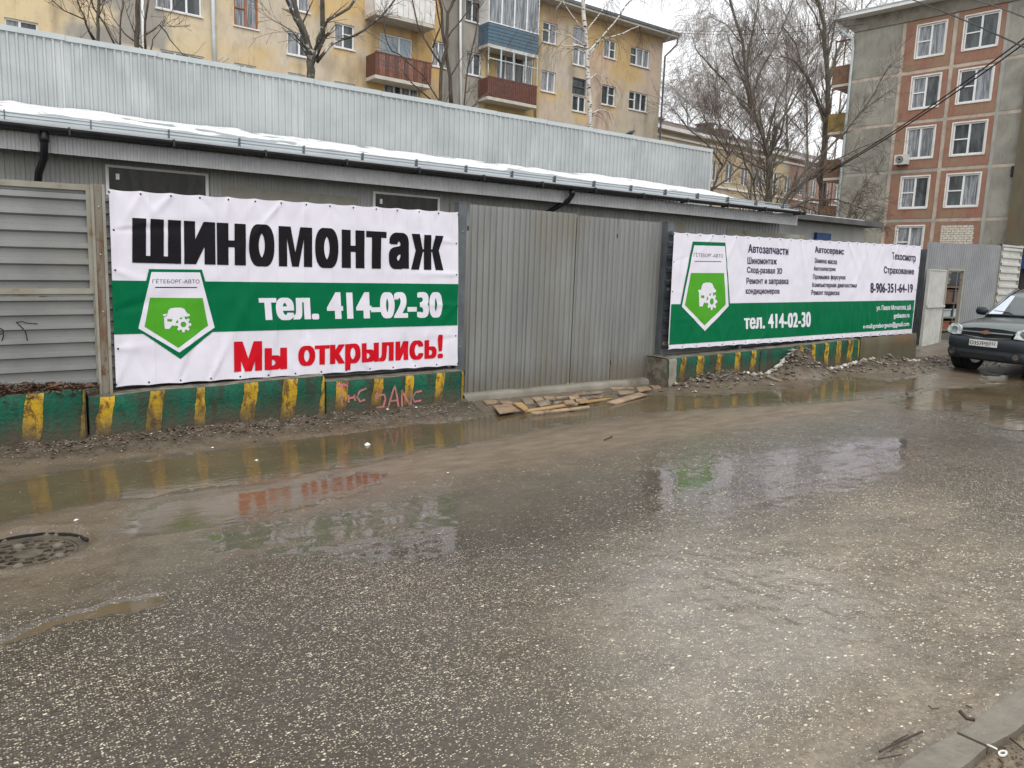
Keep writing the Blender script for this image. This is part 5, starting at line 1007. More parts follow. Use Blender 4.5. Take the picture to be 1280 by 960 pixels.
# air conditioner under a window
a0, zt = PR.hit(1122, 195); a1, _ = PR.hit(1138, 195); zb_ = PR.hit(1122, 207)[1]; ac = thing('air_conditioner', 'white air conditioner unit on the red brown wall', 'air conditioner', PR.pt(a0, zb_))
part('casing', MB().pbox(PR, a0, a1, zb_, zt, .06, .40), MAT['ac'], ac); cx_, cz_ = a0 + (a1 - a0) * .42, (zt + zb_) / 2; r_ = (zt - zb_) * .40
mb = MB()
for rr_ in (r_, r_ * .7, r_ * .4): mb.tube([PR.pt(cx_ + math.cos(t) * rr_, cz_ + math.sin(t) * rr_, .415) for t in np.linspace(0, 2 * math.pi, 17)], .012, 4)
part('fan_grille', mb, MAT['ac'], ac); part('fan_recess', MB().tube([PR.pt(cx_, cz_, .401), PR.pt(cx_, cz_, .404)], r_, 18), MAT['dark_in'], ac)
mb = MB()
for x in (a0 + .1, a1 - .12): mb.pbox(PR, x, x + .03, zb_ - .05, zb_, 0, .42)
part('bracket', mb, MAT['steel_dark'], ac)
# ---------------------------------------------------------------- right-hand fence with the open door
PQ = Plane(0, 10.5, 0); fz = edge_ = None
fq = thing('corrugated_fence', 'grey corrugated fence with an open doorway behind the parked car', 'fence', PQ.pt(22, .3))
sq = lambda u, v=370: PQ.hit(u, v)[0]; zt = lambda u: 0
a, za = PQ.hit(1152, 302); b, zb_ = PQ.hit(1274, 308); top = lambda s: za + (zb_ - za) * (s - a) / (b - a)
s_l, s_d0, s_d1, s_r, s_e = sq(1152), sq(1180), sq(1199), sq(1243), sq(1268); zd = PQ.hit(1185, 338)[1]
part('corrugated_sheet', corr(MB(), PQ, s_l, s_d0 - .05, .1, top, .11, .02), MAT['fence_r'], fq); part('corrugated_sheet', corr(MB(), PQ, s_d0 - .05, s_d1 + .05, zd + .05, top, .11, .02, .002), MAT['fence_r'], fq)
part('corrugated_sheet', corr(MB(), PQ, s_d1 + .05, s_r, .1, top, .11, .02), MAT['fence_r'], fq); part('ribbed_sheet', hribs(MB(), PQ, s_r + .05, s_e, .3, top(s_e) - .05, .21, .05, .01), MAT['white_sheet'], fq)
mb = MB()
for x0, x1, z0, z1 in ((s_d0 - .06, s_d0, .2, zd + .06), (s_d1, s_d1 + .06, .2, zd + .06), (s_d0, s_d1, zd, zd + .06)): mb.pbox(PQ, x0, x1, z0, z1, -.04, .05)
part('door_frame', mb, MAT['steel'], fq); part('door_lintel_sheet', hribs(MB(), PQ, s_d0, s_d1, zd - .35, zd, .17, .03, -.3), MAT['white_sheet'], fq)
for x, e in ((s_r, s_r + .05), (s_e, s_e + .06)): part('post', MB().pbox(PQ, x, e, .2, top(x) + .03, -.05, .04), MAT['steel'], fq)
part('top_rail', MB().pbox(PQ, s_r, s_e + .06, top(s_e) - .05, top(s_e) + .0, -.04, .055), MAT['white_sheet'], fq)
# return panel joining the banner fence and the door leaf hanging open
a2, _ = PF.hit(1150, 370); PRt = Plane(a2 + .12, 8.6, 52); part('return_sheet', corr(MB(), PRt, 0, 2.35, .15, 2.62, .11, .02), MAT['steel_dark'], fq)
gd0 = gpt(1150, 433, .02); gd1 = gpt(1171, 430, .02); hx = np.array(PQ.pt(s_d0, 0)); az = math.degrees(math.atan2(hx[1] - gd0[1], hx[0] - gd0[0])); PDl = Plane(gd0[0], gd0[1], az); Ld = min(math.hypot(hx[0] - gd0[0], hx[1] - gd0[1]) - .03, 1.6)
PDl = Plane(hx[0] - math.cos(R(az)) * (Ld + .02), hx[1] - math.sin(R(az)) * (Ld + .02), az)
dl = part('door_leaf', corr(MB(), PDl, 0, Ld, .34, zd - .03, .16, .022, 0), MAT['white_sheet'], fq); mb = MB(); mb.pbox(PDl, 0, .04, .3, zd, -.04, .03); mb.pbox(PDl, Ld - .04, Ld, .3, zd, -.04, .03); mb.pbox(PDl, .04, Ld - .04, .3, .34, -.04, .03); mb.pbox(PDl, .04, Ld - .04, zd - .03, zd, -.04, .03); mb.pbox(PDl, .0, Ld, 1.3, 1.36, .031, .06); part('leaf_frame', mb, MAT['white_sheet'], dl)
# things seen through the doorway
PK = Plane(0, 12.2, 0); k0, k1 = PK.hit(1168, 380)[0], PK.hit(1215, 380)[0]; rk = thing('storage_rack', 'dark storage rack with shelves seen through the open doorway', 'rack', PK.pt(k0, .3))
for x in (k0, (k0 + k1) / 2, k1): part('upright', MB().pbox(PK, x, x + .06, .3, 2.3, -.7, 0), MAT['steel_dark'], rk)
for z in (.45, .85, 1.3, 1.8): part('shelf', MB().pbox(PK, k0, k1, z, z + .05, -.7, .02), MAT['rail_br'] if z > 1.2 else MAT['steel'], rk)
part('back_board', MB().pbox(PK, k0, k1, .3, 2.3, -.75, -.71), MAT['dark_in'], rk)
def shelfbox(z, h, t0, t1, mat, lab): x0, x1 = k0 + (k1 - k0) * t0, k0 + (k1 - k0) * t1; o = solo('crate', MB().pbox(PK, x0, x1, z + .052, z + .05 + h, -.6, -.05), MAT[mat], lab, 'crate'); part('lid', MB().pbox(PK, x0 - .02, x1 + .02, z + .052 + h, z + .09 + h, -.62, -.03), MAT[mat], o)
shelfbox(.45, .22, .15, .7, 'wood_or', 'reddish crate on the lowest shelf inside the doorway'); shelfbox(.85, .2, .2, .8, 'pipe_w', 'pale crate on the second shelf inside the doorway'); shelfbox(1.3, .35, .2, .75, 'rail_br', 'brown crate on the third shelf inside the doorway')
# blue van edge and dark lean-to past the fence end
PV = Plane(0, 12.5, 0); v0 = PV.hit(1270, 330)[0]; ln = thing('lean_to', 'dark lean-to with a blue canopy at the right edge behind the car', 'lean-to', PV.pt(v0, .3)); zb1, zb2 = PV.hit(1275, 336)[1], PV.hit(1275, 308)[1]
part('canopy', MB().pbox(PV, v0, v0 + 6, zb1 + .35, zb2, -1, .5), MAT['blue'], ln); part('canopy_stripe', MB().pbox(PV, v0, v0 + 6, (zb1 + zb2) / 2 + .12, (zb1 + zb2) / 2 + .32, .5, .52), MAT['soffit'], ln); part('canopy_skirt', MB().pbox(PV, v0, v0 + 6, zb1, zb1 + .35, -1, .45), MAT['blue'], ln)
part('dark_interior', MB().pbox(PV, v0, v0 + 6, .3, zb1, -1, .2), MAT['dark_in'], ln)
# ---------------------------------------------------------------- wires
def wirepts(p0, p1, r0, r1, sag, n=24):
    A = C0 + wray(*p0) * r0; B = C0 + wray(*p1) * r1; return [A + (B - A) * t - np.array([0, 0, sag * 4 * t * (1 - t)]) for t in np.linspace(0, 1, n)]
for lab, p0, p1, r0, r1, sg, w in (('upper of the two thick cables crossing the panel block', (1420, -60), (1040, 212), 24, 37, .25, .022), ('lower of the two thick cables crossing the panel block', (1420, -50), (1036, 216), 24.3, 37.3, .25, .022),
    ('thin cable sagging from the roof of the panel block to the right', (1100, -14), (1320, 78), 34, 22, -.1, .020), ('thin cable across the top right corner', (1170, -12), (1320, 38), 34, 22, -.1, .020),
    ('upper thin cable running left from the yellow block', (836, 37), (1080, 22), 52, 44, .3, .012), ('lower thin cable running left from the yellow block', (836, 40), (1080, 30), 52, 44, .3, .012)):
    solo('cable', MB().tube(wirepts(p0, p1, r0, r1, sg), w, 5), MAT['wire'], lab, 'cable')
# ---------------------------------------------------------------- bare trees
def grow(mb, mb2, p, d, L, r, lev, rr, o):
    """one limb and its children; o: droop, up, wander, kids, ratio, spread, minr"""
    n = max(3, min(8, int(L / o.get('seg', .35)) + 2)); pts = [np.array(p, float)]; d = np.array(d, float); d /= np.linalg.norm(d)
    dr = o['droop'] if lev <= o.get('droopat', 1) else 0
    for i in range(n):
        d = d + np.array([rr.gauss(0, 1), rr.gauss(0, 1), rr.gauss(0, 1)]) * o['wander'] + np.array([0, 0, o['up'] if not dr else -dr]); d /= np.linalg.norm(d); pts.append(pts[-1] + d * L / n)
    rad = [max(r * (1 - .78 * i / n), o['minr']) for i in range(n + 1)]
    (mb if r > o['big'] else mb2).tube(pts, rad, 6 if r > .05 else (4 if r > .018 else 3), caps=False)
    if lev <= 0: return
    k = o['kids'][lev] if lev < len(o['kids']) else o['kids'][-1]
    for j in range(k):
        t = (j + rr.random()) / k * .82 + .16; x = t * n; i = min(int(x), n - 1); q = pts[i] * (1 - (x - i)) + pts[i + 1] * (x - i); ax = pts[i + 1] - pts[i]; ax /= np.linalg.norm(ax)
        w = np.array([rr.gauss(0, 1), rr.gauss(0, 1), rr.gauss(0, 1)]); w -= ax * (w @ ax); w /= np.linalg.norm(w) + 1e-9; s = o['spread'] * rr.uniform(.7, 1.25)
        grow(mb, mb2, q, ax * math.cos(s) + w * math.sin(s), L * o['ratio'] * rr.uniform(.6, 1.15) * (1.15 - .5 * t), max(r * (1 - .7 * t) * .55, o['minr']), lev - 1, rr, o)
BASE = dict(droop=0, up=.04, wander=.10, kids=[0, 4, 5, 5], ratio=.55, spread=.62, minr=.005, big=.02, seg=.35)
def tree(name, label, y, limbs, seed, mats=('bark', 'twig'), opt=None, root=None, lev=2, kidlen=.5, every=6, group=None, startw=0.0):
    """limbs: (pixel path, start width px, end width px) drawn on the plane at depth y, branched on in all directions"""
    rr = random.Random(seed); o = dict(BASE); o.update(opt or {}); pl = Plane(0, y, 0); mb, mb2 = MB(), MB(); base = None
    for li, (path, w0, w1) in enumerate(limbs):
        P = []; off = rr.uniform(-.25, .25) * (li > 0)
        for i, p in enumerate(path):
            s, z = pl.hit(*p); P.append(np.array(pl.pt(s, z, off * i / max(1, len(path) - 1) * 3)))
        if li == 0:
            b = P[0].copy(); base = (b[0] + rr.uniform(-.1, .1), b[1], 0.0); P = [np.array(base)] + P if b[2] > .3 else P
        # resample with a little wobble
        Q = [P[0]]
        for a, b in zip(P[:-1], P[1:]):
            n = max(2, int(np.linalg.norm(b - a) / .4))
            for t in range(1, n + 1): Q.append(a + (b - a) * t / n + np.array([rr.gauss(0, .015) for _ in range(3)]))
        dist = abs(y) / 1.0; sc = math.hypot(Q[-1][0], Q[-1][1]) * .9 / 960; m = len(Q); rad = [max((w0 + (w1 - w0) * i / (m - 1)) * sc / 2, o['minr']) for i in range(m)]
        mb.tube(Q, rad, 8, caps=True); tot = sum(np.linalg.norm(b - a) for a, b in zip(Q[:-1], Q[1:])); st = int(m * startw) + (int(len([q for q in Q if q[2] < 4.5])) if li == 0 else 1)
        for i in range(st, m):
            for _ in range(every if i < m - 1 else every + 3):
                if rr.random() > .5 and i < m - 1: continue
                ax = Q[min(i + 1, m - 1)] - Q[max(i - 1, 0)]; ax /= np.linalg.norm(ax); w = np.array([rr.gauss(0, 1), rr.gauss(0, 1), rr.gauss(0, 1)]); w -= ax * (w @ ax); w /= np.linalg.norm(w); s = o['spread'] * rr.uniform(.6, 1.3)
                grow(mb, mb2, Q[i], ax * math.cos(s) + w * math.sin(s), kidlen * rr.uniform(.5, 1.3), max(rad[i] * .38, o['minr']), lev - 1, rr, o)
    t = thing(name, label, 'tree', base, group); part('trunk', mb, MAT[mats[0]], t, True); part('twigs', mb2, MAT[mats[1]], t, kind='stuff'); return t
tree('birch_tree', 'old forked birch with a dark mossy trunk in front of the yellow block', 21, [([(389, 98), (388, 78), (392, 66)], 14, 10), ([(388, 80), (380, 50), (366, 26), (345, -10), (330, -50)], 6, 3), ([(390, 70), (384, 42), (376, 18), (370, -20), (362, -70)], 8.5, 5), ([(394, 72), (402, 50), (401, 22), (398, -20), (394, -70)], 7.5, 5), ([(393, 74), (398, 48), (412, 24), (440, 8), (452, -14), (470, -40)], 4.5, 2.5), ([(396, 78), (408, 60), (420, 52), (438, 48), (458, 34), (478, 14), (492, -6)], 4.2, 2), ([(384, 62), (360, 42), (332, 32)], 1.6, 1)], 11, ('birch_lo', 'twig'), dict(droop=.05, kids=[0, 3, 4], big=.03), kidlen=.9, every=1)
tree('young_tree', 'dark thin tree with two stems before the grey stair strip', 22, [([(551, 130), (552, 90), (558, 63), (558, 42), (560, 18), (570, -6), (580, -40)], 7, 3.5), ([(564, 130), (564, 96), (560, 66), (557, 40), (556, 10), (548, -30)], 5.5, 3), ([(551, 80), (541, 60), (527, 30), (522, -6)], 3, 1.8), ([(541, 60), (545, 35), (536, 5), (520, -20)], 2.6, 1.5), ([(558, 50), (572, 30), (590, 0)], 2.2, 1.2)], 12, kidlen=1.1, every=1)
tree('bush', 'leaning thin bush stem with a long low branch by the brown balcony', 21, [([(549, 128), (530, 96), (508, 76), (490, 62), (483, 50), (480, 30)], 3, 1.5), ([(538, 124), (515, 106), (500, 90)], 2.2, 1)], 13, kidlen=.8, every=2)
tree('bush', 'slim dark bush stems left of the blue grey balcony', 21, [([(580, 135), (583, 100), (587, 74), (594, 45), (599, 12)], 3.4, 1.8), ([(590, 134), (606, 122), (628, 110)], 2.6, 1.2), ([(586, 80), (600, 66), (614, 60)], 1.8, 1)], 14, kidlen=.8, every=2)
tree('bush', 'multi-stemmed bare bush before the grey plaster patch', 19, [([(122, 52), (123, 24), (124, -6), (126, -50)], 5, 3.2), ([(117, 50), (108, 32), (99, 12), (92, -12)], 2.8, 1.6), ([(143, 55), (132, 32), (118, 8), (106, -16)], 2.6, 1.6), ([(119, 50), (104, 26), (80, 18), (52, -4)], 2, 1), ([(150, 56), (153, 30), (156, 2), (160, -30)], 2.2, 1.2)], 15, kidlen=1.0, every=1)
tree('young_tree', 'dark straight trunk beside the pale drainpipe of the yellow block', 19.5, [([(171, 62), (172, 30), (173, -8), (174, -60)], 6.5, 5), ([(182, 64), (180, 30), (184, -6)], 3, 2), ([(178, 60), (160, 38), (148, 14)], 2.2, 1.2), ([(181, 44), (200, 28), (218, 44), (236, 60)], 2, .8), ([(188, 64), (194, 46), (206, 30)], 1.6, .8)], 16, kidlen=1.1, every=1)
BW = dict(droop=.30, droopat=1, up=.01, kids=[0, 5, 5, 4], ratio=.8, spread=.7, minr=.004, wander=.09, seg=.3)
tree('birch_tree', 'tall straight white birch in front of the end of the yellow block', 24, [([(738, 165), (737, 112), (732, 52), (729, 0), (728, -60)], 7, 5), ([(734, 66), (752, 50), (774, 26), (800, -6), (822, -30)], 2.6, 1.4), ([(735, 72), (752, 50), (782, 40), (806, 30)], 2.2, 1), ([(733, 60), (716, 44), (696, 36), (680, 32)], 2, .8), ([(732, 40), (746, 22), (760, 2)], 1.8, 1), ([(731, 40), (716, 16), (704, -10)], 1.8, 1), ([(736, 100), (752, 90), (772, 92)], 1.4, .7), ([(733, 55), (712, 56), (696, 50)], 1.4, .7), ([(729, -10), (770, -30), (830, -30)], 2, 1), ([(728, -40), (780, -60), (850, -24)], 2, 1)], 17, ('birch', 'twig'), BW, kidlen=1.2, every=2, lev=2)
WP = dict(droop=.34, droopat=1, up=.02, kids=[0, 6, 5, 4], ratio=.78, spread=.6, minr=.007, wander=.09, big=.035, seg=.4)
tree('weeping_birch', 'tall weeping tree with hanging twigs against the white sky', 34, [([(960, 252), (961, 200), (952, 165), (937, 130), (932, 90), (928, 50), (918, 20), (908, -20)], 9, 3), ([(950, 160), (925, 128), (905, 100), (884, 80), (868, 62)], 3.4, 1.4), ([(940, 130), (925, 100), (912, 74), (900, 46)], 3, 1.3), ([(932, 95), (936, 60), (944, 20), (950, -20)], 3.2, 1.5), ([(955, 170), (948, 140), (915, 118), (885, 108), (872, 104)], 2.6, 1), ([(958, 180), (972, 130), (990, 100), (1004, 70)], 3, 1.3), ([(937, 130), (948, 90), (962, 60), (975, 25), (985, -10)], 3, 1.4), ([(928, 55), (908, 30), (890, 20)], 2, 1)], 18, ('bark_g', 'twig_f'), WP, kidlen=1.9, every=2, lev=3)
PO_ = dict(droop=0, up=.10, kids=[0, 5, 5, 4], ratio=.62, spread=.45, minr=.007, wander=.10, big=.03)
tree('tall_tree', 'tall grey trunked tree beside the left corner of the panel block', 31, [([(1027, 268), (1029, 200), (1035, 130), (1035, 98), (1031, 62), (1030, 30), (1024, 4), (1006, -20)], 12, 4), ([(1035, 104), (1045, 66), (1058, 40), (1066, 10)], 4.5, 2), ([(1034, 150), (1016, 118), (1002, 92), (986, 76), (970, 72)], 4, 1.6), ([(1032, 160), (1018, 110), (1006, 84), (1000, 55), (984, 30)], 3.6, 1.5), ([(1034, 66), (1026, 40), (1018, 20), (1004, -4)], 3, 1.4), ([(1033, 80), (1038, 40), (1036, 0)], 3, 1.4), ([(1030, 175), (1044, 150), (1056, 126)], 2.6, 1.2)], 19, ('bark_g', 'twig_f'), PO_, kidlen=1.7, every=2, lev=3)
tree('branching_tree', 'greenish many-limbed tree rising behind the right end of the shed', 24, [([(962, 255), (962, 215), (962, 196)], 9, 7), ([(962, 200), (950, 170), (940, 138), (930, 100), (928, 60)], 4, 1.6), ([(962, 200), (968, 160), (985, 130), (996, 100), (1002, 70)], 4, 1.5), ([(960, 215), (945, 205), (925, 192), (915, 172), (905, 150)], 3, 1.2), ([(963, 212), (980, 200), (1000, 180), (1010, 165)], 3, 1.2), ([(961, 196), (972, 170), (976, 140), (984, 104)], 3, 1.2)], 20, ('bark_g', 'twig'), dict(kids=[0, 5, 6, 5], ratio=.6, up=.05, minr=.006), kidlen=1.7, every=3, lev=3)
tree('small_tree', 'dark crooked tree just right of the parapet end', 20, [([(889, 240), (900, 214), (910, 196), (912, 176)], 4.5, 2.5), ([(904, 208), (890, 180), (870, 160), (862, 140)], 2.6, 1.2), ([(892, 236), (915, 222), (928, 208), (940, 198)], 2.6, 1.2), ([(910, 196), (922, 170), (930, 150)], 2, 1), ([(908, 190), (896, 160), (890, 130)], 2, 1)], 21, kidlen=1.3, every=4)
tree('small_tree', 'dark slender tree between the parapet end and the many-limbed tree', 22, [([(944, 248), (943, 226), (932, 206), (925, 186), (916, 168)], 3.6, 1.8), ([(943, 226), (950, 205), (952, 180)], 2, 1), ([(934, 212), (918, 205), (906, 186), (900, 160)], 2, 1)], 22, kidlen=1.3, every=4)
AR = dict(up=.02, kids=[0, 6, 6], ratio=.5, spread=.5, wander=.08)
tree('arching_bush', 'bare bush with long arching branches before the panel block', 21, [([(972, 262), (988, 238), (1006, 214), (1030, 190), (1056, 166), (1086, 128), (1110, 85)], 4, 1.2), ([(976, 262), (992, 240), (1012, 226), (1040, 212), (1068, 206)], 3, 1), ([(980, 262), (1000, 232), (1030, 205), (1062, 190), (1092, 176)], 2.6, .9), ([(985, 262), (1010, 250), (1040, 250), (1068, 262)], 2.4, 1), ([(1056, 166), (1084, 138), (1126, 112)], 1.8, .8), ([(980, 262), (1005, 258), (1030, 262), (1050, 272)], 2, 1)], 23, ('bark', 'twig'), AR, kidlen=1.1, every=4)
tree('thicket_bush', 'tangled greyish bush above the low outbuilding roof', 19, [([(1058, 292), (1062, 272), (1070, 258)], 3, 1.5), ([(1060, 290), (1078, 268), (1094, 250)], 2, .8), ([(1058, 292), (1044, 270), (1030, 262)], 2, .8), ([(1062, 288), (1090, 278), (1108, 284)], 1.6, .8), ([(1060, 284), (1056, 255), (1060, 236)], 1.8, .7), ([(1050, 292), (1068, 240), (1084, 216)], 1.6, .7)], 24, ('bark_g', 'twig'), dict(kids=[0, 7, 6], ratio=.55, spread=.8, wander=.2), kidlen=.8, every=6)
# more distant crowns, reading as fine haze of twigs
FT = dict(up=.07, kids=[0, 5, 5, 4], ratio=.6, spread=.5, minr=.009, wander=.1, big=.06, seg=.6)
FTW = dict(FT, droop=.3, droopat=1)
for lab, y, u, vb, vt, w, sd, tw in (('distant bare tree left of the sky gap above the chimneys', 56, 862, 200, 112, 3, 31, 1), ('distant bare tree above the dormer of the old building', 52, 900, 205, 70, 4, 32, 1), ('distant bare tree filling the gap behind the weeping tree', 55, 985, 215, 40, 5, 33, 0), ('distant bare tree behind the tall grey trunk', 50, 1010, 225, 20, 5, 34, 0), ('distant tree tops showing above the roof of the panel block', 60, 1078, 120, -30, 4, 35, 1), ('distant bare tree behind the greenish many-limbed tree', 44, 940, 220, 90, 4, 36, 0)):
    rr = random.Random(sd); L_ = [([(u, vb), (u - 2, (vb + vt) / 2), (u + rr.uniform(-6, 6), vt)], w, 1)]
    for k in range(7): t = .25 + .09 * k; v = vb + (vt - vb) * t; sg = 1 if k % 2 else -1; L_.append(([(u, v), (u + sg * (vb - vt) * .13, v - (vb - vt) * .16), (u + sg * (vb - vt) * rr.uniform(.18, .3), v - (vb - vt) * rr.uniform(.25, .4))], 1.6, .8))
    tree('distant_tree', lab, y, L_, sd, ('bark_g', 'twig_f'), FTW if tw else FT, kidlen=2.6, every=2, lev=3)

# ---------------------------------------------------------------- boards and scraps by the gate
Zb = lambda x, y: (600 + x * 240 / 1280, 460 + y * 240 / 1280)
BD = [([(20, 215), (105, 212), (125, 232), (40, 240)], 'wood_board', 'grey tan board at the far left end of the scrap pile'), ([(128, 219), (198, 216), (224, 232), (148, 236)], 'wood_board', 'second small tan board from the left, below the threshold'),
    ([(88, 250), (220, 235), (288, 280), (130, 300)], 'wood_board', 'large tan board with speckled face at the front left of the pile'), ([(218, 230), (280, 228), (330, 272), (292, 280)], 'wood_yel', 'bright yellowish offcut beside the large front board'), ([(272, 201), (335, 196), (368, 234), (304, 242)], 'wood_board2', 'greyish slanted board in the left middle of the pile'),
    ([(345, 196), (410, 191), (430, 211), (372, 219)], 'wood_board', 'squarish light board left of the pile centre'), ([(372, 224), (450, 212), (490, 238), (402, 254)], 'wood_board2', 'grey board lying flat in the centre of the pile'), ([(422, 189), (490, 186), (505, 206), (442, 211)], 'wood_board', 'small board tucked under the threshold, left of centre'),
    ([(270, 281), (640, 229), (652, 240), (302, 291)], 'wood_yel', 'long thin yellow plank across the front of the pile'), ([(340, 293), (725, 251), (735, 262), (382, 304)], 'wood_board', 'long tan plank with a dark edge at the water'), ([(590, 186), (650, 169), (664, 194), (606, 211)], 'wood_board', 'upright-looking light offcut in the middle'),
    ([(556, 216), (620, 209), (640, 234), (572, 239)], 'wood_board', 'tan board right of the pile centre, near the yellow plank'), ([(634, 207), (700, 197), (733, 224), (654, 236)], 'wood_board', 'tan board touching the end of the yellow plank'), ([(672, 191), (738, 186), (740, 198), (702, 207)], 'wood_board2', 'small whitish board scrap right of the middle'),
    ([(642, 166), (820, 151), (830, 159), (660, 179)], 'wood_board2', 'grey plank lying along the threshold'), ([(742, 188), (815, 182), (815, 193), (762, 201)], 'wood_board', 'small tan scrap in front of the grey plank'), ([(845, 226), (1060, 162), (1114, 176), (910, 237)], 'wood_board', 'large slanted tan board at the right, reaching over the water'),
    ([(872, 130), (1010, 123), (1024, 134), (890, 140)], 'wood_board', 'thin plank against the threshold at the right'), ([(916, 151), (1018, 149), (1038, 164), (932, 177)], 'wood_board2', 'dark grey board behind the large slanted board'), ([(1042, 130), (1110, 123), (1144, 137), (1060, 157)], 'wood_board', 'light square board near the right gate post'),
    ([(1137, 116), (1190, 113), (1209, 129), (1156, 139)], 'wood_board', 'rightmost light board, next to the gate post'), ([(655, 222), (880, 196), (880, 205), (670, 231)], 'wood_yel', 'thin yellowish lath running right from the middle'), ([(492, 226), (560, 216), (564, 229), (500, 239)], 'wood_board', 'narrow brown scrap in the dark gap of the pile'), ([(502, 191), (590, 183), (592, 194), (512, 202)], 'wood_board2', 'narrow grey plank under the threshold, middle')]
for i, (q, mat, lab) in enumerate(BD):
    rr = random.Random(100 + i); hs = .03 + .035 * ((i * 5) % 4) / 3; t_ = .014
    P = [gpt(*Zb(*p), hs - .004 + rr.uniform(-.014, .014) + (.02 if j < 2 else 0)) for j, p in enumerate(q)]
    P = P[::-1] if np.cross(P[1] - P[0], P[2] - P[0])[2] < 0 else P; mb = MB()
    if i % 3 == 0:                                  # a broken corner
        a = P[1] + (P[2] - P[1]) * .25; b_ = P[1] + (P[0] - P[1]) * .2; P = [P[0], b_, (a + b_) / 2 + (P[3] - P[1]) * .06, a, P[2], P[3]]
    mb.prism(P, (0, 0, -1), t_); solo('board', mb, MAT[mat], lab, 'board', group='scrap boards below the gate')
# ---------------------------------------------------------------- loose stuff
def hz(x, y): return float(hfield(np.array([[x]]), np.array([[y]]))[0][0, 0]) + gz(x)
def scatter(name, mat, label, cat, pts, size, seed, flatn=.4, kind='stuff', aspect=1.0):
    """irregular crumbs: squashed, jittered tetra/octahedra"""
    rr = random.Random(seed); mb = MB(); X = np.array([[p[0] for p in pts]]); Y = np.array([[p[1] for p in pts]]); Hh = hfield(X, Y)[0][0] + gz(X[0])
    for (x, y, *e), h in zip(pts, Hh):
        s = size * rr.uniform(.4, 1.5) * (e[0] if e else 1); a = rr.uniform(0, 6.3); ca, sa = math.cos(a), math.sin(a); V = []
        for px_, py_, pz_ in ((1, 0, 0), (0, 1, 0), (-1, 0, 0), (0, -1, 0), (0, 0, 1), (0, 0, -.4)):
            k = rr.uniform(.6, 1.3); qx, qy = px_ * s * aspect * k + rr.uniform(-.2, .2) * s, py_ * s * k + rr.uniform(-.2, .2) * s; V.append((x + qx * ca - qy * sa, y + qx * sa + qy * ca, max(h, gz(x)) + .001 + pz_ * s * flatn * k + .15 * s))
        mb.add(V, [(0, 1, 4), (1, 2, 4), (2, 3, 4), (3, 0, 4), (1, 0, 5), (2, 1, 5), (3, 2, 5), (0, 3, 5)])
    return solo(name, mb, MAT[mat], label, cat, kind=kind)
rg = random.Random(5); pts = []
for _ in range(2600):
    x = rg.uniform(-1.5, 5.1); pts.append((x, 8.36 - abs(rg.gauss(0, .22)) - .02))
scatter('mud_crumbs', 'gravel', 'dark crumbs and grit along the foot of the left blocks', 'grit', pts, .011, 1)
pts = []
for P, h, a, b in PILW:
    for _ in range(int(420 * a * b / .3)):
        pts.append((P[0] + rg.gauss(0, a * .75), min(P[1] + rg.gauss(0, b * .7), 8.34), rg.choice((.5, .7, 1, 1.6))))
scatter('rubble', 'rubble', 'rubble and broken lumps heaped under the right banner', 'rubble', pts, .028, 2, .6)
pts = [(gpt(u, v)[0] + rg.gauss(0, .12), gpt(u, v)[1] + rg.gauss(0, .06), rg.choice((.7, 1, 1.5))) for u, v in [(920, 462), (905, 463), (930, 466), (1015, 461), (1030, 459), (1042, 459), (1110, 452), (1100, 454), (1122, 453), (896, 468), (985, 448)] for _ in range(60)]
pts = [(x, min(y, 8.3), s) for x, y, s in pts]; scatter('snow_lumps', 'dirty_snow', 'lumps of dirty half-melted snow on the rubble', 'snow', pts, .035, 3, .7)
pts = [(rg.uniform(5.3, 9.2), rg.gauss(8.45, .12)) for _ in range(500)]; scatter('grit', 'gravel', 'grit and splinters scattered around the scrap boards', 'grit', pts, .012, 4)
pts = [(rg.uniform(-2, 16), rg.uniform(3.5, 8.1)) for _ in range(700)]; scatter('road_grit', 'gravel', 'loose grit scattered over the muddy side of the road', 'grit', pts, .006, 6)
# white chips of plastic and foam floating and lying about
for i, (u, v, s, lab) in enumerate([(459, 556, .045, 'crumpled white scrap floating in the puddle'), (321, 575, .02, 'small white scrap in the puddle below the graffiti block'), (275, 538, .016, 'white fleck on the mud bank under the left banner'), (266, 561, .018, 'white fleck at the lower edge of the mud bank'), (484, 524, .022, 'white scrap on the mud under the graffiti block'), (520, 522, .02, 'second white scrap on the mud under the graffiti block'), (135, 557, .015, 'tiny white fleck left on the mud bank'), (95, 652, .02, 'white fleck near the manhole cover'), (560, 593, .012, 'tiny white fleck on the wet mud in front of the gate')]):
    p = gpt(u, v, .005); z0 = max(hz(p[0], p[1]), gz(p[0])); rr = random.Random(200 + i); mb = MB(); V = []
    for k in range(7): a = k / 7 * 6.28; V.append((p[0] + math.cos(a) * s * rr.uniform(.7, 1.3), p[1] + math.sin(a) * s * rr.uniform(.5, .9), z0 + rr.uniform(.002, .3 * s)))
    V.append((p[0], p[1], z0 + s * .7)); V.append((p[0], p[1], z0 - .002)); mb.add(V, [(k, (k + 1) % 7, 7) for k in range(7)] + [((k + 1) % 7, k, 8) for k in range(7)]); solo('white_scrap', mb, MAT['plastic_w'], lab, 'litter')
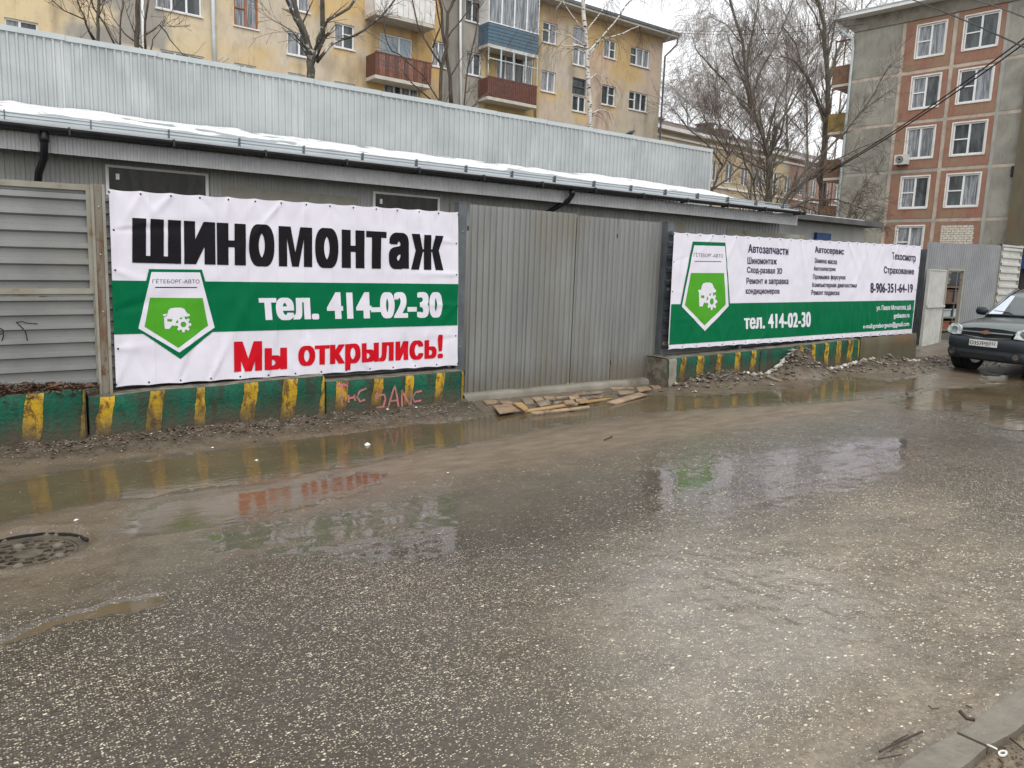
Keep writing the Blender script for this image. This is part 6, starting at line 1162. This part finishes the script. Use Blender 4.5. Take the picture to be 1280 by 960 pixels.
# dead leaves heaped on the leftmost block and in front of the boards
mb = MB(); rr = random.Random(9); s0_, s1_ = i1[0], i1[1]
def leaf(mb, c, s, rr):
    a = rr.uniform(0, 6.3); u = np.array([math.cos(a), math.sin(a), rr.uniform(-.6, .6)]) * s; w = np.array([-math.sin(a), math.cos(a), rr.uniform(-.6, .6)]) * s * .55; c = np.array(c); k = np.array([0, 0, s * .35])
    mb.add([c - u, c - w * .9 + k, c + u, c + w + k * .6, c - k * .1], [(0, 1, 4), (1, 2, 4), (2, 3, 4), (3, 0, 4)])
for _ in range(2600):
    s = rr.uniform(-2.4, s1_ + .12); hgt = .085 * (1 - min(1, max(0, (s - .2) / .7))) + .02; y = rr.uniform(8.40, 8.62); z = float(i1[3](np.array(min(s, s1_)))) + rr.random() * hgt * (1 - abs(y - 8.52) / .2 * .6)
    leaf(mb, (s, y, z), rr.uniform(.015, .038), rr)
for _ in range(90): s = rr.uniform(-2, .9); leaf(mb, (s, 8.37, float(i1[3](np.array(min(s, s1_)))) - rr.uniform(-.01, .05)), rr.uniform(.012, .03), rr)
solo('leaf_heap', mb, MAT['leaf_dead'], 'brown dead leaves heaped on top of the leftmost block', 'leaves', kind='stuff')
mb = MB()
for _ in range(350): x, y = rr.gauss(1.6, 1.2), 8.30 - abs(rr.gauss(0, .18)); leaf(mb, (x, y, hz(x, y) + .008), rr.uniform(.012, .028), rr)
for _ in range(260): p = gpt(968 + rr.gauss(0, 14), 462 + rr.gauss(0, 5)); p[1] = min(p[1], 8.33); leaf(mb, (p[0], p[1], hz(p[0], p[1]) + .01), rr.uniform(.02, .05), rr)
solo('fallen_leaves', mb, MAT['leaf_dead'], 'wet dead leaves strewn at the foot of the blocks', 'leaves', kind='stuff')
# twigs and sticks
def stick(name, pix, r, mat, lab, h=.012, cat='stick'):
    P = []
    for i, p in enumerate(pix): g = gpt(*p); g[2] = max(hz(g[0], g[1]), gz(g[0])) + h; P.append(g)
    return solo(name, MB().tube(P, r, 6), MAT[mat], lab, cat, smooth=True)
stick('twig', [(1098, 949), (1112, 942), (1130, 934), (1152, 925)], .0045, 'twig_wet', 'dark forked twig on the muddy road near the lower right kerb'); stick('twig', [(1112, 940), (1124, 932), (1134, 928)], .0025, 'twig_wet', 'thin side twig lying over the forked twig'); stick('twig', [(1096, 960), (1112, 956), (1126, 953)], .0025, 'twig_wet', 'thin twig at the bottom edge near the kerb')
stick('stick', [(1196, 911), (1206, 915), (1216, 917)], .008, 'twig_wet', 'short thick dark stick lying across the kerb joint', .062); stick('twig', [(1160, 889), (1164, 893), (1172, 893)], .003, 'twig_wet', 'small bent twig left of the kerb, out on the mud'); stick('twig', [(1206, 891), (1214, 894)], .003, 'twig_wet', 'tiny twig above the kerb stick')
stick('twig', [(1262, 926), (1272, 934), (1280, 941)], .004, 'twig_wet', 'thin stem on the dark soil behind the kerb'); stick('twig', [(755, 553), (765, 549)], .007, 'twig_wet', 'small twig on the muddy patch before the gate'); stick('stick', [(946, 471), (958, 478), (976, 480)], .022, 'wood_board2', 'pale stick poking out of the rubble under the right banner', .03)
stick('twig', [(1110, 950), (1120, 944), (1128, 947), (1134, 944)], .0018, 'twig_wet', 'curly thin twig below the forked twig')
p = gpt(1254, 937); z0 = hz(p[0], p[1]) + .006; mb = MB(); c = np.array([p[0], p[1], z0]); 
for a0_ in range(10): a, b = a0_ / 10 * 6.28, (a0_ + 1) / 10 * 6.28; f = lambda t, r: c + np.array([math.cos(t) * .028 * r, math.sin(t) * .014 * r, 0]); mb.hexa([f(a, .6), f(b, .6), f(b, 1), f(a, 1), *[q_ + (0, 0, .006) for q_ in (f(a, .6), f(b, .6), f(b, 1), f(a, 1))]])
solo('ring_pull', mb, MAT['plastic_w'], 'white oblong plastic loop on the dark soil behind the kerb', 'litter'); stick('plastic_strip', [(1233, 934), (1240, 937), (1246, 940)], .004, 'plastic_w', 'white plastic strip next to the oblong loop', cat='litter'); stick('cigarette_end', [(1204, 958), (1208, 953)], .005, 'plastic_w', 'pale cigarette end at the bottom edge behind the kerb', cat='litter')
mb = MB()
for _ in range(1500):
    x, y = rr.uniform(2.4, 5.5), rr.uniform(.92, 1.21); leaf(mb, (x, y, hz(x, y) + .003), rr.uniform(.004, .014), rr)
solo('soil_litter', mb, MAT['leaf_dead'], 'dark soil crumbs and leaf bits behind the kerb', 'leaves', kind='stuff')
# ---------------------------------------------------------------- manhole
mx, my = MANH; mz = gz(mx) - .046; mh = thing('manhole_cover', 'sunken muddy round cast iron drain cover with slots, left edge', 'manhole cover', (mx, my, mz))
def ringseg(mb, r0, r1, a0, a1, z0, z1, n=4):
    for k in range(n):
        a, b = a0 + (a1 - a0) * k / n, a0 + (a1 - a0) * (k + 1) / n; f = lambda r, t, z: (mx + r * math.cos(t), my + r * math.sin(t), z); mb.hexa([f(r0, a, z0), f(r1, a, z0), f(r1, b, z0), f(r0, b, z0), f(r0, a, z1), f(r1, a, z1), f(r1, b, z1), f(r0, b, z1)])
mb = MB(); ringseg(mb, .285, .345, 0, 2 * math.pi, mz - .03, mz + .018, 48); part('frame_ring', mb, MAT['cast_iron'], mh)
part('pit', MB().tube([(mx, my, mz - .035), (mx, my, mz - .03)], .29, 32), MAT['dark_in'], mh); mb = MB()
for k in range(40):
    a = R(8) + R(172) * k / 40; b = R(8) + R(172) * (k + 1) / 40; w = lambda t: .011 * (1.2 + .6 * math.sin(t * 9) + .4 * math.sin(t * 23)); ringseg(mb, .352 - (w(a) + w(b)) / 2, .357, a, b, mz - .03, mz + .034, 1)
part('rim_crack_shade', mb, MAT['dark_in'], mh); part('centre_disc', MB().tube([(mx, my, mz - .01), (mx, my, mz + .016)], .085, 24), MAT['cast_iron'], mh)  # near-black crescent set in as the shadow of the crack round the cover
for r0, r1 in ((.262, .282), (.195, .212), (.128, .142)): mb = MB(); ringseg(mb, r0, r1, 0, 2 * math.pi, mz - .01, mz + .014, 40); part('ring_rib', mb, MAT['cast_iron'], mh)
mb = MB()
for (r0, r1, n_) in ((.085, .128, 8), (.142, .195, 12), (.212, .262, 16)):
    for k in range(n_): a = 2 * math.pi * k / n_ + r0 * 5; w = .016 / ((r0 + r1) / 2); ringseg(mb, r0, r1, a - w, a + w, mz - .01, mz + .012, 1)
part('cross_ribs', mb, MAT['cast_iron'], mh); mb = MB()
for k in range(5): a = k * 1.3 + .5; mb.tube([(mx + .2 * math.cos(a), my + .2 * math.sin(a), mz), (mx + .2 * math.cos(a), my + .2 * math.sin(a), mz + .022)], [.05, .02], 9)
part('mud_clump', mb, MAT['yard'], mh, True)
# ---------------------------------------------------------------- bird on the parapet
s, z = PP.hit(791, 169); z = (zt0 + (zt1 - zt0) * (s - a0 * 0 - PP.hit(0, 36)[0]) / (PP.hit(889, 190)[0] - PP.hit(0, 36)[0])) + .06; bd = thing('bird', 'dark pigeon crouching on the parapet of the shed', 'bird', PP.pt(s, z, -.05))
L3 = lambda a, b, d=0: np.array(PP.pt(s + a, z + b, -.06 + d))
part('body', MB().tube([L3(.10, .115), L3(.075, .125), L3(.05, .10), L3(.0, .075), L3(-.06, .055), L3(-.12, .035), L3(-.20, .015)], [.012, .026, .032, .052, .045, .026, .010], 10), MAT['feather'], bd, True); part('beak', MB().tube([L3(.105, .12), L3(.13, .11)], [.008, .002], 6), MAT['ink'], bd)
for dd in (-.035, .035): part('wing', MB().tube([L3(.03, .09, dd), L3(-.05, .07, dd * 1.3), L3(-.15, .03, dd * .8)], [.014, .024, .004], 8), MAT['feather'], bd, True)
for dd in (-.015, .015): part('leg', MB().tube([L3(.0, .04, dd), L3(.005, -.0, dd)], .004, 5), MAT['rust'], bd)
# ---------------------------------------------------------------- parked off-road car
cx0 = gpt(1225, 470); yaw = R(172); fw = np.array([math.cos(yaw), math.sin(yaw), 0]); lf = np.array([-math.sin(yaw), math.cos(yaw), 0]); Lh = 2.0
ORI = cx0 - fw * Lh; ORI[2] = gz(ORI[0]) - .0
ORI = np.array([ORI[0], ORI[1], gz(ORI[0])])
def cw(x, y, z): q = ORI + fw * x + lf * y; return (q[0], q[1], gz(q[0]) + z)
car = thing('parked_car', 'dark grey green off-road car parked facing left at the right edge', 'car', tuple(ORI))
def loft(secs, mir=True, close=True):
    """secs: list of (x, [(y,z)...]) half outlines from bottom to top centre, mirrored"""
    mb = MB(); m = None
    for x, o in secs:
        ring = [(y, z) for y, z in o] + [(-y, z) for y, z in reversed(o) if y > 1e-6]; m = len(ring)
        for y, z in ring: mb.v.append(cw(x(y) if callable(x) else x, y, z))
    for i in range(len(secs) - 1):
        for k in range(m - 1): a = i * m + k; mb.f.append((a, a + 1, a + m + 1, a + m))
        a = i * m; mb.f.append((a + m - 1, a, a + m, a + 2 * m - 1))
    if close: mb.f.append(tuple(range(m))); b = (len(secs) - 1) * m; mb.f.append(tuple(range(b + m - 1, b - 1, -1)))
    return mb
def bow(x, k=.16, p=3): return lambda y: x - k * (abs(y) / .85) ** p
def sub(o, lv=2):
    s_ = o.modifiers.new('s', 'SUBSURF'); s_.levels = lv; s_.render_levels = lv; return o
lowsec = [(bow(1.93), [(.62, .36), (.80, .42), (.83, .60), (.80, .76), (.66, .80), (0, .82)]), (bow(1.86, .14), [(.66, .30), (.84, .40), (.87, .62), (.84, .84), (.70, .91), (0, .93)]), (1.55, [(.70, .28), (.86, .42), (.885, .66), (.86, .90), (.72, .99), (0, 1.02)]),
    (1.05, [(.72, .28), (.87, .42), (.89, .68), (.865, .95), (.72, 1.05), (0, 1.09)]), (.75, [(.72, .28), (.87, .42), (.89, .68), (.87, .97), (.74, 1.06), (0, 1.10)]), (-1.0, [(.72, .28), (.87, .42), (.89, .68), (.87, .98), (.74, 1.06), (0, 1.08)]), (-1.85, [(.70, .30), (.86, .42), (.88, .68), (.86, .98), (.74, 1.06), (0, 1.08)]), (-1.98, [(.66, .36), (.82, .44), (.85, .68), (.83, .96), (.7, 1.04), (0, 1.05)])]
body = sub(part('body', loft(lowsec), MAT['car_paint'], car, True))
gh = [(.95, [(.74, 1.0), (.73, 1.03), (.70, 1.06), (.6, 1.08), (0, 1.10)]), (.42, [(.80, 1.0), (.76, 1.16), (.66, 1.42), (.55, 1.47), (0, 1.49)]), (.05, [(.80, 1.0), (.77, 1.18), (.66, 1.55), (.55, 1.60), (0, 1.62)]), (-1.3, [(.80, 1.0), (.77, 1.18), (.66, 1.55), (.55, 1.60), (0, 1.62)]), (-1.72, [(.80, 1.0), (.76, 1.16), (.64, 1.50), (.54, 1.55), (0, 1.57)]), (-1.92, [(.79, 1.0), (.74, 1.05), (.68, 1.08), (.5, 1.09), (0, 1.1)])]
part('cabin', loft(gh), MAT['car_paint'], car, True)
def quadp(name, P, mat, parent, th=.012, n=None):
    P = [np.array(p) for p in P]; n = np.cross(P[1] - P[0], P[2] - P[0]); n /= np.linalg.norm(n); cc = sum(P) / len(P)
    if (cc - (ORI + np.array([0, 0, .9]))) @ n < 0: n = -n; P = P[::-1]
    return part(name, MB().prism(P, n, th), MAT[mat], parent)
ws = quadp('windscreen', [cw(.915, .66, 1.085), cw(.915, -.66, 1.085), cw(.42, -.56, 1.445), cw(.42, .56, 1.445)], 'car_glass', car, .022)
P_ = [(.42, .56, 1.445), (.915, .66, 1.085)]
for sg in (1, -1): part('windscreen_pillar', MB().tube([cw(.93, sg * .70, 1.07), cw(.42, sg * .635, 1.45), cw(.10, sg * .64, 1.58)], .028, 6), MAT['car_paint'], car, True)
part('cowl', MB().tube([cw(.95, .66, 1.085), cw(.97, .3, 1.10), cw(.97, -.3, 1.10), cw(.95, -.66, 1.085)], .022, 6), MAT['car_pl'], car, True)
for y0 in (.55, -.1): part('wiper', MB().tube([cw(.98, y0, 1.10), cw(.86, y0 - .2, 1.15), cw(.84, y0 - .5, 1.165)], .009, 5), MAT['car_pl'], car)
for sg in (1, -1):
    for a, b in ((.55, -.35), (-.42, -1.15), (-1.22, -1.62)):
        ta = a - .30 if a == .55 else a - .02; quadp('side_window', [cw(a, sg * .795, 1.08), cw(b, sg * .795, 1.08), cw(b + .02, sg * .685, 1.50), cw(ta, sg * .69, 1.50)], 'pane_d', car, .014)
    w_ = part('wing_mirror', MB().tube([cw(.56, sg * .86, 1.10), cw(.60, sg * .95, 1.13), cw(.60, sg * 1.06, 1.14), cw(.58, sg * 1.10, 1.13)], [.03, .085, .085, .04], 10), MAT['car_pl'], car, True)
    part('mirror_arm', MB().tube([cw(.60, sg * .78, 1.06), cw(.59, sg * .92, 1.09)], .03, 8), MAT['car_pl'], w_)
    part('roof_rail', MB().tube([cw(.0, sg * .56, 1.60), cw(-.1, sg * .57, 1.66), cw(-1.3, sg * .57, 1.66), cw(-1.45, sg * .56, 1.60)], .018, 6), MAT['car_pl'], car, True)
    part('door_handle', MB().tube([cw(-.2, sg * .895, .88), cw(-.36, sg * .895, .88)], .016, 6), MAT['car_pl'], car); part('door_handle', MB().tube([cw(-1.0, sg * .895, .88), cw(-1.16, sg * .895, .88)], .016, 6), MAT['car_pl'], car)
    part('sill_cladding', MB().hexa([cw(.8, sg * .80, .30), cw(-.9, sg * .80, .30), cw(-.9, sg * .905, .30), cw(.8, sg * .905, .30), cw(.8, sg * .80, .50), cw(-.9, sg * .80, .50), cw(-.9, sg * .90, .50), cw(.8, sg * .90, .50)] if sg > 0 else [cw(.8, -.905, .30), cw(-.9, -.905, .30), cw(-.9, -.80, .30), cw(.8, -.80, .30), cw(.8, -.90, .50), cw(-.9, -.90, .50), cw(-.9, -.80, .50), cw(.8, -.80, .50)]), MAT['car_pl'], car)
    part('tail_light', MB().hexa([cw(-1.99, sg * .60, .80), cw(-1.9, sg * .60, .80), cw(-1.9, sg * .86, .80), cw(-1.96, sg * .84, .80), cw(-1.99, sg * .60, 1.0), cw(-1.9, sg * .60, 1.0), cw(-1.9, sg * .86, 1.0), cw(-1.96, sg * .84, 1.0)]), MAT['rail_red'], car)
# bumper: full-width dark moulding wrapping the corners
bs_ = []
for y in np.linspace(-.90, .90, 25):
    k = abs(y) / .90; x = 2.02 - .10 * k ** 2 - .30 * max(0, (k - .72) / .28) ** 1.8; bs_.append((x, y))
prof = [(-.16, .28), (-.04, .29), (.0, .36), (.012, .44), (-.012, .475), (-.006, .50), (.018, .54), (.02, .64), (-.01, .70), (-.10, .725)]
mb = MB(); m = len(prof)
for x, y in bs_:
    for dx, z in prof: mb.v.append(cw(x + dx, y * (1 + dx * .05), z + .0))
for i in range(24):
    for k in range(m - 1): a = i * m + k; mb.f.append((a, a + m, a + m + 1, a + 1))
bump_ = part('bumper', mb, MAT['car_pl'], car, True)
part('lower_grille', MB().hexa([cw(1.99, -.42, .33), cw(2.03, -.42, .33), cw(2.03, .42, .33), cw(1.99, .42, .33), cw(1.99, -.42, .42), cw(2.035, -.42, .42), cw(2.035, .42, .42), cw(1.99, .42, .42)]), MAT['dark_in'], bump_)
for sg in (1, -1): fx = 1.975; part('fog_light', MB().tube([cw(fx - .02, sg * .60, .415), cw(fx + .045, sg * .60, .415)], [.065, .055], 14), MAT['chrome'], bump_); part('fog_bezel', MB().tube([cw(fx + .0, sg * .60, .415), cw(fx + .035, sg * .60, .415)], .085, 14), MAT['car_pl'], bump_)
pl_ = part('number_plate', MB().hexa([cw(2.025, .26, .555), cw(2.025, -.26, .555), cw(2.04, -.26, .555), cw(2.04, .26, .555), cw(2.025, .26, .67), cw(2.025, -.26, .67), cw(2.04, -.26, .67), cw(2.04, .26, .67)]), MAT['plate'], car)
vs, fs, ly = text_tris('О357РВ', 1.0, (-.03, .02), (-.01,)); a = np.array(vs); lo, hi = a.min(0), a.max(0); U = (a - lo) / (hi - lo)
part('plate_lettering', (lambda m_: m_)(MB().add([cw(2.0415 + .0002 * l, -.245 + u[0] * .355, .575 + u[1] * .072) for u, l in zip(U, ly)], fs)), MAT['ink'], pl_)
vs, fs, ly = text_tris('152', 1.0, (-.02, .02), (0,)); a = np.array(vs); lo, hi = a.min(0), a.max(0); U = (a - lo) / (hi - lo)
part('plate_lettering', MB().add([cw(2.0415 + .0002 * l, +.135 + u[0] * .10, .595 + u[1] * .055) for u, l in zip(U, ly)], fs), MAT['ink'], pl_)
part('plate_divider', MB().hexa([cw(2.0405, .127, .56), cw(2.0405, .122, .56), cw(2.0415, .122, .56), cw(2.0415, .127, .56), cw(2.0405, .127, .665), cw(2.0405, .122, .665), cw(2.0415, .122, .665), cw(2.0415, .127, .665)]), MAT['ink'], pl_)
# grille between the headlights
def fx_(y, z): k = abs(y) / .85; return 1.955 - .15 * k ** 3 - max(0, z - .80) * .5
def face(name, pts, mat, parent, off=.012, th=.02):
    P = [cw(fx_(y, z) + off, y, z) for y, z in pts]; Q = [cw(fx_(y, z) + off - th, y, z) for y, z in pts]; n = len(P); return part(name, MB().add([*P, *Q], [tuple(range(n)), tuple(range(2 * n - 1, n - 1, -1))] + [(i, n + i, n + (i + 1) % n, (i + 1) % n) for i in range(n)]), MAT[mat], parent)
gr_ = face('grille', [(-.44, .74), (-.25, .715), (0, .71), (.25, .715), (.44, .74), (.50, .86), (.25, .885), (0, .89), (-.25, .885), (-.50, .86)], 'dark_in', car, .03)
for y0, y1 in ((-.48, 0), (0, .48)): face('grille_bar', [(y0, .80), (y1, .80), (y1, .822), (y0, .822)], 'car_paint', gr_, .042, .012)
face('grille_rim', [(-.46, .72), (0, .69), (.46, .72), (.45, .74), (0, .712), (-.45, .74)], 'chrome', gr_, .04, .012); face('emblem', [(-.09, .79), (-.03, .79), (-.03, .775), (.03, .775), (.03, .79), (.09, .79), (.075, .835), (.03, .835), (.03, .85), (-.03, .85), (-.03, .835), (-.075, .835)], 'rail_br', gr_, .052, .01)
for sg in (1, -1):
    hp = [(sg * .50, .74), (sg * .66, .725), (sg * .80, .75), (sg * .845, .80), (sg * .84, .87), (sg * .76, .92), (sg * .62, .915), (sg * .53, .88)]
    h_ = face('headlight', hp, 'lens', car, .045, .05); bx, bz = sg * .64, .82
    part('headlight_lamp', MB().tube([cw(fx_(bx, bz) + .03, bx, bz), cw(fx_(bx, bz) + .05, bx, bz)], .062, 14), MAT['chrome'], h_); face('headlight_rim', [(sg * .49, .725), (sg * .67, .71), (sg * .82, .738), (sg * .80, .75), (sg * .66, .725), (sg * .50, .742)], 'car_pl', h_, .05, .03)
for x, t_ in ((1.22, 1), (-1.22, 1)):
    for sg in (1, -1):
        a, b = sg * .60, sg * .80; part('wheel_arch', MB().tube([cw(x + .40 * math.cos(t), sg * .875, .36 + .40 * math.sin(t)) for t in np.linspace(-.15, math.pi + .15, 15)], .035, 6), MAT['car_pl'], car, True)
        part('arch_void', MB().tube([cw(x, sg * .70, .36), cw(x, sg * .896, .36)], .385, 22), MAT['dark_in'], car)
        steer = R(-8) if x > 0 else 0; ax = np.array([-math.sin(steer), math.cos(steer)]) * sg
        wl = part('wheel', MB().tube([cw(x - ax[0] * .10, sg * .70 + ax[1] * (-.10), .345), cw(x, sg * .70, .345), cw(x + ax[0] * .105, sg * .70 + ax[1] * .105 + sg * .0, .345)], [.20, .20, .19], 18), MAT['galv_cap'], car)
        tp = [(-.115, .30), (-.11, .335), (-.08, .348), (.08, .348), (.11, .335), (.125, .30), (.12, .215), (-.115, .215), (-.115, .30)]; mb = MB(); nn = 28
        for k in range(nn):
            t = 2 * math.pi * k / nn
            for o_, r__ in tp: mb.v.append(cw(x + ax[0] * o_ + r__ * math.cos(t), sg * .72 + ax[1] * o_, .345 + r__ * math.sin(t)))
        m = len(tp)
        for k in range(nn):
            for j in range(m - 1): a = k * m + j; b = ((k + 1) % nn) * m + j; mb.f.append((a, b, b + 1, a + 1))
        part('tyre', mb, MAT['rubber'], wl, True); part('hub_cap', MB().tube([cw(x + ax[0] * .10, sg * .72 + ax[1] * .11, .345), cw(x + ax[0] * .12, sg * .72 + ax[1] * .125, .345)], [.06, .04], 12), MAT['steel_dark'], wl)
        if x > 0: pass
